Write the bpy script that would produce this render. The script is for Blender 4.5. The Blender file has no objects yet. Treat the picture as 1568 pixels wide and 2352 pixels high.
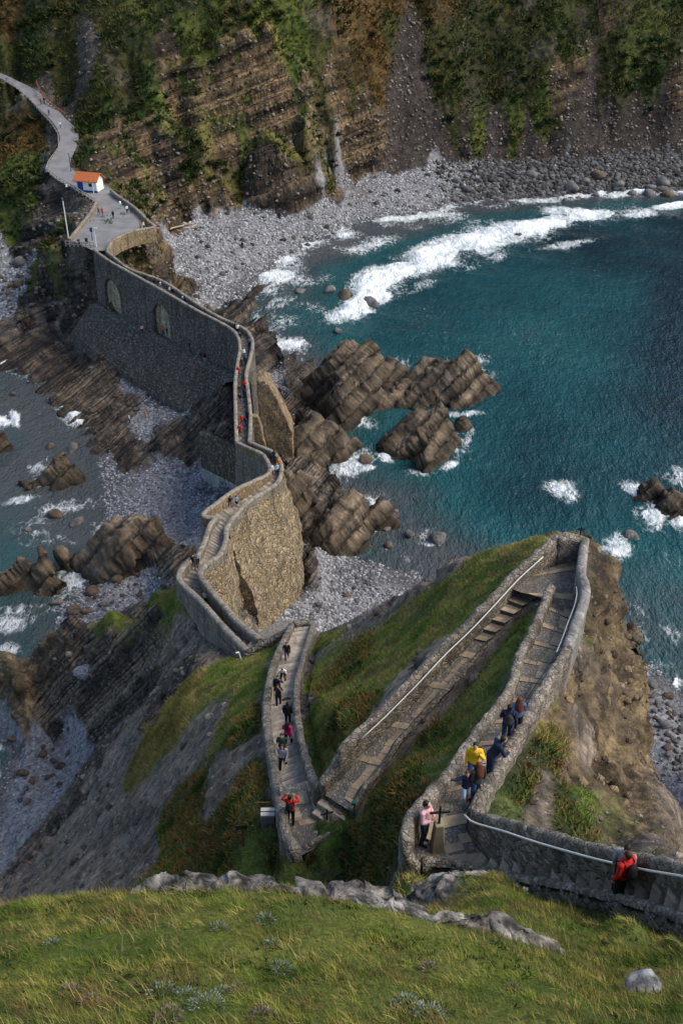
QUAL_C, QUAL_R, QUAL_S, EXPOSURE, GRASS_N = 820, 1280, (620, 950), 1.12, 250000
import bpy, bmesh, math, random
import numpy as np
from mathutils import Vector, Matrix
random.seed(7); rng = np.random.default_rng(7)
S = bpy.context.scene
COL = S.collection
# ------------------------------------------------------------------ camera
CAM_Z = 80.0; PITCH = math.radians(33.5); FPX = 2286.7
cam = bpy.data.cameras.new('camera'); camo = bpy.data.objects.new('camera', cam); COL.objects.link(camo)
camo.location = (0, 0, CAM_Z); camo.rotation_euler = (math.radians(90) - PITCH, 0, 0)
cam.sensor_fit = 'VERTICAL'; cam.sensor_height = 36.0; cam.lens = 35.0
cam.clip_start = 0.5; cam.clip_end = 4000
S.camera = camo
CP, SP = math.cos(PITCH), math.sin(PITCH)
def ray(u, v):
    dn = (v - 1176) / FPX
    return (u - 784) / FPX, CP - dn * SP, -SP - dn * CP
def P(u, v, z):
    """a point of the place from a survey reading: bearing u, v and height z above the sea"""
    rx, ry, rz = ray(u, v); t = (z - CAM_Z) / rz
    return np.array((rx * t, ry * t, z))
def proj(p):
    p = np.asarray(p, float); x = p[..., 0]; y = p[..., 1]; h = p[..., 2] - CAM_Z
    fw = y * CP - h * SP; up = y * SP + h * CP
    return 784 + FPX * x / fw, 1176 - FPX * up / fw
# ------------------------------------------------------------------ noise
_perm = rng.permutation(256).astype(np.int32); _perm = np.concatenate([_perm, _perm])
_g = rng.normal(size=(256, 3)); _g = (_g / np.linalg.norm(_g, axis=1)[:, None]).astype(np.float32)
def pnoise(p):
    p = np.asarray(p, np.float32); out = np.empty(len(p), np.float32)
    for a in range(0, len(p), 200000):
        q = p[a:a + 200000]; i = np.floor(q).astype(np.int32); f = q - i
        w = f * f * f * (f * (f * 6 - 15) + 10); r = 0
        for dx in (0, 1):
            wx = w[:, 0] if dx else 1 - w[:, 0]
            A = _perm[(i[:, 0] + dx) & 255]
            for dy in (0, 1):
                wy = wx * (w[:, 1] if dy else 1 - w[:, 1])
                B = _perm[(A + i[:, 1] + dy) & 255]
                for dz in (0, 1):
                    g = _g[_perm[(B + i[:, 2] + dz) & 255]]
                    d = g[:, 0] * (f[:, 0] - dx) + g[:, 1] * (f[:, 1] - dy) + g[:, 2] * (f[:, 2] - dz)
                    r = r + wy * (w[:, 2] if dz else 1 - w[:, 2]) * d
        out[a:a + 200000] = r * 1.5
    return out
def fbm(p, o=4, gain=.5, off=0.):
    p = np.asarray(p, np.float32) + np.float32(off); r = 0; a = 1.
    for k in range(o):
        r = r + a * pnoise(p * (2.03 ** k) + 17.3 * k); a *= gain
    return r
def ridged(p, o=4, off=0.):
    p = np.asarray(p, np.float32) + np.float32(off); r = 0; a = .5
    for k in range(o):
        r = r + a * (1 - 2 * np.abs(pnoise(p * (2.1 ** k) + 9.1 * k))); a *= .5
    return r
_n1 = rng.random(4096).astype(np.float32)
def n1(s, off=0):
    s = np.asarray(s, np.float32) + 1000; i = np.floor(s).astype(int); f = s - i; f = np.clip((f - .5) * 2.6 + .5, 0, 1); f = f * f * (3 - 2 * f)
    return _n1[(i * 7 + off) % 4096] * (1 - f) + _n1[((i + 1) * 7 + off) % 4096] * f
def sstep(a, b, x):
    t = np.clip((x - a) / (b - a), 0, 1); return t * t * (3 - 2 * t)
# bedding of the flysch: beds dip away to the upper left everywhere
_dip = math.radians(53)
BED = np.array((-.91 * math.sin(_dip), .41 * math.sin(_dip), math.cos(_dip)), np.float32)
_d2 = math.radians(21); BED2 = np.array((-.91 * math.sin(_d2), .41 * math.sin(_d2), math.cos(_d2)), np.float32)   # gentler on the mainland
def bedn(p): return np.where(np.asarray(p)[:, 1:2] > 186, BED2[None], BED[None])
def beds(p, warp=1.0):
    p = np.asarray(p, np.float32)
    return (p * bedn(p)).sum(1) + warp * 1.1 * pnoise(p * .045) + warp * .25 * pnoise(p * .25 + 5)
# ------------------------------------------------------------------ mesh + object helpers
def mesh_np(name, V, F, mat=None, col=None, smooth=False, attrs=None):
    V = np.asarray(V, np.float32); F = np.asarray(F, np.int32)
    me = bpy.data.meshes.new(name); n = F.shape[1]
    me.vertices.add(len(V)); me.vertices.foreach_set('co', V.ravel())
    me.loops.add(F.size); me.loops.foreach_set('vertex_index', F.ravel())
    me.polygons.add(len(F)); me.polygons.foreach_set('loop_start', np.arange(0, F.size, n, dtype=np.int32))
    me.update(calc_edges=True)
    if smooth: me.polygons.foreach_set('use_smooth', np.ones(len(F), bool))
    if col is not None:
        c = np.ones((len(V), 4), np.float32); c[:, :3] = col
        a = me.color_attributes.new('tint', 'FLOAT_COLOR', 'POINT'); a.data.foreach_set('color', c.ravel())
    for k, w in (attrs or {}).items():
        a = me.attributes.new(k, 'FLOAT', 'POINT'); a.data.foreach_set('value', np.asarray(w, np.float32))
    if mat: me.materials.append(mat)
    return me
def link(name, me, parent=None, loc=None):
    o = bpy.data.objects.new(name, me); COL.objects.link(o)
    if parent is not None: o.parent = parent
    if loc is not None: o.location = loc
    return o
def tag(o, label, cat, group=None):
    o['label'] = label; o['category'] = cat
    if group: o['group'] = group
    return o
def kind(o, k): o['kind'] = k; return o
def empty(name, loc, label, cat, group=None, rz=0):
    o = bpy.data.objects.new(name, None); COL.objects.link(o); o.location = loc; o.rotation_euler = (0, 0, rz); o.empty_display_size = .3
    return tag(o, label, cat, group)
class MB:
    """collects simple solids into one mesh"""
    def __init__(s): s.v = []; s.f = []
    def add(s, V, F):
        b = len(s.v); s.v += [tuple(map(float, q)) for q in V]; s.f += [tuple(i + b for i in q) for q in F]; return s
    def box(s, c, d, rz=0, tilt=None):
        hx, hy, hz = d[0] / 2, d[1] / 2, d[2] / 2; M = Matrix.Rotation(rz, 3, 'Z')
        if tilt is not None: M = M @ tilt
        V = [Vector(c) + M @ Vector((x * hx, y * hy, z * hz)) for z in (-1, 1) for x, y in ((-1, -1), (1, -1), (1, 1), (-1, 1))]
        return s.add(V, [(3, 2, 1, 0), (4, 5, 6, 7), (0, 1, 5, 4), (1, 2, 6, 5), (2, 3, 7, 6), (3, 0, 4, 7)])
    def tube(s, pts, r, n=8, cap=True):
        pts = [Vector(p) for p in pts]; R = r if isinstance(r, (list, tuple)) else [r] * len(pts); V = []; F = []
        for k, p in enumerate(pts):
            d = (pts[min(k + 1, len(pts) - 1)] - pts[max(k - 1, 0)]).normalized()
            a = d.orthogonal().normalized() if k == 0 else (a - d * a.dot(d)).normalized()
            b = d.cross(a)
            for j in range(n):
                t = 2 * math.pi * j / n; V.append(p + R[k] * (math.cos(t) * a + math.sin(t) * b))
        for k in range(len(pts) - 1):
            for j in range(n): F.append((k * n + j, k * n + (j + 1) % n, (k + 1) * n + (j + 1) % n, (k + 1) * n + j))
        if cap: F += [tuple(range(n - 1, -1, -1)), tuple((len(pts) - 1) * n + j for j in range(n))]
        return s.add(V, F)
    def lathe(s, c, prof, n=16):
        V = []; F = []
        for r, z in prof:
            for j in range(n): V.append((c[0] + r * math.cos(2 * math.pi * j / n), c[1] + r * math.sin(2 * math.pi * j / n), c[2] + z))
        for k in range(len(prof) - 1):
            for j in range(n): F.append((k * n + j, k * n + (j + 1) % n, (k + 1) * n + (j + 1) % n, (k + 1) * n + j))
        F += [tuple(range(n - 1, -1, -1)), tuple((len(prof) - 1) * n + j for j in range(n))]
        return s.add(V, F)
    def prism(s, poly, z0, z1):
        n = len(poly); V = [(x, y, z0) for x, y in poly] + [(x, y, z1) for x, y in poly]
        return s.add(V, [tuple(range(n - 1, -1, -1)), tuple(range(n, 2 * n))] + [(i, (i + 1) % n, n + (i + 1) % n, n + i) for i in range(n)])
    def build(s, name, mat, parent=None, bevel=0, smooth=False, loc=None):
        me = bpy.data.meshes.new(name); me.from_pydata(s.v, [], s.f); me.update()
        bm = bmesh.new(); bm.from_mesh(me); bmesh.ops.recalc_face_normals(bm, faces=bm.faces)
        if bevel: bmesh.ops.bevel(bm, geom=list(bm.edges), offset=bevel, segments=1, affect='EDGES', clamp_overlap=True)
        bm.to_mesh(me); bm.free()
        if smooth: me.polygons.foreach_set('use_smooth', np.ones(len(me.polygons), bool))
        if mat: me.materials.append(mat)
        return link(name, me, parent, loc)
# ------------------------------------------------------------------ node helpers
class NT:
    def __init__(s, name):
        s.m = bpy.data.materials.new(name); s.m.use_nodes = True; s.t = s.m.node_tree; s.t.nodes.clear()
        s.out = s.n('ShaderNodeOutputMaterial'); s.b = s.n('ShaderNodeBsdfPrincipled'); s.l(s.b.outputs[0], s.out.inputs[0])
        s.b.inputs['Roughness'].default_value = .85; s.b.inputs['Specular IOR Level'].default_value = .25
    def n(s, t, **k):
        o = s.t.nodes.new(t)
        for a, b in k.items(): setattr(o, a, b)
        return o
    def l(s, a, b): s.t.links.new(a, b)
    def val(s, sock, v):
        if hasattr(v, 'is_linked') or isinstance(v, bpy.types.NodeSocket): s.l(v, sock)
        else: sock.default_value = v
    def pos(s, scale=(1, 1, 1), rot=(0, 0, 0), kind='Object'):
        tc = s.n('ShaderNodeTexCoord'); mp = s.n('ShaderNodeMapping'); s.l(tc.outputs[kind], mp.inputs[0])
        mp.inputs['Scale'].default_value = scale; mp.inputs['Rotation'].default_value = rot; return mp.outputs[0]
    def noise(s, vec, scale, detail=4, rough=.55, dist=0):
        o = s.n('ShaderNodeTexNoise'); s.l(vec, o.inputs['Vector']); o.inputs['Scale'].default_value = scale
        o.inputs['Detail'].default_value = detail; o.inputs['Roughness'].default_value = rough; o.inputs['Distortion'].default_value = dist
        return o.outputs['Fac']
    def vor(s, vec, scale, feature='F1', rnd=1.0):
        o = s.n('ShaderNodeTexVoronoi', feature=feature); s.l(vec, o.inputs['Vector']); o.inputs['Scale'].default_value = scale
        o.inputs['Randomness'].default_value = rnd; return o
    def math(s, op, a, b=0., clamp=False):
        o = s.n('ShaderNodeMath', operation=op, use_clamp=clamp); s.val(o.inputs[0], a); s.val(o.inputs[1], b); return o.outputs[0]
    def map(s, x, a, b, c=0., d=1., smooth=False):
        o = s.n('ShaderNodeMapRange'); o.interpolation_type = 'SMOOTHSTEP' if smooth else 'LINEAR'
        s.val(o.inputs[0], x)
        for i, q in enumerate((a, b, c, d)): s.val(o.inputs[i + 1], q)
        return o.outputs[0]
    def ramp(s, x, stops):
        o = s.n('ShaderNodeValToRGB'); s.l(x, o.inputs[0]); e = o.color_ramp.elements
        while len(e) < len(stops): e.new(.5)
        for q, (p, c) in zip(e, stops): q.position = p; q.color = tuple(c) + (1,)
        return o.outputs[0]
    def mix(s, f, a, b, mode='MIX'):
        o = s.n('ShaderNodeMix', data_type='RGBA', blend_type=mode); s.val(o.inputs[0], f)
        for k, q in ((6, a), (7, b)):
            if isinstance(q, (tuple, list)): o.inputs[k].default_value = tuple(q) + ((1,) if len(q) == 3 else ())
            else: s.l(q, o.inputs[k])
        return o.outputs[2]
    def attr(s, name, what='Fac'):
        return s.n('ShaderNodeAttribute', attribute_name=name).outputs[what]
    def bump(s, h, strength=.5, dist=.1, prev=None):
        o = s.n('ShaderNodeBump'); o.inputs['Strength'].default_value = strength; o.inputs['Distance'].default_value = dist
        s.l(h, o.inputs['Height'])
        if prev is not None: s.l(prev, o.inputs['Normal'])
        return o.outputs[0]
    def color(s, c): s.val(s.b.inputs['Base Color'], tuple(c) + (1,) if isinstance(c, (tuple, list)) else c); return s
    def rough(s, r): s.val(s.b.inputs['Roughness'], r); return s
    def normal(s, n): s.l(n, s.b.inputs['Normal']); return s
def plain(name, c, rough=.8, var=.25, scale=6., bump=0., metal=0.):
    t = NT(name); v = t.pos(); n = t.noise(v, scale, 4)
    t.color(t.mix(n, tuple(q * (1 - var) for q in c), tuple(min(1, q * (1 + var)) for q in c))).rough(rough); t.b.inputs['Metallic'].default_value = metal
    if bump: t.normal(t.bump(n, bump, .02))
    return t.m
# ------------------------------------------------------------------ survey of walls and paths
def survey(pts):
    """fill missing heights along the line, then to metres"""
    uv = np.array([p[:2] for p in pts], float); s = np.concatenate([[0], np.cumsum(np.linalg.norm(np.diff(uv, axis=0), axis=1))])
    k = [i for i, p in enumerate(pts) if len(p) > 2]
    z = np.interp(s, s[k], [pts[i][2] for i in k])
    return np.array([P(u, v, q) for (u, v), q in zip(uv, z)])
def resample(L, n=None, step=None, smooth=True):
    L = np.asarray(L, float)
    if smooth and len(L) > 2:                       # Catmull-Rom
        E = np.vstack([2 * L[0] - L[1], L, 2 * L[-1] - L[-2]]); out = []
        for i in range(1, len(E) - 2):
            for t in np.linspace(0, 1, 10, endpoint=False):
                a, b, c, d = E[i - 1], E[i], E[i + 1], E[i + 2]
                out.append(.5 * (2 * b + (c - a) * t + (2 * a - 5 * b + 4 * c - d) * t * t + (3 * b - a - 3 * c + d) * t ** 3))
        L = np.array(out + [L[-1]])
    s = np.concatenate([[0], np.cumsum(np.linalg.norm(np.diff(L, axis=0), axis=1))])
    if n is None: n = max(2, int(round(s[-1] / step)) + 1)
    q = np.linspace(0, s[-1], n)
    return np.stack([np.interp(q, s, L[:, k]) for k in range(3)], 1)
LINES = {
 # B: landing by the cross up to the lookout corner
 'B_in': [(966, 1985, 60.25), (948, 1968, 60.5), (937, 1940, 60.85), (934, 1915, 61.0), (937, 1890, 61.0), (945, 1868, 60.95), (983, 1822), (1026, 1778, 60.2), (1070, 1712), (1118, 1647, 58.6), (1171, 1577), (1193, 1501, 57.3), (1219, 1452), (1242, 1400), (1258, 1358, 56.3), (1266, 1342, 56.2)],
 'B_out': [(1343, 1236, 56.4), (1337, 1280), (1335, 1317), (1344, 1345), (1341, 1377, 57.0), (1324, 1426), (1302, 1486, 57.7), (1276, 1531), (1238, 1591), (1212, 1640, 58.8), (1185, 1690), (1149, 1752, 59.6), (1118, 1800), (1100, 1832, 60.6), (1093, 1856, 60.8)],
 'A_up': [(1093, 1856, 60.8), (1110, 1868), (1180, 1886, 61.9), (1260, 1911), (1350, 1935, 63.5), (1450, 1958), (1568, 1982, 65.3), (1680, 2012, 66.4)],
 'A_kerb': [(968, 1975, 60.15), (1005, 1972, 60.15), (1060, 1980, 60.3), (1130, 1997, 60.8), (1250, 2018, 62.0), (1380, 2044, 63.5), (1480, 2068), (1568, 2098, 65.3), (1680, 2136, 66.2)],
 # lookout corner end wall
 'end': [(1279, 1226, 56.7), (1310, 1228, 56.6), (1343, 1236, 56.4)],
 # C: lookout corner back down to the lower landing
 'C_out': [(1279, 1226, 56.7), (1219, 1280), (1174, 1321, 56.0), (1122, 1377), (1069, 1433, 55.2), (1006, 1493), (942, 1561), (882, 1621), (851, 1651), (810, 1689), (781, 1726, 53.3), (772, 1742, 53.0), (753, 1774, 52.5), (738, 1802, 52.2)],
 'C_kerb': [(1258, 1360, 55.5), (1246, 1368, 55.2), (1212, 1390), (1182, 1420, 54.5), (1156, 1446, 54.3), (1107, 1490), (1051, 1552), (994, 1610), (949, 1660), (918, 1695), (878, 1757), (838, 1802, 52.3), (822, 1832), (808, 1856, 51.95)],
 'L3_kerb': [(834, 1866, 51.4), (796, 1886), (756, 1913, 51.3), (707, 1936, 51.2), (694, 1952, 51.0)],
 # D: lower landing down to the gate by the cove
 'D_in': [(738, 1802, 52.0), (726, 1800, 51.8), (707, 1751), (691, 1692), (683, 1643, 46.4), (680, 1602), (681, 1562), (691, 1529, 40.5), (699, 1494), (712, 1453, 35.2), (718, 1432, 33.6)],
 'D_out': [(680, 1957, 51.9), (672, 1936, 52.0), (658, 1914), (647, 1860, 51.8), (639, 1819), (630, 1765, 49.4), (620, 1711), (613, 1665, 46.0), (611, 1616), (615, 1578, 42.4), (624, 1534), (637, 1497, 38.2), (655, 1459), (669, 1431, 33.9)],
 'D_end': [(675, 1429, 33.6), (695, 1427, 33.5), (718, 1430, 33.6)],
 # E, F, G: down round the big retaining wall to the bridge
 'E_in': [(596, 1466, 33.0), (542, 1422), (504, 1377), (467, 1332, 26.8), (461, 1310, 26.3), (482, 1287, 26.0), (504, 1272), (518, 1239), (521, 1209, 22.6), (542, 1179), (572, 1149), (609, 1126), (636, 1107, 18.6), (646, 1082, 18), (643, 1058), (628, 1038), (602, 1026), (573, 1015, 17.2)],
 'E_out': [(570, 1500, 33.0), (561, 1486, 33.0), (516, 1441), (467, 1385), (426, 1346, 26.8), (412, 1330), (414, 1310), (433, 1287, 25.6), (456, 1269), (471, 1239), (482, 1205), (496, 1187, 22.2)],
 'G_out': [(496, 1187, 22.2), (478, 1186, 22.3), (467, 1178, 22.2), (504, 1149), (542, 1122), (587, 1101), (611, 1090, 18.4), (620, 1076), (613, 1056), (600, 1040), (572, 1028), (543, 1014, 17.2)],
 'br_R': [(573, 1015, 17.2), (575, 955), (570, 900, 17.0), (565, 860), (573, 825), (580, 790), (574, 768, 17.0), (555, 750), (500, 725), (450, 695), (375, 645), (300, 617), (262, 590), (245, 575, 19.3)],
 'br_L': [(543, 1014, 17.2), (541, 940), (540, 880, 17.0), (546, 830), (551, 797), (546, 772, 17.0), (525, 750), (450, 710), (375, 667), (300, 625), (250, 597), (216, 572, 19.3)],
}
LN = {k: survey(v) for k, v in LINES.items()}
def strip_sides(a, b, n):
    return resample(a, n), resample(b, n)
def z_below(L, h): L = L.copy(); L[:, 2] -= h; return L
# walkways: left edge, right edge, height of the floor along it (metres above the sea)
def walkway(a, b, za, n):
    A, B = strip_sides(a, b, n); z = np.interp(np.linspace(0, 1, n), za[0], za[1])
    A[:, 2] = z; B[:, 2] = z; return A, B
def under_walls(a, b, h, n, ends=None):
    A, B = strip_sides(a, b, n); z = (A[:, 2] + B[:, 2]) / 2 - h; z = np.convolve(np.pad(z, 6, mode='edge'), np.ones(13) / 13, 'valid')
    if ends: z[:] = z + np.linspace(ends[0] - z[0], ends[1] - z[-1], n) * .0
    A[:, 2] = z; B[:, 2] = z; return A, B
EF_L = np.vstack([LN['E_out'], LN['G_out'][1:]])
WALK = {
 'A': walkway(LN['A_kerb'][1:], LN['A_up'], ([0, .12, 1], [59.92, 60.05, 65.85]), 60),
 'B': walkway(LN['B_in'][4:], LN['B_out'][::-1][:-3], ([0, .12, .5, 1], [59.9, 59.75, 57.6, 55.45]), 80),
 'top': walkway(np.vstack([LN['B_in'][-1:], LN['C_out'][2:0:-1]]), LN['B_out'][3::-1], ([0, 1], [55.4, 55.4]), 20),
 'C': walkway(LN['C_out'][1:], LN['C_kerb'], ([0, .26, 1], [55.35, 54.35, 51.75]), 80),
 'D': under_walls(LN['D_out'][3:], LN['D_in'], .72, 120),
 'E': walkway(LN['E_out'][1:], LN['E_in'][:9], ([0, .45, .6, 1], [31.9, 25.6, 25.0, 21.4]), 100),
 'G': walkway(LN['G_out'][2:], LN['E_in'][8:], ([0, .35, 1], [21.3, 18.0, 16.1]), 60),
 'bridge': walkway(LN['br_L'], LN['br_R'], ([0, .5, .8, 1], [16.1, 15.9, 16.9, 18.3]), 120),
}
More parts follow.
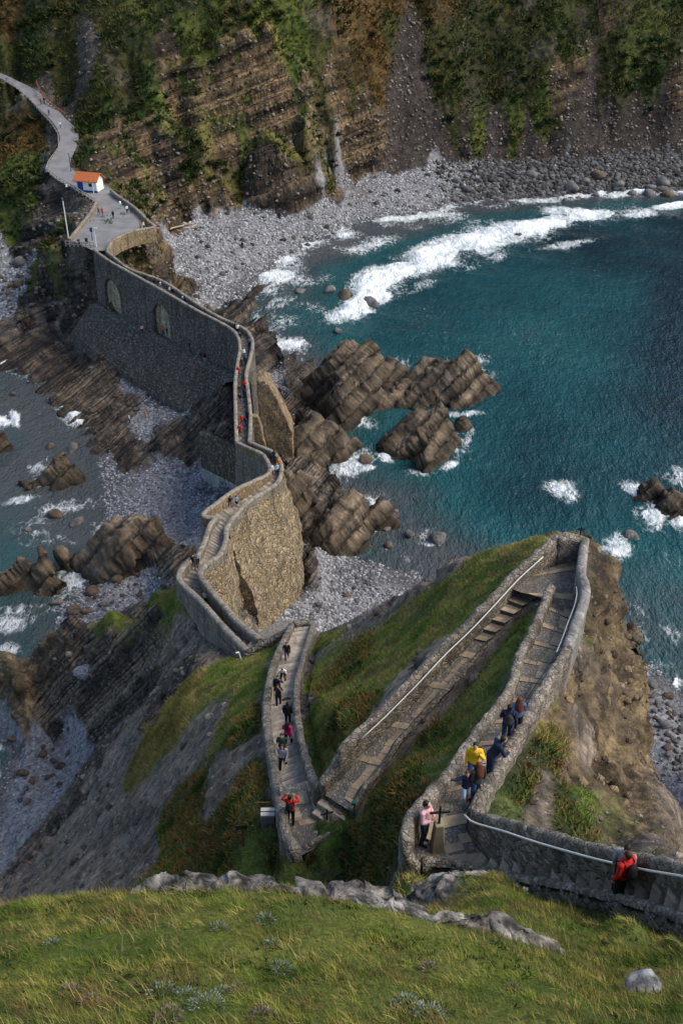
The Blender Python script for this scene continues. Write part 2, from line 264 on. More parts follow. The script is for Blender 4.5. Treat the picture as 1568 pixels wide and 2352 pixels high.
# ------------------------------------------------------------------ terrain
# (bearing u, v, height, ground kind)  g grass  y dry grass  h heather scrub  o rusty scrub  r bedded rock  d dark slabs  s bare soil  p cobbles  c crag  k scree
CT = [
 (1400,2130,65.4,'g'),(1568,2130,66.1,'g'),(1300,2090,64.2,'g'),(1460,2095,65.2,'g'),(1150,2020,62.0,'g'),(1000,1995,61.1,'g'),(960,2010,61.0,'g'),(1210,2060,63.2,'g'),(1050,2040,62.3,'s'),
 # gully behind the crest, lower landing
 (930,2030,58.0,'d'),(880,1960,52.0,'d'),(830,1990,51.5,'h'),(700,1985,50.6,'g'),(650,1962,51.0,'g'),(690,1976,51.0,'g'),(730,1957,51.1,'g'),(622,1940,50.4,'h'),(782,1915,51.25,'g'),(600,1960,49.8,'g'),(640,1990,50.2,'g'),(600,2000,49.0,'g'),(500,2000,46.5,'h'),(400,1990,43,'h'),(330,1990,38,'s'),(250,2030,33,'s'),(100,2050,20,'s'),(0,2060,12,'s'),(860,1890,53.2,'h'),(800,1930,51.2,'h'),(900,1850,55.2,'h'),
 # between C and B
 (1000,1700,53.6,'h'),(1060,1620,54.3,'g'),(1100,1590,55.2,'g'),(1140,1500,55.0,'g'),(1200,1420,55.0,'g'),(950,1760,54.2,'h'),(930,1840,56.6,'h'),(880,1790,52.6,'h'),(1010,1770,57.0,'g'),(960,1720,53.6,'g'),(1050,1690,55.0,'g'),(910,1800,54.5,'g'),
 # between C and D, and the lip over the cove
 (720,1720,49.5,'g'),(750,1740,51.3,'g'),(720,1640,46.4,'g'),(800,1650,50.2,'h'),(860,1560,49.0,'g'),(780,1560,43.0,'h'),(730,1560,41.0,'g'),(740,1470,35.8,'g'),(900,1500,48.2,'g'),(960,1420,47.6,'g'),(1050,1400,52.0,'g'),
 (800,1440,34.5,'s'),(870,1400,38.5,'s'),(960,1350,43.0,'s'),(1060,1292,47.2,'s'),(1130,1262,50.4,'g'),(1220,1240,53.6,'g'),(1130,1330,53.0,'g'),(1270,1212,54.2,'c'),
 # headland past the lookout and the right hand crag
 (1350,1215,54.0,'c'),(1372,1250,52.5,'c'),(1385,1330,50.5,'c'),(1420,1430,48.5,'c'),(1440,1500,47.5,'c'),(1462,1600,46.8,'c'),(1490,1700,46.6,'c'),(1510,1780,47.2,'c'),(1568,1870,50.0,'s'),
 (1360,1420,54.3,'c'),(1330,1560,56.0,'c'),(1290,1650,57.2,'c'),(1250,1720,58.2,'h'),(1270,1690,57.7,'y'),(1320,1780,57.6,'c'),(1240,1830,58.7,'s'),(1330,1830,57.8,'g'),(1350,1700,54.8,'s'),(1400,1760,53.5,'c'),(1200,1800,58.8,'h'),(1300,1850,58.2,'h'),(1420,1880,57.6,'c'),(1520,1930,59.5,'s'),(1568,1970,62.0,'s'),(1150,1840,59.6,'g'),
 # left flank of the islet
 (620,1880,50.0,'h'),(560,1880,49.0,'h'),(600,1780,47.5,'h'),(590,1650,43.0,'h'),(600,1560,38.6,'g'),(540,1640,40.0,'g'),(480,1680,37.0,'s'),(520,1800,43.5,'s'),(430,1880,39.5,'h'),(460,1960,44,'h'),(350,1700,28.5,'y'),(420,1600,30.5,'y'),(500,1560,34.0,'g'),(560,1520,34.5,'g'),(620,1500,35.2,'g'),(340,1850,31.0,'s'),
 (280,1760,21.5,'s'),(220,1850,17.5,'s'),(300,1920,30.0,'s'),(120,1960,13.5,'s'),(200,1760,11.0,'d'),(300,1680,20.0,'s'),(380,1620,25.5,'d'),(440,1540,28.0,'d'),(480,1500,29.0,'s'),(60,1960,6.5,'d'),(150,1830,6.5,'d'),
 # cove floor at the far left
 (30,1690,.9,'p'),(110,1720,1.5,'p'),(170,1705,2.5,'p'),(60,1800,1.6,'p'),(120,1830,2.0,'p'),(20,1960,1.6,'p'),(-40,1800,-.5,'p'),(240,1660,7.,'d'),(330,1560,15.,'d'),
 # the rock fin left of the stair
 (410,1352,24.2,'g'),(350,1378,20.5,'g'),(250,1408,16.0,'g'),(180,1428,12.5,'d'),(100,1468,9.0,'c'),(20,1512,6.0,'c'),(-20,1560,2,'c'),(40,1600,5.0,'c'),(150,1540,9.0,'d'),(250,1490,13.5,'d'),(350,1440,18,'d'),(430,1440,24.5,'s'),(450,1390,25.,'g'),(120,1660,2.6,'d'),(210,1600,7.0,'d'),
 # behind the fin: boulders, left cove, left water
 (300,1395,6.0,'d'),(380,1350,9.5,'d'),(400,1270,6.5,'d'),(250,1390,1.5,'p'),(260,1340,1.6,'p'),(150,1420,.3,'p'),(330,1330,2.2,'p'),(420,1240,2.5,'p'),(370,1190,1.8,'p'),(300,1130,.9,'p'),(450,1170,1.4,'p'),(480,1110,1.0,'p'),(540,1152,1.2,'p'),(520,1135,1.0,'p'),(400,1090,1.6,'p'),(500,1122,1.0,'p'),(250,1080,.1,'p'),(230,1150,-.2,'p'),(180,1300,-.8,'p'),
 (60,1200,-1.1,'p'),(50,1430,-1.1,'p'),(100,950,-1.,'p'),(30,900,-1.,'p'),(-100,1100,-1.6,'p'),(160,1020,-.7,'p'),(200,990,-.1,'d'),
 # left flats of dipping beds below the bridge
 (60,800,.8,'d'),(100,830,.9,'d'),(180,900,.9,'d'),(215,960,.8,'d'),(120,800,1.1,'d'),(200,850,1.3,'d'),(60,775,1.1,'d'),(250,900,1.5,'d'),(0,800,.6,'d'),(300,940,1.6,'d'),(150,930,.15,'d'),(160,860,.7,'d'),(240,930,1.0,'d'),(260,1010,.8,'d'),(330,960,1.6,'p'),(420,940,2.0,'p'),(300,880,1.8,'p'),(380,880,2.6,'d'),(300,1050,.9,'d'),(400,1000,3.4,'d'),(470,950,6.0,'d'),(530,895,8.8,'d'),(520,985,5.0,'d'),(450,1030,2.2,'d'),(240,830,3.2,'d'),(100,760,.8,'s'),(20,760,1.0,'s'),(20,700,1.6,'p'),(0,620,2.6,'p'),(70,640,4.0,'p'),(40,840,.1,'d'),(120,900,.0,'d'),
 (215,760,4.5,'d'),(330,790,4.5,'r'),(430,830,5,'d'),(520,870,6.,'d'),(150,760,1.0,'s'),(200,800,1.6,'s'),
 # dark beds under the car park corner
 (140,590,12.5,'d'),(210,600,14.0,'d'),(100,640,8.0,'d'),(120,700,4.0,'d'),(210,700,7.5,'d'),(60,730,2.0,'d'),(160,740,3.0,'d'),(130,580,13.5,'g'),(90,620,9.,'g'),
 # plaza, road, slope below the road
 (190,550,17.,'s'),(240,530,17,'s'),(330,510,17.,'s'),(260,460,16.6,'s'),(200,430,16.6,'s'),(120,400,17.,'s'),(110,430,13.,'d'),(130,480,11.5,'d'),(90,520,8.5,'d'),(60,470,11.,'g'),(60,560,4.6,'d'),(40,520,6.,'g'),(0,580,3.6,'p'),(20,430,12.5,'g'),(60,380,15.,'g'),(20,320,17.0,'o'),(80,320,17.5,'o'),(40,250,20.5,'g'),(0,220,23.5,'h'),(-60,300,17,'h'),(-100,450,8,'h'),(-100,600,0,'p'),
 (155,400,17.5,'s'),(150,350,18.5,'s'),(175,310,20.0,'s'),(145,275,22.,'s'),(100,230,25.0,'s'),(50,190,28,'s'),(0,172,29.2,'s'),
 # hillside above the road
 (60,150,32.,'h'),(0,110,36,'h'),(100,100,37.,'h'),(0,0,45.8,'o'),(120,0,46.5,'h'),(200,120,36.5,'s'),(240,30,44.5,'h'),(160,210,26.5,'h'),(190,300,20.8,'h'),(200,350,19.5,'h'),(240,250,25.5,'g'),(230,330,20.3,'r'),(300,100,39.,'h'),(350,0,47.5,'g'),(270,190,31,'h'),
 # spur 1 beside the car park
 (300,230,27.,'y'),(340,240,27.5,'g'),(280,310,21.5,'r'),(250,380,18.0,'r'),(300,420,14.,'r'),(330,300,22.5,'r'),(380,400,13.,'r'),(350,470,10.,'r'),(385,515,5.2,'r'),(310,480,13.5,'r'),(340,540,13.,'r'),(420,490,5.0,'r'),
 (270,560,14.,'g'),(300,600,10.,'r'),(380,590,5.2,'r'),(360,540,9.5,'r'),(420,650,2.6,'r'),(340,620,8.0,'r'),
 # green gully, ridge 2
 (380,280,24.0,'g'),(420,320,20.5,'y'),(480,380,14.5,'y'),(540,430,9.0,'y'),(580,455,5.6,'c'),(420,400,13.2,'g'),(420,460,8.0,'g'),(450,380,15,'h'),(500,440,8.5,'r'),(470,480,5.4,'r'),(540,475,4.8,'r'),
 # main bedded face
 (480,100,40.5,'g'),(520,60,40,'y'),(400,170,35.0,'r'),(430,250,27.5,'r'),(560,250,26.5,'r'),(560,100,39.5,'r'),(650,220,28.5,'r'),(650,300,22.,'r'),(540,330,19.,'r'),(600,180,33.,'r'),(620,100,39.5,'r'),(700,200,30.0,'r'),(760,240,30.0,'r'),(560,180,30.0,'r'),(480,200,30.0,'r'),(520,140,30.0,'r'),(840,250,30.0,'r'),(600,250,30.0,'r'),(690,260,30.0,'r'),(640,60,40,'y'),(700,150,33,'g'),(440,50,45.0,'g'),(560,20,46.5,'h'),(600,40,45,'g'),(500,30,45,'g'),(640,20,47.,'g'),(720,100,38.5,'h'),
 (600,370,14.,'g'),(560,350,16.5,'g'),(600,430,9.0,'d'),(620,330,18.5,'r'),(660,355,16.5,'r'),(700,375,13.5,'y'),(750,405,9.0,'y'),(680,420,8.5,'r'),(760,440,4.8,'r'),(620,455,5.,'d'),(690,455,4.8,'r'),(590,400,10.5,'h'),
 # right hand slopes, all lower towards the boulder shore
 (760,300,21.5,'h'),(820,290,21.5,'r'),(780,150,33,'o'),(860,120,33,'o'),(740,60,40,'h'),(680,120,36,'g'),(720,180,30,'h'),(800,350,15.0,'r'),(880,340,14.5,'r'),(820,390,7.5,'r'),(760,380,11.,'r'),(800,200,30.,'h'),(800,100,38.5,'o'),(760,20,47.,'o'),(880,180,31.,'o'),(900,70,41.,'h'),(920,130,36.,'k'),(900,250,24.5,'k'),(960,250,24.0,'k'),(980,330,13.5,'k'),(1050,350,9.5,'k'),(900,380,7.2,'k'),(950,180,30.5,'k'),(1000,380,5.6,'p'),
 (1000,100,38.5,'h'),(1020,200,28.5,'h'),(1050,300,16.,'h'),(1100,330,11.,'g'),(1180,300,13.,'g'),(1200,200,25.5,'h'),(1150,100,37.,'h'),(1100,20,46,'h'),(1000,10,47,'o'),(1250,250,18.5,'g'),(1250,330,9.0,'k'),(1300,100,35.,'h'),(1280,180,27,'r'),(1220,130,30,'h'),(1350,60,40,'h'),(1340,150,30,'r'),(1420,220,22,'h'),(1350,230,19.5,'k'),(1400,150,28.5,'h'),(1440,170,26,'g'),(1450,250,16.,'k'),(1480,320,8.0,'k'),(1400,300,11.,'k'),(1568,330,6.5,'k'),(1568,200,21.5,'r'),(1500,100,33.,'g'),(1568,40,40,'h'),(1400,30,42.5,'r'),(1300,0,46,'g'),(1250,0,47,'h'),(1660,200,20,'k'),
 (900,0,49,'o'),(700,0,49.5,'g'),
 # boulder shore and shingle beach
 (1100,380,5.2,'p'),(1300,365,5.0,'p'),(1480,358,5.,'p'),(1568,350,5.0,'p'),(1200,410,2.8,'p'),(1400,410,2.0,'p'),(1568,400,2.0,'p'),(1150,455,-.1,'p'),(1350,445,-.1,'p'),(1568,440,.0,'p'),(1700,420,.2,'p'),
 (760,425,5.0,'p'),(900,410,4.8,'p'),(900,450,3.2,'p'),(1020,440,1.8,'p'),(700,470,4.0,'p'),(600,490,4.6,'p'),(460,510,4.8,'p'),(400,560,4.0,'p'),(420,620,2.2,'p'),(500,600,2.4,'p'),(600,560,1.9,'p'),(700,530,1.0,'p'),(800,500,.5,'p'),(480,680,.9,'p'),(550,650,.4,'p'),(640,600,.1,'p'),(760,550,-.5,'p'),(900,505,-.5,'p'),(1040,475,-.4,'p'),
 (520,720,1.0,'d'),(560,730,.8,'d'),(590,760,.3,'d'),(600,700,.0,'d'),
 # sea bed; raised mid-sea points paint the sunlit patch as paler turquoise water
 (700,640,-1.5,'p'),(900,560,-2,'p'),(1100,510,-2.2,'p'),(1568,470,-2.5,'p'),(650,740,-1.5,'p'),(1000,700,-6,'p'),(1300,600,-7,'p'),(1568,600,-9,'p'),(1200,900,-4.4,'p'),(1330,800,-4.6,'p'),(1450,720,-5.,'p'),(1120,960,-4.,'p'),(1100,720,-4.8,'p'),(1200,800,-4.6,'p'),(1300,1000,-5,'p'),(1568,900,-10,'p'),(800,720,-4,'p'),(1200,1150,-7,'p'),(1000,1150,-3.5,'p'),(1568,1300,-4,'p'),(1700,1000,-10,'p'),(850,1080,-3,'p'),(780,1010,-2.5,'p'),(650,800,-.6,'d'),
 # shallows and rock shelf right of the bridge
 (620,830,1.2,'d'),(640,880,.7,'p'),(610,780,.8,'d'),(650,930,.8,'d'),(610,1000,3.,'d'),(650,1060,3.5,'d'),(610,900,3,'d'),(690,870,1.5,'d'),
 # right cove
 (680,1330,1.9,'p'),(760,1330,1.2,'p'),(850,1330,.6,'p'),(920,1320,.1,'p'),(880,1370,1.0,'p'),(700,1390,2.4,'p'),(780,1400,2.2,'p'),(650,1420,3.5,'p'),(720,1420,3.6,'p'),(950,1345,.4,'p'),(1000,1300,-1,'p'),(820,1280,-.1,'p'),(900,1240,-1.3,'p'),(700,1240,2.,'d'),(660,1280,2.2,'p'),
 # boulder shore at the right edge
 (1500,1560,.2,'p'),(1520,1620,1.2,'p'),(1560,1640,.8,'p'),(1568,1740,1.8,'p'),(1540,1700,1.8,'p'),(1480,1520,-.2,'p'),(1450,1420,-1.,'p'),(1640,1600,-.5,'p'),(1700,1740,-.5,'p'),(1568,1560,-.6,'p'),(1600,1810,4,'p'),
]
# the grassy hill in front, read every hundred marks
_cu = [-100, 0, 150, 300, 500, 700, 900, 1050, 1200, 1310]
_cv = [2070, 2058, 2045, 2034, 2024, 2034, 2068, 2108, 2148, 2186]
_cz = [66.2, 66.4, 66.5, 66.8, 67.2, 67.5, 67.6, 67.6, 67.5, 67.2]
for _u in range(-100, 1311, 70):
    _v, _z = np.interp(_u, _cu, _cv) + 16, np.interp(_u, _cu, _cz)
    for _t in (0, .02, .3, .65, 1.0):
        CT.append((_u, _v + (2352 - _v) * _t, _z + (70.3 - _z) * (_t ** .85) + (.03 if _t == .02 else 0), 'g'))
for _u in (1380, 1450, 1520, 1600, 1680):
    for _v, _z in ((2352, 69.9), (2290, 68.7), (2230, 67.4), (2170, 66.2)): CT.append((_u, _v, _z + (1568 - _u) * -.001, 'g'))
_bu = [700, 760, 800, 900, 1000, 1100, 1568, 1700]; _bv = [450, 440, 407, 395, 382, 366, 350, 345]
def on_cliff(u, v, k, yb): c = ray(u, v); c = c[1] / -c[2]; return (80 * c - yb + 5 * k) / (c + k)
def fix(q):
    u, v, z, g = q
    if g == 'p' or z < 5.1: return q
    if u >= 705 and v < 440:
        vb = np.interp(u, _bu, _bv)
        if v > vb - 8: return q
        yb = P(u, vb, 5.)[1]; k = float(np.interp(u, [700, 780, 900, 1100, 1568], [.60, .62, .82, .85, .9])); yb += {'k': 2.5, 'r': -1.}.get(g, 0)
        return (u, v, on_cliff(u, v, k, yb), g)
    if 395 <= u < 705 and v <= 352: return (u, v, on_cliff(u, v, .62, np.interp(u, [395, 560, 705], [257., 259., 264.]) - (1.5 if g == 'r' else 0)), g)
    return q
CT = [fix(q) for q in CT]
# foot of the cliffs over the beach and the boulder shore
_fu = [470, 520, 560, 600, 640, 690, 740, 762, 790, 840, 900, 1000, 1100, 1300, 1568, 1680]
_fv = [500, 486, 474, 460, 462, 462, 450, 436, 412, 402, 395, 382, 366, 360, 350, 345]
for _u in range(480, 1690, 45):
    _v = np.interp(_u, _fu, _fv); CT.append((_u, _v + 7, 4.7, 'p'))
    yb = P(_u, _v, 4.9)[1]; k = .35 if _u < 860 else .8
    CT.append((_u, _v - 14, on_cliff(_u, _v - 14, k, yb), 'd' if _u < 780 else ('r' if _u < 880 else 'k')))
HID = [  # ground no reading reaches: metres
 (0,0,74.6,'g'),(-7,0,74.5,'g'),(7,0,74,'g'),(0,-8,78,'g'),(-10,-8,78,'g'),(10,-8,78,'g'),(-3,2.5,72.6,'g'),(3,2.5,72.5,'g'),(-5,2.5,72.5,'g'),(5.5,2.5,72.2,'g'),
 (0,12.5,60,'h'),(-3.5,13.2,58,'h'),(-7,13.5,56.5,'h'),(-11,14,53,'h'),(1.5,11.6,62.4,'d'),(-14,20,44,'s'),(-6,19,51,'h'),(0,18.5,51.3,'h'),(-22,26,32,'s'),(-16,12,53,'g'),(-30,30,18,'s'),(-14,8,60,'g'),(-1,15.5,55,'h'),
 (-30,45,12,'s'),(-40,55,3,'p'),(-45,40,0,'p'),
 # behind the fin
 (-19,80.5,11,'d'),(-27,86,4,'d'),(-36,88,-.5,'p'),(-43,84,-1,'p'),(-15,80,14,'d'),(-24,96,2,'p'),
 # under the stair walls
 (-13,76,20,'d'),(-12,84,14,'d'),(-9,90,4.5,'s'),(-6.5,96,2.8,'p'),(-7,88,5,'s'),(-5,75,12,'s'),(-6.5,63,22,'s'),(-4,64,20,'s'),(-8.5,80,9,'s'),(-14.5,90,6,'p'),(-13,97,4,'p'),(-10.5,104,9,'d'),(-7,106,6,'d'),(-4.5,103,4,'d'),(-4,95,2,'p'),(-9,114,6,'d'),(-14,122,3,'d'),(-13,134,4,'d'),(-15,146,5,'d'),(-10,140,1.5,'d'),(-11,150,1.,'d'),(-17,126.5,8.5,'d'),(-14.8,127.5,8.5,'d'),(-19,131,5.5,'d'),(-18,123.5,1.2,'p'),(-15,120.5,1.3,'p'),(-21,126.5,1.,'p'),(-5,112,3,'d'),(-6,120,3.5,'d'),(-5,128,2.5,'d'),(-8,133,3,'d'),(-20,153,5,'d'),(-18,156,3,'d'),(-26,160,5,'d'),(-24,163,3.,'d'),(-35,168,5.5,'d'),(-32,173,5,'r'),(-42,182,14,'r'),(-36,185,11,'r'),(-17.5,110,5,'p'),
 # seaward side of the D / C lip down to the cove
 (-1,62,25,'s'),(1,64,22,'s'),(3,70,12,'s'),(1,76,6,'p'),(7,60,28,'s'),(8,72,6,'p'),(12,58,25,'s'),(14,66,2,'p'),(16,50,30,'c'),(20,56,0,'p'),(22,46,22,'c'),(26,50,-2,'p'),(-3,72,10,'s'),(-2,82,3.5,'p'),
 # right crag down to the sea
 (13.5,40.5,42,'c'),(16,41,30,'c'),(20,40,14,'c'),(25,40,-1,'p'),(17.5,34,36,'c'),(21,33,20,'c'),(26,32,2,'p'),(16,28,38,'c'),(20,27,24,'c'),(25,26,4,'p'),(14,22,46,'c'),(18,21,32,'c'),(24,20,8,'p'),(16,15,50,'s'),(21,14,34,'s'),(14,10,60,'s'),(30,30,-1,'p'),(35,45,-2,'p'),(28,60,-2,'p'),(30,75,1,'p'),
 # behind the mainland skyline
 (-60,330,62,'h'),(0,345,66,'h'),(60,360,66,'h'),(120,380,62,'h'),(-130,330,70,'h'),(-60,420,105,'h'),(40,430,110,'h'),(140,440,105,'h'),(-170,420,110,'h'),(200,400,80,'h'),(-140,280,50,'h'),(-130,230,10,'h'),(-100,190,-1,'p'),(170,330,14,'k'),(190,290,-2,'p'),(-90,140,-3,'p'),(-70,90,-3,'p'),(-60,60,-3,'p'),
]
KINDS = 'gyhorkdspc'
pts = [tuple(P(u, v, z)) + (k,) for u, v, z, k in CT] + [tuple(map(float, h[:3])) + (h[3],) for h in HID]
for q in resample(LN['A_kerb'], 22):                # turf in front of the low kerb
    for dy, dz in ((.4, -.06), (1.0, .38)): pts.append((q[0], q[1] - dy, q[2] + dz, 'g'))
for nm, (A, B) in WALK.items():                     # the walkways lie on the ground
    if nm in ('bridge', 'E', 'G'): continue
    M = (A + B) / 2
    for q in M[::6]: pts.append((q[0], q[1], q[2] - .25, 's'))
CX = np.array([p[:3] for p in pts]); CK = np.array([KINDS.index(p[3]) for p in pts])
def gy(y):                                          # half width of the ground plan at distance y
    h = np.interp(y, [-10, 0, 5.6, 10, 24, 56, 100, 180, 250, 330, 440], [6, 8, 9.8, 13.5, 30, 52, 80, 80, 78, 50, 40])
    return .343 * (np.maximum(y, 1) * .834 + h * .552) * 1.15 + 1.5
def dom(x, y): return np.stack([x / gy(y), 1.15 * np.log(np.maximum(y, -9) + 14.)], -1)
D0 = dom(CX[:, 0], CX[:, 1])
# thin out points that fall nearly on one another
keep = []
for i in range(len(D0)):
    if all((D0[i, 0] - D0[j, 0]) ** 2 + (D0[i, 1] - D0[j, 1]) ** 2 > .006 ** 2 for j in keep): keep.append(i)
CX, CK, D0 = CX[keep], CK[keep], D0[keep]
def ker(d2): return np.sqrt(d2 + .018 ** 2)
_A = ker(((D0[:, None] - D0[None]) ** 2).sum(-1)); n_ = len(D0)
_M = np.zeros((n_ + 3, n_ + 3)); _M[:n_, :n_] = _A - 1e-4 * np.eye(n_); _M[:n_, n_] = 1; _M[:n_, n_ + 1:] = D0; _M[n_:, :n_] = _M[:n_, n_:].T
_w = np.linalg.solve(_M, np.concatenate([CX[:, 2], np.zeros(3)]))
def ground0(x, y):
    d = dom(np.asarray(x, float).ravel(), np.asarray(y, float).ravel()); out = np.empty(len(d))
    for a in range(0, len(d), 40000):
        q = d[a:a + 40000]
        k = ker((q[:, 0:1] - D0[None, :, 0]) ** 2 + (q[:, 1:2] - D0[None, :, 1]) ** 2)
        out[a:a + 40000] = k @ _w[:n_] + _w[n_] + q @ _w[n_ + 1:]
    return out.reshape(np.shape(x))
def kinds_at(x, y):
    """weights of the ten ground kinds, patchy"""
    d = dom(x, y); p3 = np.stack([d[:, 0] * 30, d[:, 1] * 30, 0 * x], 1)
    d = d + .010 * np.stack([fbm(p3, 4), fbm(p3, 4, off=50)], 1) + .012 * np.stack([pnoise(p3 * .35 + 9), pnoise(p3 * .35 + 70)], 1)
    W = np.zeros((len(x), len(KINDS)), np.float32)
    for a in range(0, len(d), 40000):
        q = d[a:a + 40000]
        d2 = (q[:, 0:1] - D0[None, :, 0]) ** 2 + (q[:, 1:2] - D0[None, :, 1]) ** 2
        w = 1 / (d2 + 2e-5) ** 2.5
        for k in range(len(KINDS)): W[a:a + 40000, k] = w[:, CK == k].sum(1)
    return W / W.sum(1, keepdims=True)
# walkway carving: ground stays under every floor
_wp = np.vstack([np.concatenate([(A * (1 - t) + B * t) for t in (0, .25, .5, .75, 1)]) for n, (A, B) in WALK.items() if n not in ('bridge',)])
from mathutils import kdtree
_kd = kdtree.KDTree(len(_wp))
for i, q in enumerate(_wp): _kd.insert((q[0], q[1], 0), i)
_kd.balance()
def carve(x, y, z):
    near = (y > 8) & (y < 116) & (np.abs(x) < 20)
    for i in np.nonzero(near)[0]:
        c, j, d = _kd.find((x[i], y[i], 0))
        if d < .7: z[i] = min(z[i], _wp[j, 2] - .22)
        elif d < 1.6 : z[i] = min(z[i], _wp[j, 2] + .1 + (d - .7) * 1.5)
    return z
_pb = np.array([q for q, k in zip(CX, CK) if KINDS[k] == 'p' and q[1] > 186 and q[0] > -75])
_db = _pb[:, :2] / 100.; _kb = lambda d2: np.sqrt(d2 + .05 ** 2); _nb = len(_pb)
_Ab = np.zeros((_nb + 3, _nb + 3)); _Ab[:_nb, :_nb] = _kb(((_db[:, None] - _db[None]) ** 2).sum(-1)) - .02 * np.eye(_nb); _Ab[:_nb, _nb] = _Ab[_nb, :_nb] = 1; _Ab[:_nb, _nb + 1:] = _db; _Ab[_nb + 1:, :_nb] = _db.T
_wb = np.linalg.solve(_Ab, np.concatenate([_pb[:, 2], [0, 0, 0]]))
def beach_z(x, y):
    d = np.stack([x, y], -1) / 100.; return _kb(((d[:, None] - _db[None]) ** 2).sum(-1)) @ _wb[:_nb] + _wb[_nb] + d @ _wb[_nb + 1:]
BEACH = np.array([P(u, v, z)[:2] for u, v, z in [(388, 517, 5)] + [(u, v, 4.9) for u, v in zip(_fu, _fv)] + [(1720, 500, 0), (1400, 500, 0), (1150, 520, 0), (950, 570, 0), (800, 640, 0), (680, 700, 0), (600, 700, 0), (540, 690, .2), (480, 690, .8), (436, 655, 2.), (408, 590, 4)]])
def inside(poly, x, y):
    r = np.zeros(len(x), bool); n = len(poly)
    for i in range(n):
        a, b = poly[i], poly[(i + 1) % n]
        if a[1] == b[1]: continue
        c = ((a[1] > y) != (b[1] > y)) & (x < (b[0] - a[0]) * (y - a[1]) / (b[1] - a[1]) + a[0]); r ^= c
    return r
SPURS = [(np.array([P(*q) for q in [(375, 275, 25.), (410, 305, 22.), (445, 338, 18.3), (492, 386, 13.3), (540, 428, 8.6), (575, 456, 5.)]]), 1.9), (np.array([P(*q) for q in [(610, 300, 22.), (645, 325, 19.6), (685, 362, 15.0), (722, 392, 10.8), (757, 424, 6.4)]]), 2.0)]
def ground1(x, y, spurs=True):
    sh = np.shape(x); x = np.asarray(x, float).ravel(); y = np.asarray(y, float).ravel(); z = ground0(x, y)
    m = (y > 190) & (y < 330) & (x > -46) & (x < 190); i = np.nonzero(m)[0]; b = beach_z(x[i], y[i]); ins = inside(BEACH, x[i], y[i])
    zz = z[i]; foot = np.interp(x[i], BEACH[1:17, 0], BEACH[1:17, 1]); behind = (y[i] >= foot) & (x[i] > BEACH[1, 0])
    zz = np.where(ins, b, zz); zz = np.where(behind & ~ins, np.maximum(zz, np.minimum(b, 5.) + .25 * (y[i] - foot)), zz); z[i] = zz
    for line, slope_ in (SPURS if spurs else []):                        # rocky spurs running down to the beach
        L = resample(line, 40); j = np.nonzero((y > L[:, 1].min() - 14) & (y < L[:, 1].max() + 14) & (x > L[:, 0].min() - 14) & (x < L[:, 0].max() + 14))[0]
        if len(j) == 0: continue
        d2 = (x[j][:, None] - L[None, :, 0]) ** 2 + (y[j][:, None] - L[None, :, 1]) ** 2; a = d2.argmin(1); d = np.sqrt(d2.min(1))
        z[j] = np.maximum(z[j], L[a, 2] - np.maximum(0, d - .5) * slope_ )
    return z.reshape(sh)
# coarse sampling, then rows spread along each column by what they span
KM = 1.28
NC0, NY0 = 400, 1400
ky0 = np.exp(np.linspace(math.log(14. - 6), math.log(450 + 14.), NY0)) - 14.
kk0 = np.linspace(-KM, KM, NC0)
GX, GY = kk0[:, None] * gy(ky0)[None], np.broadcast_to(ky0, (NC0, NY0))
GZ = ground1(GX, GY); SPM = np.clip((GZ - ground1(GX, GY, False)) / 1.2, 0, 1)
def ground(x, y, GZ=GZ):
    """bilinear look-up of the smooth ground"""
    x = np.asarray(x, float); y = np.asarray(y, float)
    a = (np.clip(x / gy(y), -KM, KM) + KM) / (2 * KM) * (NC0 - 1); b = (np.log(np.clip(y, -5.9, 449) + 14.) - math.log(8.)) / (math.log(464.) - math.log(8.)) * (NY0 - 1)
    i = np.clip(a.astype(int), 0, NC0 - 2); j = np.clip(b.astype(int), 0, NY0 - 2); s, t = a - i, b - j
    return (GZ[i, j] * (1 - s) + GZ[i + 1, j] * s) * (1 - t) + (GZ[i, j + 1] * (1 - s) + GZ[i + 1, j + 1] * s) * t
NC, NR = QUAL_C, QUAL_R
kk = np.linspace(-KM, KM, NC)
zi = np.stack([np.interp(kk, kk0, GZ[:, j]) for j in range(NY0)], 1)       # NC x NY0
X0 = kk[:, None] * gy(ky0)[None]; Y0 = np.broadcast_to(ky0, (NC, NY0))
dist = np.sqrt(X0 ** 2 + Y0 ** 2 + (zi - 80) ** 2)
el = np.arctan2(zi - 80, np.sqrt(X0 ** 2 + Y0 ** 2)); el = np.where(Y0 < 2, el[:, [np.argmax(ky0 >= 2)]], el)
step3 = np.sqrt(np.diff(Y0, axis=1) ** 2 + np.diff(zi, axis=1) ** 2) / dist[:, 1:]
step = np.abs(np.diff(el, axis=1)) + .30 * step3 * np.where(zi[:, 1:] < -1.5, .15, 1)
step = np.where(Y0[:, 1:] > 345, step * .12, step); step = np.where(Y0[:, 1:] < 3.5, step * .2, step)
cum = np.concatenate([np.zeros((NC, 1)), np.cumsum(step, 1)], 1); cum /= cum[:, -1:]
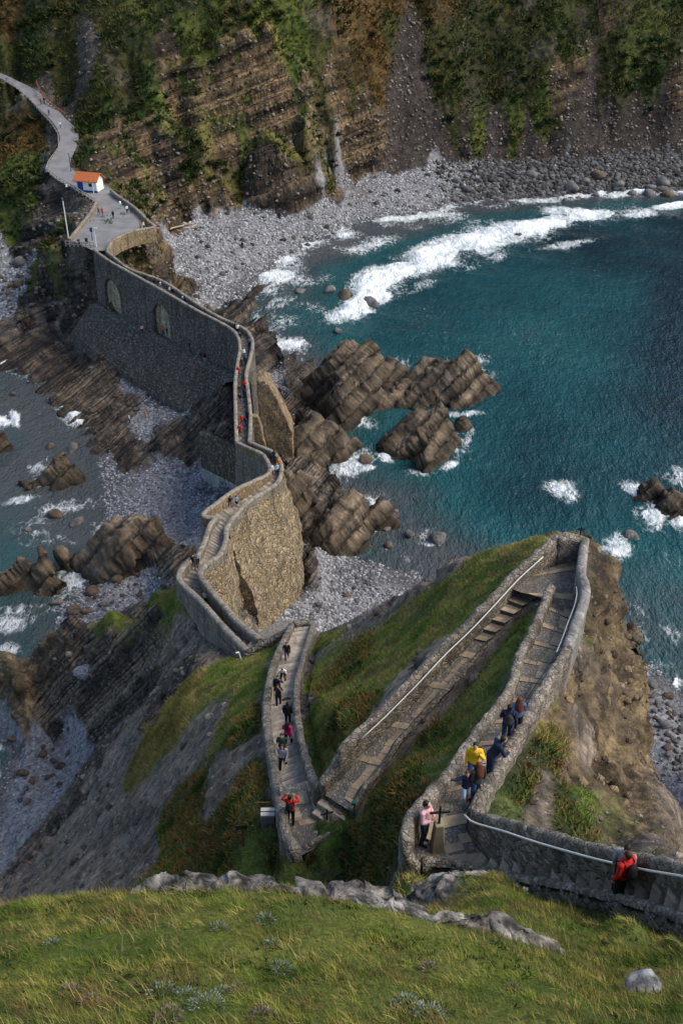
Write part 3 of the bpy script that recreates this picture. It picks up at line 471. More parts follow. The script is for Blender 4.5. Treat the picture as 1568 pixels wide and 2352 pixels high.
# smooth the row law sideways so that rows stay level
kern = np.ones(9) / 9
pad = np.pad(cum, ((4, 4), (0, 0)), mode='edge'); cum = sum(pad[i:i + NC] for i in range(9)) / 9
q = np.linspace(0, 1, NR)
VY = np.stack([np.interp(q, cum[c], ky0) for c in range(NC)])
VX = kk[:, None] * gy(VY)
VZ = np.stack([np.interp(VY[c], ky0, zi[c]) for c in range(NC)])
x, y = VX.ravel(), VY.ravel(); z = VZ.ravel().copy()
W = kinds_at(x, y)
spm = ground(x, y, SPM) * (y > 200); _sl = np.concatenate([resample(l, 40) for l, _ in SPURS]); spd = np.full(len(x), 9.)
for i in np.nonzero(spm > .02)[0]: spd[i] = np.sqrt(((_sl[:, :2] - (x[i], y[i])) ** 2).sum(1).min())
_near = sstep(2.6, 1.0, spd + 1.2 * fbm(np.stack([x, y, z], 1) * .3, 2)); W = W * (1 - spm)[:, None]
W[:, KINDS.index('y')] += spm * _near * .6; W[:, KINDS.index('g')] += spm * _near * .4; W[:, KINDS.index('d')] += spm * (1 - _near) * .55; W[:, KINDS.index('r')] += spm * (1 - _near) * .45
wk = {k: W[:, i] for i, k in enumerate(KINDS)}
def sharpen(w): return sstep(.25, .75, w)
rock = wk['r'] + wk['d'] + wk['c'] + .5 * wk['k'] + .35 * wk['s']
veg = wk['g'] + wk['h'] + wk['o'] + wk['y']
far = sstep(120, 220, y)
p0 = np.stack([x, y, z], 1).astype(np.float32)
# normals of the smooth ground
def grid_normals(p):
    G = p.reshape(NC, NR, 3); a = np.gradient(G, axis=0); b = np.gradient(G, axis=1)
    n = np.cross(a, b).reshape(-1, 3); return n / (np.linalg.norm(n, axis=1)[:, None] + 1e-9)
N0 = grid_normals(p0); N0 = np.where(N0[:, 2:] < 0, -N0, N0)
slope = 1 - N0[:, 2]
# grass gives way to bedrock where the ground is steep
steep = sstep(.55, .8, slope + .25 * fbm(p0 * .10, 4)) * sstep(60, 130, y)
B = beds(p0)
L1 = n1(B / 1.5); L2 = n1(B / .5, 3); L3 = n1(B / 3.7, 11)
ledge = (L1 - .5) * .8 + (L2 - .5) * .35 + (L3 - .5) * 1.3
amp = rock * np.where(y > 150, .95, .55) * sstep(.03, .3, slope + .1 * wk['d'])
flat = sstep(.0, .12, slope)
disp = amp * ledge
disp += rock * (.55 + .65 * far) * ridged(p0 * .15, 4) * flat * .6
blk = (n1((p0 @ np.array([.75, .55, .35], np.float32) + .5 * pnoise(p0 * .3)) / 1.5, 3) - .5) + (n1((p0 @ np.array([-.45, .8, .4], np.float32) + .5 * pnoise(p0 * .3 + 7)) / 1.1, 9) - .5) + .8 * (n1((p0 @ np.array([.2, -.3, .93], np.float32) + .4 * pnoise(p0 * .4 + 3)) / .8, 21) - .5)
disp += wk['c'] * .75 * blk * sstep(20, 30, y)
disp += wk['c'] * .55 * (1.2 * ridged(p0 * .24, 5, 30) + .45 * ridged(p0 * 1.0, 4, 31) + .35 * np.abs(fbm(p0 * .6, 3, off=35)) - 1.6) + wk['c'] * .16 * ridged(p0 * 2.6, 3, 44) * sstep(20, 30, y) * sstep(20, 30, y)
vegn = ridged(p0 * .23, 3, 7)
disp += veg * far * (1.0 * vegn + .5 * fbm(p0 * .55, 3, off=4))
disp += (wk['h'] + wk['o']) * (1 - far) * sstep(14, 24, y) * .16 * (ridged(p0 * .9, 3, 2) + .5)
disp += wk['g'] * (1 - far) * .07 * fbm(p0 * .8, 3, off=8)
disp += wk['p'] * .14 * fbm(p0 * .5, 3, off=12) + wk['s'] * .12 * fbm(p0 * .5, 4, off=3) * flat
disp += wk['k'] * far * (.5 * ridged(p0 * np.array([.4, .3, .25]), 3, 5))
def settle(p, hs, warp=1., rough=1.):
    B = beds(p, warp); out = 0
    for h, k in hs:
        q = (B + rough * (.22 * pnoise(np.asarray(p, np.float32) * (.9 / h)) * h + .12 * pnoise(np.asarray(p, np.float32) * (2.6 / h)) * h)) / h; fl = np.floor(q); t = q - fl; hk = h * (.75 + .5 * _n1[(fl.astype(int) * 13 + 7) % 4096]); out = out + k * ((sstep(.30, .55, t) - t) * h)
    return out
disp *= sstep(-6, 2, y) * .999
disp = np.where(y < 12, disp * .6, disp)
p = p0 + N0 * disp[:, None].astype(np.float32)
slab = np.clip(wk['d'] * 1.2 + wk['r'] * 1.0 + .35 * wk['s'], 0, 1) * sstep(22, 30, y)
p = p + bedn(p) * (slab * np.where(y > 150, settle(p, [(3.4, .85), (1.25, .7)], 1., .35), settle(p, [(1.9, .8), (.6, .6)])))[:, None].astype(np.float32)
p[:, 2] = carve(p[:, 0], p[:, 1], p[:, 2])
# keep built ground level: car park and road
ROADS = [  # left bearing, right bearing, v, height: car park and road
 (216,246,576,18.35),(168,262,553,18.0),(172,300,540,17.7),(186,352,521,17.3),(208,324,490,17.0),(221,302,470,16.8),(197,276,450,16.7),(163,250,430,16.6),(128,208,410,16.9),(110,168,390,17.5),(116,163,370,18.1),(133,175,340,19.2),(138,181,315,20.3),(131,175,295,21.4),(117,154,275,22.6),(92,131,250,24.2),(65,105,225,25.8),(42,80,205,27.2),(12,42,186,28.4),(-12,15,173,29.4),(-60,-28,158,30.6)]
RL = resample([P(a, v, z) for a, b, v, z in ROADS], 160); RR = resample([P(b, v, z) for a, b, v, z in ROADS], 160)
_rp = np.vstack([RL * (1 - t) + RR * t for t in np.linspace(0, 1, 9)])
_kr = kdtree.KDTree(len(_rp))
for i, q in enumerate(_rp): _kr.insert((q[0], q[1], 0), i)
_kr.balance()
sel = np.nonzero((p[:, 1] > 172) & (p[:, 1] < 325) & (p[:, 0] < -25))[0]
for i in sel:
    c, j, d = _kr.find((p[i, 0], p[i, 1], 0))
    if d < 2.2: p[i, 2] = min(p[i, 2], _rp[j, 2] - .3)
    elif d < 5: p[i, 2] = p[i, 2] * (d - 2.2) / 2.8 + (1 - (d - 2.2) / 2.8) * (min(p[i, 2], _rp[j, 2] + .4) )
def lerp3(a, b, t): return np.asarray(a, np.float32) * (1 - t[:, None]) + np.asarray(b, np.float32) * t[:, None]
def n01(x): return np.clip(x * .7 + .5, 0, 1)
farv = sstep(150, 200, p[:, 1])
nA = n01(fbm(p0 * .09, 4, off=21)); nB = n01(fbm(p0 * .5, 4, off=33)); nC = n01(fbm(p0 * 1.7, 3, off=41))
B = beds(p)
t1 = n1(B / .9, 5); t2 = n1(B / .28, 2); t3 = n1(B / 4.5, 9)
band = np.clip(.5 * t1 + .3 * t2 + .35 * t3 - .1 + .35 * (nB - .5), 0, 1)
band = band * (1 - farv) + farv * np.clip(.75 * n1(B / 1.7, 5) + .45 * n1(B / .75, 2) + .35 * (nB - .5) - .08, 0, 1)
C = {}
C['g'] = lerp3((.040, .075, .010), (.15, .16, .030), np.clip(.65 * nB + .5 * (nA - .35), 0, 1)) 
C['y'] = lerp3((.13, .12, .03), (.27, .225, .075), nB)
C['h'] = lerp3((.022, .036, .008), (.095, .085, .020), np.clip(.5 * nB + .6 * (nA - .2), 0, 1))
C['o'] = lerp3((.045, .042, .012), (.19, .105, .030), np.clip(.5 * nB + .7 * (nA - .2), 0, 1))
C['r'] = lerp3((.028, .021, .017), (.25, .172, .088), np.clip(band * 1.25 - .12, 0, 1) ** 1.2)
C['d'] = lerp3((.018, .016, .016), (.19, .15, .112), np.clip(band * 1.1 - .1, 0, 1) ** 1.6)
q2 = p @ np.array([-.74, .66, .22], np.float32) + .5 * fbm(p * .25, 2, off=71); strk = .5 * n1(q2 / .55, 4) + .35 * n1(q2 / .16, 6) + .35 * n1(q2 / 2.1, 8) - .1
C['s'] = lerp3((.050, .042, .037), (.26, .208, .165), np.clip(.35 * nB + .55 * strk + .2 * nA - .05, 0, 1))
C['p'] = lerp3((.10, .102, .112), (.26, .262, .275), np.clip(.6 * nC + .4 * nA, 0, 1))
C['c'] = lerp3((.024, .018, .013), (.24, .178, .10), np.clip(.45 * nB + .4 * nC + .45 * n1((p @ np.array([.2, -.3, .93], np.float32) + .5 * pnoise(p * .5)) / .5, 4) - .2, 0, 1) ** 1.3)
C['k'] = lerp3((.032, .027, .026), (.10, .078, .068), np.clip(.5 * nB + .5 * nC, 0, 1))
Wc = {k: wk[k].copy() for k in KINDS}
# crisper borders
tot = 0
for k in KINDS: Wc[k] = Wc[k] ** 2.2; tot = tot + Wc[k]
for k in KINDS: Wc[k] /= tot
gv = sum(Wc[k] for k in 'gyho')
st = steep * gv * .6
col = sum(C[k] * Wc[k][:, None] for k in KINDS)
col = col * (1 - st[:, None]) + C['r'] * .8 * st[:, None]
# weeds creeping over ledges
creep = sstep(.12, .45, N0[:, 2] - .45 + .5 * fbm(p0 * .14, 3, off=61)) * sstep(.05, .35, fbm(p0 * .35, 4, off=66) + .05 + .12 * farv) * (Wc['r'] + Wc['c'] * .6) * sstep(6, 12, p[:, 2])
col = col * (1 - creep[:, None]) + C['g'] * creep[:, None]
bare = sstep(.25, .6, fbm(p0 * np.where(p0[:, 1:2] > 150, .10, .4), 4, off=81)) * (Wc['h'] + Wc['y'] + .6 * Wc['g']) * sstep(13, 20, y) * .6
col = col * (1 - bare[:, None]) + C['s'] * .8 * bare[:, None]
# wet stone and weed line by the water
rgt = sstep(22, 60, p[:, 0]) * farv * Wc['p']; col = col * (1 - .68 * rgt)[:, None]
wet = sstep(1.3, .2, p[:, 2] + .6 * fbm(p0 * .3, 2, off=5)) * sstep(30, 50, y)
col = col * (1 - .55 * wet[:, None])
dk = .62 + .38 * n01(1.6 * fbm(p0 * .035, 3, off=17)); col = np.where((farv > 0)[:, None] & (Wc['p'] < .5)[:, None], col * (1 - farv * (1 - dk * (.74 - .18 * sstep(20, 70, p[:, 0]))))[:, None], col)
gmask = np.clip(gv * (1 - st) + creep - bare * .5, 0, 1)
rmask = np.clip(1 - gmask - Wc['p'], 0, 1)
bmask = np.clip(Wc['r'] + Wc['d'] + .45 * Wc['s'] + .12 * Wc['c'] + .3 * Wc['k'], 0, 1) * (1 - gmask); bmask = bmask * (1 - farv * (1 - np.clip(.25 + 1.1 * n01(2. * fbm(p0 * .045, 3, off=140)), 0, 1)))
# ---- materials
def terrain_mat(name, far=False, near=False):
    t = NT(name); v = t.pos(); a = t.attr('tint', 'Color'); k = .35 if far else (6. if near else 1.)
    n = t.noise(v, 2.2 * k, 6, .68); m = t.noise(v, 9. * k, 4, .6)
    rt = t.n('ShaderNodeMapping'); t.l(v, rt.inputs[0]); rt.inputs['Rotation'].default_value = (0, 0, math.radians(-66)); s2 = t.n('ShaderNodeMapping'); t.l(rt.outputs[0], s2.inputs[0]); s2.inputs['Scale'].default_value = (.16, 1.3, 1.3)
    stk = t.noise(s2.outputs[0], 1.6 * k if not far else .9, 5, .62)
    f = t.math('ADD', t.map(n, .33, .67, .42, 1.5), t.map(m, .3, .7, -.28, .28))
    f = t.math('ADD', f, t.math('MULTIPLY', t.map(stk, .35, .65, -.55, .55), t.attr('beds')))
    f = t.math('MAXIMUM', f, .12)
    gm = t.attr('grass')
    c = t.mix(1.0, a, t.n('ShaderNodeCombineColor').outputs[0], 'MULTIPLY')
    cc = c.node.inputs[7].links[0].from_node
    for i in range(3): t.l(f, cc.inputs[i])
    wv = t.n('ShaderNodeVectorMath', operation='DOT_PRODUCT'); t.l(v, wv.inputs[0]); wv.inputs[1].default_value = tuple(float(q_) for q_ in (BED2 if far else BED))
    q = t.math('ADD', wv.outputs['Value'], t.math('MULTIPLY', t.noise(v, .35, 3), 1.1))
    w = t.n('ShaderNodeTexNoise'); w.noise_dimensions = '1D'; t.l(t.math('MULTIPLY', q, 3.2 if not far else 1.3), w.inputs['W']); w.inputs['Detail'].default_value = 3; w.inputs['Scale'].default_value = 1.0
    ln = t.map(w.outputs['Fac'], .34, .56, .34, 1.15); ln = t.math('ADD', t.math('MULTIPLY', ln, t.attr('beds')), t.math('SUBTRACT', 1., t.attr('beds')))
    cl = t.n('ShaderNodeCombineColor')
    for i in range(3): t.l(ln, cl.inputs[i])
    c = t.mix(1.0, c, cl.outputs[0], 'MULTIPLY')
    # loose pale chips
    vo = t.vor(v, 3.0 * k); chips = t.math('MULTIPLY', t.math('LESS_THAN', vo.outputs['Distance'], .16), t.math('GREATER_THAN', t.noise(v, .5 * k, 3), .56))
    chips = t.math('MULTIPLY', chips, t.attr('rocky'))
    c = t.mix(t.math('MULTIPLY', chips, .6), c, (.30, .27, .23))
    t.color(c).rough(.92)
    h = t.math('ADD', t.math('MULTIPLY', n, .7), t.math('MULTIPLY', m, .3))
    h2 = t.math('ADD', h, t.math('MULTIPLY', t.math('MULTIPLY', t.math('ADD', w.outputs['Fac'], stk), t.attr('beds')), 1.0))
    t.normal(t.bump(h2, .9, .5 if far else (.05 if near else .22)))
    return t.m
M_far = terrain_mat('hillside_ground', far=True); M_mid = terrain_mat('islet_ground'); M_near = terrain_mat('turf_ground', near=True)
idx = np.arange(NC * NR).reshape(NC, NR)
Fq = np.stack([idx[:-1, :-1], idx[1:, :-1], idx[1:, 1:], idx[:-1, 1:]], -1).reshape(-1, 4)
fz = p[Fq, 2].max(1); fx = p[Fq, 0].mean(1); fy = p[Fq, 1].mean(1); fp = Wc['p'][Fq].mean(1); fmin = p[Fq, 2].mean(1)
_cu, _cv = proj(p[Fq].mean(1))
alive = fz > -2.2
region = np.zeros(len(Fq), int)                                   # 1 hill in front, 2 islet, 3 foreshore, 4 beach, 5 mainland
# crest of the front hill in plan
crest = np.interp(fx, [-12, -8, -5, -1, 2, 3, 6, 9], [11, 10.8, 10.0, 9.9, 11.5, 13.6, 11.5, 9.8])
region[:] = 2
region[fy < crest] = 1
region[(fy > 100) | ((fmin < 2.2) & (fy > 80)) | ((fmin < 3.0) & (fp > .4))] = 3
region[(fy > 183) | ((fy > 158) & (fx < -36) & (fmin > 3))] = 5
region[(fy > 185) & (fp > .5) & (fmin < 6.5) & (fx > -60)] = 4
def sub(name, r, mat):
    f = Fq[alive & (region == r)]; u, inv = np.unique(f, return_inverse=True)
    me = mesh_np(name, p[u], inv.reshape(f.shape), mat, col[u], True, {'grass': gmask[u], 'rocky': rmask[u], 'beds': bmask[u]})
    return kind(link(name, me), 'structure')
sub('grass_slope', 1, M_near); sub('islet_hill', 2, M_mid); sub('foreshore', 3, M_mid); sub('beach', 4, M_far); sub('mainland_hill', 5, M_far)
# ------------------------------------------------------------------ sea
SC, SR = QUAL_S
ky = np.exp(np.linspace(math.log(34.), math.log(700.), SR)); sk = np.linspace(-1.5, 1.5, SC)
sx = (sk[:, None] * gy(ky)[None]).ravel(); sy = np.broadcast_to(ky, (SC, SR)).ravel().copy()
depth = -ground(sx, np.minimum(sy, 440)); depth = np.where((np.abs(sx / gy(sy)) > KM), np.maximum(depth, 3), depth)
ps = np.stack([sx, sy, 0 * sx], 1).astype(np.float32)
# foam patches: bearing, half sizes there (bearing units), strength, turn
FOAM = [(735,978,34,14,1.0,25),(835,968,34,14,1.0,-40),(905,905,14,34,.95,10),(700,925,20,14,.9,0),(880,1052,30,14,.95,20),(960,1085,44,12,.95,5),(1030,1068,30,12,.95,-30),(1080,1000,14,30,.95,20),(960,950,60,10,.85,0),(1060,950,50,10,.9,-5),(840,1075,26,12,.95,0),(720,1098,40,12,.95,0),(760,1310,60,12,1.0,0),(870,1215,14,44,.95,30),(1005,1250,36,12,.95,0),(60,1140,60,16,.95,-10),(120,1345,40,14,.95,-30),(210,1340,26,20,.95,40),(145,1100,30,16,.9,-30),(60,1385,70,12,.95,-10),(90,1240,90,16,.85,10),(30,1320,40,12,.8,0),(790,690,30,12,1.1,0),(850,712,34,10,1.1,0),(830,675,90,24,1.5,-25),(900,615,110,30,1.6,-24),(1000,570,120,30,1.7,-22),(1110,530,130,30,1.7,-18),(1230,502,130,25,1.6,-12),(1350,480,120,17,1.5,-8),(1450,490,80,14,1.1,0),(1540,459,60,6,1.6,-3),(1300,560,120,12,.7,-10),(1100,600,120,20,.7,-15),(950,660,90,22,.85,-15),
 (700,640,110,50,.66,-30),(640,740,60,45,.74,-35),(720,700,70,40,.6,-10),(660,830,50,15,.9,0),(850,560,120,25,.75,-15),(1000,510,120,18,.65,-10),(1150,470,120,10,.6,-5),
 (1100,840,45,35,.95,40),(1130,870,25,40,1.0,80),(1000,820,60,20,.8,0),(1060,1015,40,40,.85,-30),(850,970,40,30,.8,50),(790,1080,90,45,.85,-35),(720,1120,60,30,.8,0),(860,1190,40,90,.85,20),(880,1270,60,50,.9,0),(820,1310,80,22,.9,-8),(930,1290,70,30,.75,-20),(980,1240,60,30,.6,0),(880,900,40,25,.7,0),(930,830,40,30,.7,0),
 (1290,1130,55,35,.95,20),(1500,1190,75,35,1.35,10),(1560,1100,30,60,1.2,-60),(1460,1130,25,60,.9,-60),(1420,1250,45,30,1.0,20),(1560,1200,40,30,1.3,0),(1540,1290,60,40,.6,0),(1480,1480,50,70,1.0,-60),(1520,1560,70,45,1.25,-20),(1560,1470,40,60,.9,-40),(1470,1410,40,60,.6,-60),(1560,1590,40,30,1.3,0),
 (90,1080,40,50,.95,-60),(150,1170,130,28,.95,-10),(60,1210,110,30,.75,-10),(170,1330,80,50,.85,-40),(120,1400,130,40,.85,-10),(40,1420,80,40,.8,0),(250,1210,60,24,.8,-10),(0,970,22,22,1.2,0),(120,1090,60,25,.8,0),(10,1500,30,50,1.2,60),(5,1720,18,40,1.3,80),(60,1260,80,20,.7,0),(30,960,15,30,1.1,0),(150,790,110,10,.65,5),(60,800,30,14,.8,10)]
fo = np.zeros(len(sx), np.float32); su, sv = proj(ps)
wob = 14 * fbm(ps * .06, 3, off=3), 10 * fbm(ps * .06, 3, off=13)
for u, v, a, b, s, ang in FOAM:
    v = v + (16 if s > 1.4 else 0); s = s * .88 if u < 320 else s; b = b * 1.55 if s > 1.4 else b; s = min(s, 1.5) if s > 1.4 else s * .98
    c = P(u, v, 0); e = 1.0
    ea = P(u + a * math.cos(math.radians(ang)), v + a * math.sin(math.radians(ang)), 0) - c
    eb = P(u - b * math.sin(math.radians(ang)), v + b * math.cos(math.radians(ang)), 0) - c
    det = ea[0] * eb[1] - ea[1] * eb[0]
    dx = sx - c[0] + .12 * wob[0]; dy = sy - c[1] + .2 * wob[1]
    A = (dx * eb[1] - dy * eb[0]) / det; Bq = (-dx * ea[1] + dy * ea[0]) / det
    fo = np.maximum(fo, s * np.exp(-1.1 * (A * A + Bq * Bq) ** 1.3))
shore = np.exp(-np.maximum(depth, 0) / np.where(sy > 185, 1.0, .6)) * .9
shore *= sstep(-.6, 0, -np.maximum(-depth, 0) + .3) * (.5 + .9 * n01(fbm(ps * .05, 3, off=90)))
fo = np.maximum(fo, shore * np.where(sy > 190, .85, .75))
fo = np.maximum(fo, np.where((sy > 175) & (sx > -40) & (depth > -.3), (.72 + .42 * n01(1.8 * fbm(np.stack([sx * .82 + sy * .57, (-sx * .57 + sy * .82) * 3.2, 0 * sx], 1) * .05, 3, off=31))) * np.exp(-(np.maximum(depth, 0) / 2.3) ** 2), 0))
patch_ = n01(1.3 * fbm(ps * .09, 4, off=77)); fo = np.where(fo < 1.25, fo * (.45 + .85 * patch_), fo * (.8 + .35 * patch_))
# open water: scattered caps
fo = np.maximum(fo, .22 + .2 * fbm(ps * .03, 3, off=44))
# wave relief
wd = np.stack([sx * .55 + sy * .83, -sx * .83 + sy * .55, 0 * sx], 1).astype(np.float32)
amp = np.clip(depth / 2.5, .18, 1)
zz = amp * (.34 * fbm(wd * np.array([.10, .045, 1]), 2, off=1) + .17 * fbm(wd * np.array([.34, .16, 1]), 3, off=2) + .06 * fbm(wd * np.array([1.2, .6, 1]), 2, off=6))
zz += 1.3 * np.clip(fo - .95, 0, .6) * (1 + .6 * fbm(ps * .5, 3, off=9))          # broken water stands up
ps[:, 2] = zz
t = NT('sea_water'); v = t.pos(); fm = t.attr('foam'); dp = t.attr('depth')
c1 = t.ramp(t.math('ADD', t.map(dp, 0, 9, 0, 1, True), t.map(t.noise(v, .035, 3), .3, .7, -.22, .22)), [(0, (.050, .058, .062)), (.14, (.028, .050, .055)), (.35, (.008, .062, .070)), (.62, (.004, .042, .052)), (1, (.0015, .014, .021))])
vd = t.n('ShaderNodeMapping'); t.l(v, vd.inputs[0]); vd.inputs['Rotation'].default_value = (0, 0, math.radians(-33)); vd.inputs['Scale'].default_value = (1.0, .5, 1)
# lacy foam: warped cell walls and streaks
wn = t.n('ShaderNodeTexNoise'); t.l(vd.outputs[0], wn.inputs['Vector']); wn.inputs['Scale'].default_value = .42; wn.inputs['Detail'].default_value = 4
wa = t.n('ShaderNodeVectorMath', operation='MULTIPLY_ADD'); t.l(wn.outputs['Color'], wa.inputs[0]); wa.inputs[1].default_value = (3.2, 3.2, 0); t.l(vd.outputs[0], wa.inputs[2])
e1 = t.vor(wa.outputs[0], .62, 'DISTANCE_TO_EDGE').outputs['Distance']; e2 = t.vor(wa.outputs[0], 1.5, 'DISTANCE_TO_EDGE').outputs['Distance']
e3 = t.vor(wa.outputs[0], 3.4, 'DISTANCE_TO_EDGE').outputs['Distance']; lace = t.math('ADD', t.math('ADD', t.map(e1, 0, .30, .42, 0), t.map(e2, 0, .25, .38, 0)), t.map(e3, 0, .25, .28, 0))
ns = t.noise(vd.outputs[0], 1.3, 5, .65)
body = t.math('ADD', t.math('MULTIPLY', lace, .55), t.math('MULTIPLY', ns, .75))
th = t.math('SUBTRACT', t.math('ADD', body, fm), 1.18)
f = t.map(th, 0, .58, 0, 1, True)
f2 = t.map(fm, .5, 1.3, 0, .5, True)                              # churned, aerated water
f = t.math('MULTIPLY', f, t.math('MAXIMUM', t.map(t.noise(vd.outputs[0], .8, 5, .7), .35, .62, .45, 1.), t.map(fm, 1.05, 1.4, 0, .97, True)))
c2 = t.mix(t.math('MULTIPLY', f2, .5), c1, (.05, .17, .19))
t.color(t.mix(f, c2, (.74, .79, .82))).rough(t.map(f, 0, 1, .16, .8))
t.b.inputs['IOR'].default_value = 1.33; t.b.inputs['Specular IOR Level'].default_value = .38
h = t.math('ADD', t.math('MULTIPLY', t.noise(vd.outputs[0], .55, 4, .6), 1.0), t.math('MULTIPLY', t.noise(vd.outputs[0], 2.2, 3, .6), .30))
h = t.math('ADD', h, t.math('MULTIPLY', f, .25))
t.normal(t.bump(h, 1., .8))
M_sea = t.m
idx = np.arange(SC * SR).reshape(SC, SR)
Fs = np.stack([idx[:-1, :-1], idx[1:, :-1], idx[1:, 1:], idx[:-1, 1:]], -1).reshape(-1, 4)
Fs = Fs[depth[Fs].max(1) > -2.0]
u_, inv = np.unique(Fs, return_inverse=True)
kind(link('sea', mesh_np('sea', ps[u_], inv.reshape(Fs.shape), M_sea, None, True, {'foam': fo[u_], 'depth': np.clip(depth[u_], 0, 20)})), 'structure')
# ------------------------------------------------------------------ masonry
def masonry(name, cols, scale=3.2, mortar=(.16, .14, .115), stretch=1.5, bump=.8, edge=.10, stain=.5, moss=0., cope=False):
    t = NT(name); v = t.pos((1, 1, stretch)); w = t.pos()
    wn = t.n('ShaderNodeTexNoise'); t.l(v, wn.inputs['Vector']); wn.inputs['Scale'].default_value = scale * .8; wn.inputs['Detail'].default_value = 2
    wa = t.n('ShaderNodeVectorMath', operation='MULTIPLY_ADD'); t.l(wn.outputs['Color'], wa.inputs[0]); wa.inputs[1].default_value = (.5 / scale,) * 3; t.l(v, wa.inputs[2])
    pick_ = t.math('GREATER_THAN', t.noise(w, scale * .16, 2), .52)     # runs of larger and of smaller stones
    c = t.vor(wa.outputs[0], scale); c2_ = t.vor(wa.outputs[0], scale * 1.75); e = t.vor(wa.outputs[0], scale, 'DISTANCE_TO_EDGE').outputs['Distance']; e2_ = t.vor(wa.outputs[0], scale * 1.75, 'DISTANCE_TO_EDGE').outputs['Distance']
    sep = t.n('ShaderNodeSeparateColor'); t.l(t.mix(pick_, c.outputs['Color'], c2_.outputs['Color']), sep.inputs[0]); e = t.math('ADD', t.math('MULTIPLY', e, t.math('SUBTRACT', 1., pick_)), t.math('MULTIPLY', e2_, pick_))
    base = t.ramp(sep.outputs[0], [(i / max(1, len(cols) - 1), q) for i, q in enumerate(cols)])
    n = t.noise(w, 7., 5, .65); n2 = t.noise(w, .45, 4, .6)
    base = t.mix(t.map(n, .25, .75, .0, .55), base, (.05, .045, .04))
    m = t.map(e, .0, edge, 1, 0, True)
    base = t.mix(t.math('MULTIPLY', m, .8), base, mortar)
    base = t.mix(t.map(n2, .45, .72, 0, stain, True), base, (.055, .050, .046))
    lich = t.math('MULTIPLY', t.map(t.noise(w, 2.6, 6, .75), .50, .62, 0, 1, True), .5)
    base = t.mix(lich, base, (.42, .40, .355))
    sm = t.n('ShaderNodeMapping'); t.l(w, sm.inputs[0]); sm.inputs['Scale'].default_value = (1, 1, .12); base = t.mix(t.map(t.noise(sm.outputs[0], 1.1, 4, .6), .50, .68, 0, .55, True), base, (.045, .038, .030))
    if moss: base = t.mix(t.map(t.noise(w, .9, 4), .55, .7, 0, moss, True), base, (.05, .065, .018))
    t.color(base).rough(.92)
    h = t.math('ADD', t.map(e, 0, edge * 1.6, 0, 1, True), t.math('MULTIPLY', n, .7))
    t.normal(t.bump(h, bump, .06 if scale > 2 else .15)); return t.m
M_rubble = masonry('rubble_wall', [(.095, .086, .075), (.21, .185, .15), (.34, .295, .23), (.155, .14, .12), (.43, .375, .30)], 4.8)
M_bridge = masonry('bridge_stone', [(.06, .055, .050), (.12, .108, .094), (.20, .175, .145), (.085, .078, .07)], 1.7, (.085, .077, .068), 1.6, .9, .12)
M_warm = masonry('golden_facade', [(.10, .072, .04), (.30, .22, .11), (.46, .35, .185), (.19, .14, .075), (.52, .41, .25)], 1.5, (.16, .12, .07), 1.3, 1., .14, .35)
M_cope = masonry('coping_mortar', [(.24, .21, .165), (.30, .26, .205), (.20, .175, .14)], 1.6, (.22, .19, .15), 1, .35, .05, .5)
M_cope_grey = masonry('grey_coping_mortar', [(.20, .20, .195), (.27, .265, .25), (.16, .158, .15)], 1.6, (.2, .2, .19), 1, .35, .05, .35)
M_infill = masonry('arch_infill_stone', [(.42, .35, .20), (.60, .51, .31), (.68, .60, .40), (.34, .28, .17)], 1.2, (.12, .10, .065), 1.4, .8, .1, .25)
M_course = masonry('apron_courses', [(.05, .045, .04), (.10, .088, .075), (.15, .125, .10), (.07, .062, .055)], 1.3, (.035, .032, .03), 3.0, .9, .10, .5, .5)
M_pier = masonry('buttress_stone', [(.20, .13, .06), (.30, .20, .095), (.36, .26, .14), (.14, .095, .05)], 2.2, (.13, .09, .05), 1.3, .9, .1, .3)
M_block = masonry('dark_block_wall', [(.075, .055, .036), (.11, .083, .055), (.09, .068, .045)], .9, (.05, .038, .026), 1.2, .5, .05, .6, .35)
M_white_block = masonry('white_block_courses', [(.42, .43, .44), (.52, .52, .52), (.36, .37, .38)], .9, (.2, .2, .2), 1.6, .4, .05, .3)
def tangents(L):
    T = np.gradient(L[:, :2], axis=0); T /= np.linalg.norm(T, axis=1)[:, None] + 1e-9
    return T, np.stack([T[:, 1], -T[:, 0]], 1)                       # forward, right
def grid_faces(n, m, flip=False):
    i = np.arange(n * m).reshape(n, m)
    F = np.stack([i[:-1, :-1], i[1:, :-1], i[1:, 1:], i[:-1, 1:]], -1).reshape(-1, 4)
    return F[:, ::-1] if flip else F
def roughen(V, amp, sc, off=0.):
    d = np.stack([fbm(V * sc, 3, off=off), fbm(V * sc, 3, off=off + 40), fbm(V * sc, 3, off=off + 80)], 1)
    return V + amp * d
def sweep(L, prof, step, amp=.03, sc=2.2, off=0.):
    """a wall run: prof = (offset to the right, drop) from the left foot over the top to the right foot; drop may be an array along L"""
    L = resample(L, step=step); T, R = tangents(L); n = len(L); rows = []
    for o, d in prof:
        d = np.interp(np.linspace(0, 1, n), np.linspace(0, 1, len(d)), d) if np.ndim(d) else np.full(n, d)
        rows.append(np.concatenate([L[:, :2] + R * o, (L[:, 2] - d)[:, None]], 1))
    V = np.stack(rows, 1); m = len(prof); q = roughen(V.reshape(-1, 3), amp, sc, off).reshape(n, m, 3)
    V = q.reshape(-1, 3); F = grid_faces(n, m)
    # closed ends
    c0 = V[:m].mean(0); c1 = V[-m:].mean(0); V = np.vstack([V, c0, c1]); b = len(V)
    E = [(i, i + 1, b - 2, b - 2) for i in range(m - 1)] + [(n * m - m + i + 1, n * m - m + i, b - 1, b - 1) for i in range(m - 1)]
    return V, F, E
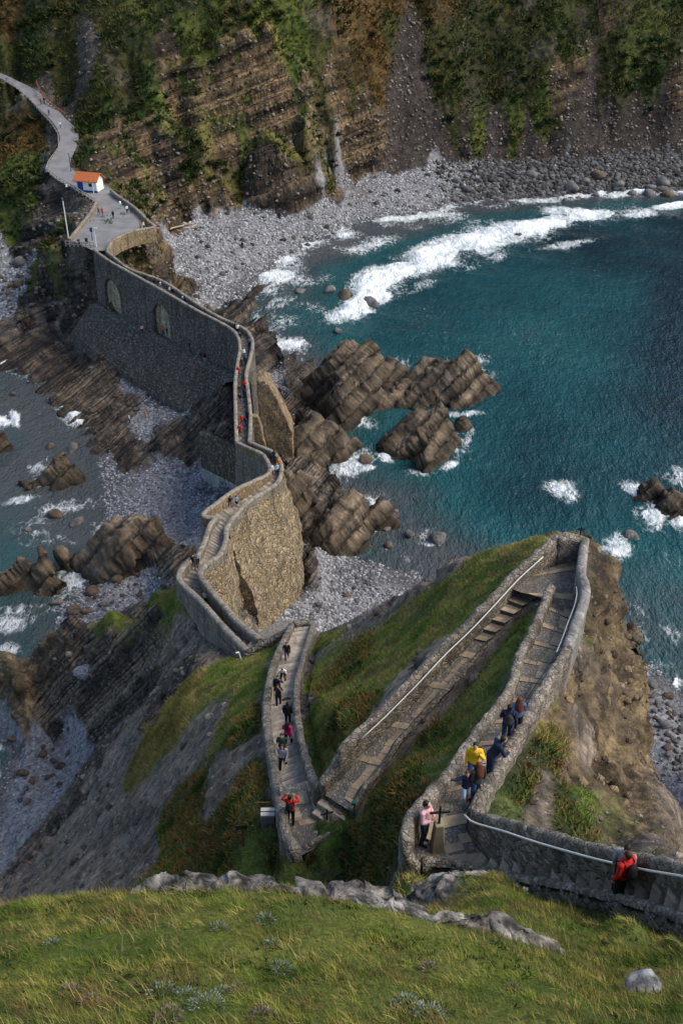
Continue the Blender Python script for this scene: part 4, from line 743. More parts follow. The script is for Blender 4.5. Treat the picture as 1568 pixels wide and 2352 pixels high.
def mesh_mixed(name, V, F, E, mat, smooth=True):
    me = bpy.data.meshes.new(name); me.from_pydata([tuple(q) for q in V.tolist()], [], [tuple(f) for f in F.tolist()] + [tuple(dict.fromkeys(e)) for e in E]); me.update()
    me.polygons.foreach_set('use_smooth', np.full(len(me.polygons), smooth)); me.materials.append(mat); return me
def wall_prof(w, deep, n=6, top=.10):
    h = w / 2; up = [(-h, deep * k) if not np.ndim(deep) else (-h, np.asarray(deep) * k) for k in np.linspace(1, .0, n + 1)[:-1]]
    rnd = [(-h, .16), (-h * .86, .06), (-h * .5, .012), (0, 0), (h * .5, .012), (h * .86, .06), (h, .16)]
    return up + rnd + [(-o, d) for o, d in up[::-1]]
def wall(name, key, w, deep, label, mat, cope=None, step=.3, amp=.035, cat='wall', parent=None, line=None, n=7):
    L = LN[key] if line is None else line
    V, F, E = sweep(L, wall_prof(w, deep, n), step, amp, off=len(name) + len(label or ''))
    o = link(name, mesh_mixed(name, V, F, E, mat), parent)
    if label: tag(o, label, cat)
    if cope:
        h = w / 2 + .03
        pr = [(-h, .20), (-h, .10), (-h * .85, .0), (-h * .4, -.045), (0, -.055), (h * .4, -.045), (h * .85, .0), (h, .10), (h, .20)]
        V, F, E = sweep(L, pr, step, amp * .9, 1.6, off=3); link('coping', mesh_mixed('coping', V, F, E, cope), o)
    return o
wall('parapet_wall', 'C_out', .34, 1.7, 'long rubble wall with white handrail beside the middle zigzag ramp', M_rubble, None, .14, .055)
wall('parapet_wall', 'B_in', .32, 2.4, 'rubble wall between grass strip and upper ramp, behind the pink shirt man', M_rubble, None, .12, .05)
k_ = 10
wall('parapet_wall', None, .36, 1.9, 'rough rubble wall along the outer crag side of the upper ramp', M_rubble, None, .12, .06, line=LN['B_out'][6:])
wall('parapet_wall', None, .32, 2.2, 'smooth grey rendered wall bending round the lookout corner', M_cope_grey, M_cope_grey, .15, .015, line=LN['B_out'][:7])
wall('parapet_wall', 'end', .5, 2.2, 'short stone end wall of the lookout under the far cross', M_rubble, None, .12, .04)
wall('parapet_wall', 'A_up', .30, 2.0, 'dark stone wall with white rope above the steps at lower right', M_rubble, None, .10, .04)
wall('kerb_wall', 'A_kerb', .24, 1.1, 'low grey kerb wall between the grass and the steps at lower right', M_rubble, None, .10, .035, 'low wall')
wall('kerb_wall', 'C_kerb', .20, .8, 'low pale kerb along the grass strip side of the middle ramp', M_rubble, None, .14, .03, 'low wall')
wall('kerb_wall', 'L3_kerb', .30, 1.0, 'low kerb closing the lower landing beside the small cross', M_rubble, None, .12, .03, 'low wall')
wall('parapet_wall', 'D_out', .40, 2.2, 'long curving wall on the left of the crowded stair flight', M_rubble, None, .18, .05)
wall('parapet_wall', 'D_in', .34, 1.7, 'curving wall between the crowded stair and the grassy slope', M_rubble, None, .18, .045)
wall('parapet_wall', 'D_end', .40, 2.2, 'short end wall closing the foot of the crowded stair', M_rubble, None, .15, .03)
gate_line = survey([(560, 1497, 33.3), (572, 1492), (605, 1474), (640, 1456), (672, 1438, 34.0)])
wall('landing_wall', None, .5, 4.5, 'plain dark wall joining the two stair flights above the cove', M_bridge, None, .3, .03, line=gate_line)
wall('parapet_wall', 'E_in', .46, 1.6, 'pale topped parapet along the golden retaining wall', M_rubble, M_cope, .25, .05)
wall('parapet_wall', 'E_out', .46, 1.7, 'parapet with worn mortar on the left of the lower stair', M_rubble, M_cope, .3, .04)
wall('parapet_wall', 'G_out', .46, 1.6, 'ochre parapet bending past the couple on the wide steps', M_pier, M_cope, .4, .04)
# ------------------------------------------------------------------ floors
def floor_mat(name, dark, light, flag):
    t = NT(name); v = t.pos((1, 1, 1)); c = t.vor(v, 8.5); e = t.vor(v, 8.5, 'DISTANCE_TO_EDGE').outputs['Distance']
    sep = t.n('ShaderNodeSeparateColor'); t.l(c.outputs['Color'], sep.inputs[0])
    cob = t.mix(sep.outputs[0], dark, light); cob = t.mix(t.map(e, 0, .18, .75, 0, True), cob, (.10, .088, .075))
    n = t.noise(v, 3., 5, .65); n2 = t.noise(v, .6, 4)
    fl = t.mix(t.map(n, .25, .75), tuple(q * .55 for q in flag), tuple(min(1, q * 1.3) for q in flag))
    base = t.mix(t.attr('flag'), cob, fl)
    base = t.mix(1., base, t.attr('tint', 'Color'), 'MULTIPLY')
    base = t.mix(t.map(n2, .45, .7, 0, .45, True), base, (.07, .062, .055))
    t.color(base).rough(.9)
    h = t.math('ADD', t.math('MULTIPLY', t.map(e, 0, .2, 0, 1, True), t.math('SUBTRACT', 1., t.attr('flag'))), t.math('MULTIPLY', n, .5))
    t.normal(t.bump(h, .7, .03)); return t.m
M_floor = floor_mat('cobbles_and_flagstones', (.11, .102, .094), (.25, .23, .205), (.36, .30, .22))
M_floor_grey = floor_mat('worn_grey_stone', (.12, .113, .103), (.25, .23, .205), (.34, .30, .25))
def stairs(name, key, n_steps, mat, rng_=(0, 1), nose=.36, flat=None, cob=False):
    """treads with a pale nosing and cobble fill, real risers; n_steps over the run"""
    A, B = WALK[key]; V = []; F = []; flag = []; tint = []
    s = np.linspace(rng_[0], rng_[1], n_steps + 1); N = len(A); ii = np.linspace(0, 1, N)
    at = lambda L, t: np.array([np.interp(t, ii, L[:, k]) for k in range(3)])
    def quad(a, b, c, d, fl, tn):
        k = len(V); V.extend([a, b, c, d]); F.append((k, k + 1, k + 2, k + 3)); flag.extend([fl] * 4); tint.extend([tn] * 4)
    for i in range(n_steps):
        a0, b0, a1, b1 = at(A, s[i]), at(B, s[i]), at(A, s[i + 1]), at(B, s[i + 1])
        z = (a0[2] + a1[2]) / 2 ; zn = z + (a1[2] - a0[2])
        for q in (a0, b0, a1, b1): q[2] = z
        up = zn > z; ln = np.linalg.norm(a1 - a0)
        f = min(.8, nose / max(ln, .01))
        m = 7; tn0 = rng.uniform(.72, 1.12)
        # nosing lies at the low-side edge of the tread
        ts = (0, f, 1) if up else (0, 1 - f, 1)
        for h in range(2):
            isn = (h == 0) == up
            pa, pb, pc, pd = [lp for lp in (a0 * (1 - ts[h]) + a1 * ts[h], b0 * (1 - ts[h]) + b1 * ts[h], b0 * (1 - ts[h + 1]) + b1 * ts[h + 1], a0 * (1 - ts[h + 1]) + a1 * ts[h + 1])]
            cuts = np.sort(np.concatenate([[0, 1], rng.uniform(.15, .85, 2 if isn else 1)])) if isn else [0, 1]
            for c0, c1 in zip(cuts[:-1], cuts[1:]):
                g = .012 if isn else 0
                q0 = pa + (pb - pa) * c0; q1 = pa + (pb - pa) * c1; q2 = pd + (pc - pd) * c1; q3 = pd + (pc - pd) * c0
                w = rng.uniform(.75, 1.25) * tn0
                quad(q0, q1, q2, q3, 1. if isn else (0. if cob else .35), (w, w * rng.uniform(.95, 1.02), w * rng.uniform(.9, 1.03)))
        # riser
        lo, hi = min(z, zn), max(z, zn); r0, r1 = a1.copy(), b1.copy()
        k = len(V); V.extend([(r0[0], r0[1], lo), (r1[0], r1[1], lo), (r1[0], r1[1], hi), (r0[0], r0[1], hi)]); F.append((k, k + 1, k + 2, k + 3)); flag.extend([.8] * 4); tint.extend([(.42, .40, .38)] * 4)
    me = mesh_np(name, np.array(V), np.array(F), mat, np.array(tint), False, {'flag': flag})
    return kind(link(name, me), 'structure')
def ramp(name, key, mat, band=1.7, centre=True, zoff=0., spine=.5):
    A, B = WALK[key]; n = len(A); m = 8
    V = np.concatenate([(A * (1 - t) + B * t)[:, None] for t in np.linspace(0, 1, m)], 1).reshape(-1, 3); V[:, 2] += .02 * fbm(V * 1.5, 3)
    F = grid_faces(n, m).tolist(); flag = [0.] * len(V); tint = [(1, 1, 1)] * len(V); V = V.tolist()
    s = np.concatenate([[0], np.cumsum(np.linalg.norm(np.diff((A + B) / 2, axis=0), axis=1))]); ii = s
    at = lambda L, d: np.array([np.interp(d, ii, L[:, k]) for k in range(3)])
    def slab(d0, d1, t0, t1):
        k = len(V); c = []
        for d, t in ((d0, t0), (d0, t1), (d1, t1), (d1, t0)):
            q = at(A, d) * (1 - t) + at(B, d) * t; q[2] += .03; c.append(q)
        V.extend([q.tolist() for q in c]); F.append([k, k + 1, k + 2, k + 3]); w = rng.uniform(.75, 1.2)
        flag.extend([1.] * 4); tint.extend([(w, w * rng.uniform(.93, 1.0), w * rng.uniform(.82, 1.0))] * 4)
    d = band * .4
    while d < s[-1] - .6:                             # cross bands
        cuts = np.sort(np.concatenate([[0, 1], rng.uniform(.2, .8, 2)]))
        for c0, c1 in zip(cuts[:-1], cuts[1:]): slab(d, d + rng.uniform(.26, .34), c0 + .01, c1 - .01)
        if centre:
            e = d + .36; end = min(d + band, s[-1])
            while e < end - .12:
                ln = min(rng.uniform(.3, .6), end - e - .02); j = rng.uniform(-.03, .03)
                slab(e, e + ln - .02, spine - .12 + j, spine + .12 + j); e += ln
        d += band * rng.uniform(.85, 1.15)
    return kind(link(name, mesh_np(name, np.array(V), np.array(F), mat, np.array(tint), False, {'flag': flag})), 'structure')
stairs('stone_steps', 'A', 18, M_floor, (.08, 1), .24)
ramp('path', 'B', M_floor, 1.5, True, 0, .6)
ramp('path', 'top', M_floor, 1.6, False)
stairs('stone_steps', 'C', 6, M_floor, (.03, .30), .30)
_C = WALK['C']; WALK['C2'] = (_C[0][23:], _C[1][23:]); ramp('path', 'C2', M_floor, 1.9, True, 0, .72)
stairs('stone_steps', 'D', 40, M_floor_grey, (0, 1), .34, cob=True)
stairs('stone_steps', 'E', 44, M_floor_grey, (0, 1), .3)
stairs('stone_steps', 'G', 26, M_floor_grey, (0, 1), .4)
# lower landing (L3), upper landing (L1), foot of D
def patch(name, pix, z, mat, nflag=10, dz=.0):
    poly = [P(u, v, z)[:2] for u, v in pix]; c = np.mean(poly, 0); V = []; F = []; flag = []; tint = []
    n = len(poly); V = [(q[0], q[1], z) for q in poly]; F0 = tuple(range(n)); k = n
    me = bpy.data.meshes.new(name); vs = list(V); fs = [F0]; fl = [0.] * n; tn = [(1, 1, 1)] * n
    for i in range(nflag):
        a = rng.uniform(0, 6.28); q = c + rng.uniform(-.5, .5, 2) * np.ptp(np.array(poly), axis=0) * .7; w, h = rng.uniform(.35, .8), rng.uniform(.22, .32); a = rng.choice([.25, .25 + 1.57])
        R = np.array([[math.cos(a), -math.sin(a)], [math.sin(a), math.cos(a)]]); b = len(vs)
        for sx_, sy_ in ((-1, -1), (1, -1), (1, 1), (-1, 1)):
            g = q + R @ np.array([sx_ * w / 2, sy_ * h / 2]); vs.append((g[0], g[1], z + .012 + i * .0015))
        fs.append((b, b + 1, b + 2, b + 3)); w_ = rng.uniform(.8, 1.2); fl += [1.] * 4; tn += [(w_, w_ * .97, w_ * .9)] * 4
    me.from_pydata(vs, [], fs); me.update()
    bm = bmesh.new(); bm.from_mesh(me); bmesh.ops.recalc_face_normals(bm, faces=bm.faces); bm.to_mesh(me); bm.free()
    a = me.attributes.new('flag', 'FLOAT', 'POINT'); a.data.foreach_set('value', np.array(fl, np.float32))
    c_ = np.ones((len(vs), 4), np.float32); c_[:, :3] = tn; a = me.color_attributes.new('tint', 'FLOAT_COLOR', 'POINT'); a.data.foreach_set('color', c_.ravel())
    me.materials.append(mat); return kind(link(name, me), 'structure')
patch('path', [(648, 1850), (670, 1925), (690, 1965), (760, 1930), (800, 1898), (838, 1872), (835, 1830), (775, 1785), (735, 1800), (700, 1800), (640, 1800)], 51.02, M_floor, 14)
patch('path', [(935, 1900), (940, 1955), (965, 1990), (1010, 1985), (1080, 1985), (1130, 1960), (1110, 1880), (1080, 1850), (985, 1840)], 59.94, M_floor, 10)
patch('path', [(555, 1500), (600, 1490), (680, 1450), (730, 1440), (720, 1425), (640, 1425), (590, 1455)], 32.4, M_floor_grey, 3)
# steps up from the lower landing to the ramp
_A, _B = WALK['C'][0], WALK['C'][1]; _d = ((_A[-1] + _B[-1]) - (_A[-6] + _B[-6]))[:2]; _d /= np.linalg.norm(_d)
for i in (1, 2):
    a0, b0 = _A[-1][:2] + _d * .30 * (i - 1), _B[-1][:2] + _d * .30 * (i - 1); z = 51.75 - .24 * i
    m = MB(); m.prism([a0 - _d * .02, b0 - _d * .02, b0 + _d * .30, a0 + _d * .30], z - .5, z); o = m.build('stone_steps', M_floor_grey, bevel=.02)
    me = o.data; at_ = me.attributes.new('flag', 'FLOAT', 'POINT'); at_.data.foreach_set('value', np.ones(len(me.vertices), np.float32)); ca = me.color_attributes.new('tint', 'FLOAT_COLOR', 'POINT'); ca.data.foreach_set('color', np.tile([.95, .93, .9, 1], len(me.vertices)).astype(np.float32)); kind(o, 'structure')
# ------------------------------------------------------------------ bodies carrying the stairs and the bridge
def body_side(L, zbot, batter, out, step=.6, rowh=.6, amp=.1, sc=.6, flip=False):
    """one long face: from line L down to zbot, leaning out by batter per metre, to the side 'out' (+1 right)"""
    L = resample(L, step=step); T, R = tangents(L); n = len(L); zb = np.interp(np.linspace(0, 1, n), np.linspace(0, 1, len(zbot)), zbot) if np.ndim(zbot) else np.full(n, zbot)
    m = max(3, int((L[:, 2] - zb).max() / rowh)); V = []
    for k in np.linspace(0, 1, m):
        z = L[:, 2] * (1 - k) + zb * k; V.append(np.concatenate([L[:, :2] + R * out * (batter * (L[:, 2] - z))[:, None], z[:, None]], 1))
    V = np.stack(V, 1).reshape(-1, 3); 
    d = fbm(V * sc, 4, off=out * 3 + 11) + .6 * ridged(V * sc * 1.9, 3, 5); nr = np.repeat(R * out, m, 0); V[:, :2] += nr * (amp * d)[:, None]
    return V, grid_faces(n, m, out < 0)
def shift(L, o, dz=0.):
    T, R = tangents(L); Q = L.copy(); Q[:, :2] += R * o; Q[:, 2] += dz; return Q
stair_wall = empty('retaining_wall', (-9, 90, 1), 'tall golden stone retaining wall carrying the stair over the cove', 'retaining wall')
def part_np(name, V, F, mat, parent, smooth=True):
    o = link(name, mesh_np(name, V, F, mat, None, smooth), parent); o.matrix_parent_inverse = Matrix.Translation(parent.location).inverted(); return o
Ein = resample(LN['E_in'], 160)
kfac = int(160 * .40)
V, F = body_side(shift(Ein, .22, -.9), 0.0, .045, 1, .4, .45, .22, .55); part_np('golden_face', V, F, M_warm, stair_wall)
V, F = body_side(shift(resample(EF_L, 160), -.22, -1.0), 1.0, .06, -1, .5, .6, .12, .5); part_np('rubble_face', V, F, M_rubble, stair_wall)
# the projecting bay of the golden wall
bay = [q for q in Ein if 84.5 < q[1] < 104 and q[2] < 24]; bay = resample(np.array(bay), 40, smooth=False)
Tb, Rb = tangents(bay); top = bay.copy(); top[:, 2] -= 1.2 + 2.2 * np.linspace(1, 0, 40) ** 2
rows = []
for k in np.linspace(0, 1, 44):
    z = top[:, 2] * (1 - k) + 0.0 * k; o = .35 + 1.5 * sstep(0, .45, np.full(40, k)) + .5 * k
    rows.append(np.concatenate([bay[:, :2] + Rb * o[:, None] + Tb * (2.6 * k * np.linspace(1, 0, 40) ** 1.0)[:, None], z[:, None]], 1))
V = np.stack(rows, 1); nb, mb = V.shape[:2]; V = V.reshape(-1, 3)
V[:, :2] += np.repeat(Rb, mb, 0) * (.30 * (fbm(V * .7, 4, off=71) + .7 * ridged(V * 1.2, 3, 8)))[:, None]
back = bay[:, None, :] * np.ones((1, mb, 1)); G = V.reshape(nb, mb, 3)
ends = []
for e, fl in ((0, True), (nb - 1, False)):
    inner = G[e].copy(); inner[:, :2] -= Rb[e] * 2.2; ends.append((np.stack([inner, G[e]], 0).reshape(-1, 3), grid_faces(2, mb, False) if fl else grid_faces(2, mb, True)))
inn = G[:, 0].copy(); inn[:, :2] -= Rb * .6; ends.append((np.stack([inn, G[:, 0]], 1).reshape(-1, 3), grid_faces(nb, 2)))
Fs_ = [grid_faces(nb, mb)]; Vs_ = [V]; b0 = len(V)
for v_, f_ in ends: Vs_.append(v_); Fs_.append(f_ + b0); b0 += len(v_)
part_np('buttress', np.vstack(Vs_), np.vstack(Fs_), M_warm, stair_wall)
# --- bridge
BL, BR = resample(LN['br_L'], 120), resample(LN['br_R'], 120)
bridge = empty('stone_bridge', (-14, 130, 1), 'long stone footbridge with two arched recesses running to the car park', 'bridge')
poly = [q[:2] for q in shift(BL, -.25)] + [q[:2] for q in shift(BR, .25)][::-1]
def bridge_body():
    L, R_ = shift(BL, -.25, -.8), shift(BR, .25, -.8); n = len(L); L2, R2 = shift(BL, -.7), shift(BR, .7)
    L2[:, 2] = np.interp(np.arange(n), [0, n * .45, n * .5, n], [-1, 0, 4, 5]); R2[:, 2] = -.5
    V = np.stack([L, L2, R2, R_], 1).reshape(-1, 3); F = []
    for i in range(n - 1):
        for k in range(4): F.append((i * 4 + k, (i + 1) * 4 + k, (i + 1) * 4 + (k + 1) % 4, i * 4 + (k + 1) % 4))
    F += [(0, 1, 2, 3), tuple(n * 4 - 4 + k for k in (3, 2, 1, 0))]
    me = bpy.data.meshes.new('b'); me.from_pydata(V.tolist(), [], F); bm = bmesh.new(); bm.from_mesh(me); bmesh.ops.recalc_face_normals(bm, faces=bm.faces); bm.to_mesh(me); bm.free(); return me
def on_left_face(u):
    uu, vv = proj(BL); i = int(np.argmin(np.abs(uu[40:] - u))) + 40; T, R = tangents(BL); return BL[i], T[i], R[i]
def arch_outline(w, zb, zt, n=12):
    r = w / 2; zs = zt - r * 1.15; pts = [(-r, zb), (r, zb)]
    for a in np.linspace(0, math.pi, n): pts.append((r * math.cos(a), zs + r * 1.15 * math.sin(a)))
    return pts
def arch_solid(u, w, zb, zt, d0, d1):
    c, T, R = on_left_face(u); V = []; o = arch_outline(w, zb, zt)
    for d in (d0, d1):
        for s_, z_ in o: V.append((c[0] + T[0] * s_ + R[0] * d, c[1] + T[1] * s_ + R[1] * d, z_))
    n = len(o); F = [tuple(range(n)), tuple(range(2 * n - 1, n - 1, -1))] + [(i, (i + 1) % n, n + (i + 1) % n, n + i) for i in range(n)]
    me = bpy.data.meshes.new('a'); me.from_pydata(V, [], F); bm = bmesh.new(); bm.from_mesh(me); bmesh.ops.recalc_face_normals(bm, faces=bm.faces); bm.to_mesh(me); bm.free(); return me
ARCHES = [(253, 6.0, 7.2, 15.6), (366, 5.2, 8.6, 15.6)]
bo = bpy.data.objects.new('tmp', bridge_body()); COL.objects.link(bo); cut = []
for a in ARCHES:
    co = bpy.data.objects.new('tmp_cut', arch_solid(*a, -3.0, 1.1)); COL.objects.link(co); cut.append(co)
    md = bo.modifiers.new('b', 'BOOLEAN'); md.object = co; md.operation = 'DIFFERENCE'; md.solver = 'EXACT'
dg = bpy.context.evaluated_depsgraph_get(); me = bpy.data.meshes.new_from_object(bo.evaluated_get(dg)); me.name = 'body'
for o in cut + [bo]: bpy.data.objects.remove(o)
me.materials.clear(); me.materials.append(M_bridge)
def adopt(o, parent): o.parent = parent; o.matrix_parent_inverse = Matrix.Translation(parent.location).inverted(); return o
adopt(link('body', me), bridge)
for a in ARCHES:
    me = arch_solid(a[0], a[1] - .02, a[2] + .5, a[3] - .01, .22, 1.4); me.materials.append(M_infill); adopt(link('arch_infill', me), bridge)
for key in ('br_L', 'br_R'):
    o = wall('parapet', key, .46, 1.3, None, M_bridge if key == 'br_L' else M_rubble, M_cope, .5, .03, parent=None, n=3); adopt(o, bridge)
A, B_ = WALK['bridge']; V = np.concatenate([(A * (1 - t) + B_ * t)[:, None] for t in np.linspace(0, 1, 5)], 1).reshape(-1, 3)
me = mesh_np('deck', V, grid_faces(len(A), 5), M_floor_grey, np.ones((len(V), 3)) * .95, False, {'flag': np.full(len(V), .45)}); adopt(link('deck', me), bridge)
# buttresses on the open sea side
def wedge(name, top, foot, w, mat, parent):
    """a raking pier: (x, y, z) at the parapet, (x, y, z) at the outer foot, thickness w along the bridge"""
    t_, f_ = np.array(top), np.array(foot); m = MB(); n = 10
    poly = [(t_[0] - .6, -1.), (t_[0] - .6, t_[2]), (t_[0] + .5, t_[2])] + [(t_[0] + .5 + (f_[0] - t_[0] - .5) * k, t_[2] + (f_[2] - t_[2]) * (k ** 1.25)) for k in np.linspace(.1, 1, n)] + [(f_[0] + .15, -1.)]
    V = [(x_, t_[1] - w / 2, z_) for x_, z_ in poly] + [(x_, t_[1] + w / 2, z_) for x_, z_ in poly]; q = len(poly)
    m.add(V, [tuple(range(q)), tuple(range(2 * q - 1, q - 1, -1))] + [(i, (i + 1) % q, q + (i + 1) % q, q + i) for i in range(q)]); o = m.build(name, mat, bevel=.10)
    bm = bmesh.new(); bm.from_mesh(o.data); bmesh.ops.triangulate(bm, faces=bm.faces); 
    for _ in range(4): bmesh.ops.subdivide_edges(bm, edges=[e for e in bm.edges if e.calc_length() > .7], cuts=1, use_grid_fill=False); bmesh.ops.triangulate(bm, faces=bm.faces)
    V = np.array([v.co[:] for v in bm.verts], np.float32); D = roughen(V, .16, .55, 23.) 
    for v, q in zip(bm.verts, D): v.co = q.tolist()
    bm.to_mesh(o.data); bm.free(); return adopt(o, parent)
wedge('buttress', (-11.7, 133.0, 16.0), (-7.4, 133.0, 7.5), 3.6, M_pier, bridge)
wedge('buttress', (-12.0, 121.5, 15.6), (-9.8, 121.5, 5.0), 1.2, M_pier, bridge)
# --- masonry apron under the arches
_Lp = shift(BL, -.45); idx_ = [i for i in range(len(_Lp)) if 48 < i < 119]; top_ = _Lp[idx_]; n = len(top_)
led = shift(top_, -2.2); led[:, 2] = np.interp(np.arange(n), [0, n - 1], [9.9, 9.3]); top_ = top_.copy(); top_[:, 2] = led[:, 2] + .05
low = shift(top_, -6.2); low[:, 2] = np.interp(np.arange(n), [0, n * .3, n * .6, n], [4.5, 2.6, 3.6, 5.2])
fo_ = shift(top_, -6.3); fo_[:, 2] = -.5
steps_ = []
for a in range(11):                                 # narrow stepped courses
    k0, k1 = a / 11., (a + 1) / 11.; q0, q1 = led * (1 - k0) + low * k0, led * (1 - k1) + low * k1; r_ = q0.copy(); r_[:, 2] = q1[:, 2] + .06; steps_ += [r_, np.concatenate([q1[:, :2], q1[:, 2:]], 1)]
G = np.stack([top_, led] + steps_ + [fo_], 1); m = G.shape[1]; V = G.reshape(-1, 3).copy()
V = roughen(V, .10, .7, 61.)
apron = link('stone_apron', mesh_np('stone_apron', V, grid_faces(n, m, True), M_course, None, False)); tag(apron, 'sloping masonry apron of narrow courses below the arched bridge side', 'apron')
# --- dark block wall by the left cove
a, b = np.array((-21., 128.2)), np.array((-13.6, 121.6)); t_ = (b - a) / np.linalg.norm(b - a); nr_ = np.array((t_[1], -t_[0]))
if nr_[1] > 0: nr_ = -nr_
blk = empty('block_wall', (*((a + b) / 2), 1.0), 'dark block wall with white bottom courses above the left cove', 'retaining wall')
ang = math.atan2(t_[1], t_[0]); ln_ = np.linalg.norm(b - a); c_ = (a + b) / 2 - nr_ * .6
m = MB(); m.box((c_[0], c_[1], 6.05), (ln_, 1.2, 6.1), ang); adopt(m.build('dark_face', M_block, bevel=.05), blk)
m = MB(); m.box((*(c_ + nr_ * .03), 1.6), (ln_, 1.2, 3.2), ang); adopt(m.build('white_courses', M_white_block, bevel=.04), blk)
m = MB(); m.box((*(b + nr_ * .25), 3.4), (.6, .7, 6.4), ang); adopt(m.build('end_pilaster', M_white_block, bevel=.04), blk)
# ------------------------------------------------------------------ road and car park
t = NT('worn_asphalt'); v = t.pos(); n = t.noise(v, .35, 5, .6); n2 = t.noise(v, 3., 4)
t.color(t.mix(t.map(n, .3, .7), (.135, .138, .145), (.225, .225, .228))).rough(.85); t.normal(t.bump(n2, .4, .05)); M_asph = t.m
M = 9; V = np.stack([RL * (1 - s_) + RR * s_ for s_ in np.linspace(0, 1, M)], 1).reshape(-1, 3); V[:, 2] += .03 * fbm(V * .3, 3)
kind(link('road', mesh_np('road', V, grid_faces(len(RL), M), M_asph, None, True)), 'structure')
# ------------------------------------------------------------------ rocks standing in the sea
def rock_mat(name, k=1.):
    t = NT(name); v = t.pos(); a = t.attr('tint', 'Color'); n = t.noise(v, 2.4 * k, 6, .68); m = t.noise(v, 11 * k, 3)
    f = t.math('ADD', t.map(n, .2, .8, .4, 1.6), t.map(m, .2, .8, -.25, .25)); cc = t.n('ShaderNodeCombineColor')
    for i in range(3): t.l(f, cc.inputs[i])
    wv = t.n('ShaderNodeVectorMath', operation='DOT_PRODUCT'); t.l(v, wv.inputs[0]); wv.inputs[1].default_value = tuple(BED)
    w = t.n('ShaderNodeTexNoise'); w.noise_dimensions = '1D'; t.l(t.math('MULTIPLY', t.math('ADD', wv.outputs['Value'], t.math('MULTIPLY', t.noise(v, .4, 3), .9)), 3.5), w.inputs['W']); w.inputs['Detail'].default_value = 3
    cl = t.n('ShaderNodeCombineColor'); ln = t.map(w.outputs['Fac'], .36, .56, .30 if k == 1. else .8, 1.2)
    for i in range(3): t.l(ln, cl.inputs[i])
    t.color(t.mix(1., t.mix(1., a, cc.outputs[0], 'MULTIPLY'), cl.outputs[0], 'MULTIPLY')).rough(.75)
    t.normal(t.bump(t.math('ADD', t.math('MULTIPLY', n, .8), w.outputs['Fac']), .9, .22)); return t.m
M_rock = rock_mat('bedded_sea_rock'); M_boulder = rock_mat('boulder_stone', 1.6)
def rock_col(p, wetline=True):
    B = beds(p, .5); nB = n01(fbm(p * .5, 4, off=33)); b = np.clip(.5 * n1(B / .7, 5) + .35 * n1(B / .22, 2) + .3 * (nB - .5) + .05, 0, 1)
    c = lerp3((.022, .019, .017), (.33, .255, .175), b ** 1.5); c = c * (.65 + .7 * n01(fbm(p * .22, 3, off=9)))[:, None]
    if wetline: c = c * (1 - .6 * sstep(1.9, .3, p[:, 2] + .5 * fbm(p * .6, 3)))[:, None]
    return c
def sea_rock(base, ridge, label, inner=(), back=2.2, cell=.17, beds_amp=.75, group=None):
    bp = np.array([P(u, v, 0.) for u, v in base]); rp = np.array([P(*q) for q in ridge]); ip = np.array([P(*q) for q in inner]).reshape(-1, 3)
    c = np.vstack([bp, rp]).mean(0)
    bk = rp.copy(); bk[:, 1] += back + rp[:, 2] * .28; bk[:, 2] = -1.2
    side = bp.copy(); d = bp[:, :2] - rp[:, :2].mean(0); side[:, :2] += d / np.linalg.norm(d, axis=1)[:, None] * 1.6; side[:, 2] = -2.6
    bk2 = bk.copy(); bk2[:, 1] += 2; bk2[:, 2] = -3
    C3 = np.vstack([bp - [0, 0, .4], rp, ip, bk, side, bk2]); xy = C3[:, :2]; sc = np.ptp(xy, axis=0).max(); q = xy / sc
    # drop near duplicates
    kp = []
    for i in range(len(q)):
        if all(np.sum((q[i] - q[j]) ** 2) > 4e-4 for j in kp): kp.append(i)
    q, C3 = q[kp], C3[kp]; kr = lambda d2: np.sqrt(d2 + .02 ** 2); n = len(q)
    A = kr(((q[:, None] - q[None]) ** 2).sum(-1)); M_ = np.zeros((n + 1, n + 1)); M_[:n, :n] = A - 2e-4 * np.eye(n); M_[:n, n] = M_[n, :n] = 1
    w = np.linalg.solve(M_, np.append(C3[:, 2], 0))
    lo, hi = xy.min(0) - 1, xy.max(0) + 1; nx, ny = (np.ceil((hi - lo) / cell)).astype(int) + 1
    gx, gy_ = np.meshgrid(np.linspace(lo[0], hi[0], nx), np.linspace(lo[1], hi[1], ny), indexing='ij'); g = np.stack([gx.ravel(), gy_.ravel()], 1) / sc
    z = kr(((g[:, None] - q[None]) ** 2).sum(-1)) @ w[:n] + w[n]
    p = np.stack([gx.ravel(), gy_.ravel(), z], 1).astype(np.float32); G = p.reshape(nx, ny, 3); N = np.cross(np.gradient(G, axis=0), np.gradient(G, axis=1)).reshape(-1, 3); N /= np.linalg.norm(N, axis=1)[:, None]
    k = sstep(-1.6, .4, z); p = p + BED * (k * settle(p, [(2.3, .85), (.6, .7)], .45))[:, None]; jn = p @ np.array([.55, .8, .2], np.float32) + .4 * pnoise(p * .5); B = beds(p, .5)
    dsp = k * (beds_amp * ((n1(B / 1.3, 1) - .5) * .8 + (n1(B / .42, 3) - .5) * .45 + (n1(B / 3, 11) - .5) * .5 + (n1(jn / 1.4, 17) - .5) * .7) + .28 * ridged(p * .6, 5, 3) + .16 * fbm(p * 1.8, 3))
    p = p + N * dsp[:, None]
    ix = np.arange(nx * ny).reshape(nx, ny); F = np.stack([ix[:-1, :-1], ix[1:, :-1], ix[1:, 1:], ix[:-1, 1:]], -1).reshape(-1, 4); F = F[p[F, 2].max(1) > -1.6]
    u, inv = np.unique(F, return_inverse=True); pv = p[u] - np.array([c[0], c[1], 0])
    o = link('sea_rock', mesh_np('sea_rock', pv, inv.reshape(F.shape), M_rock, rock_col(p[u]), False), None, (c[0], c[1], 0)); return tag(o, label, 'rock', group)
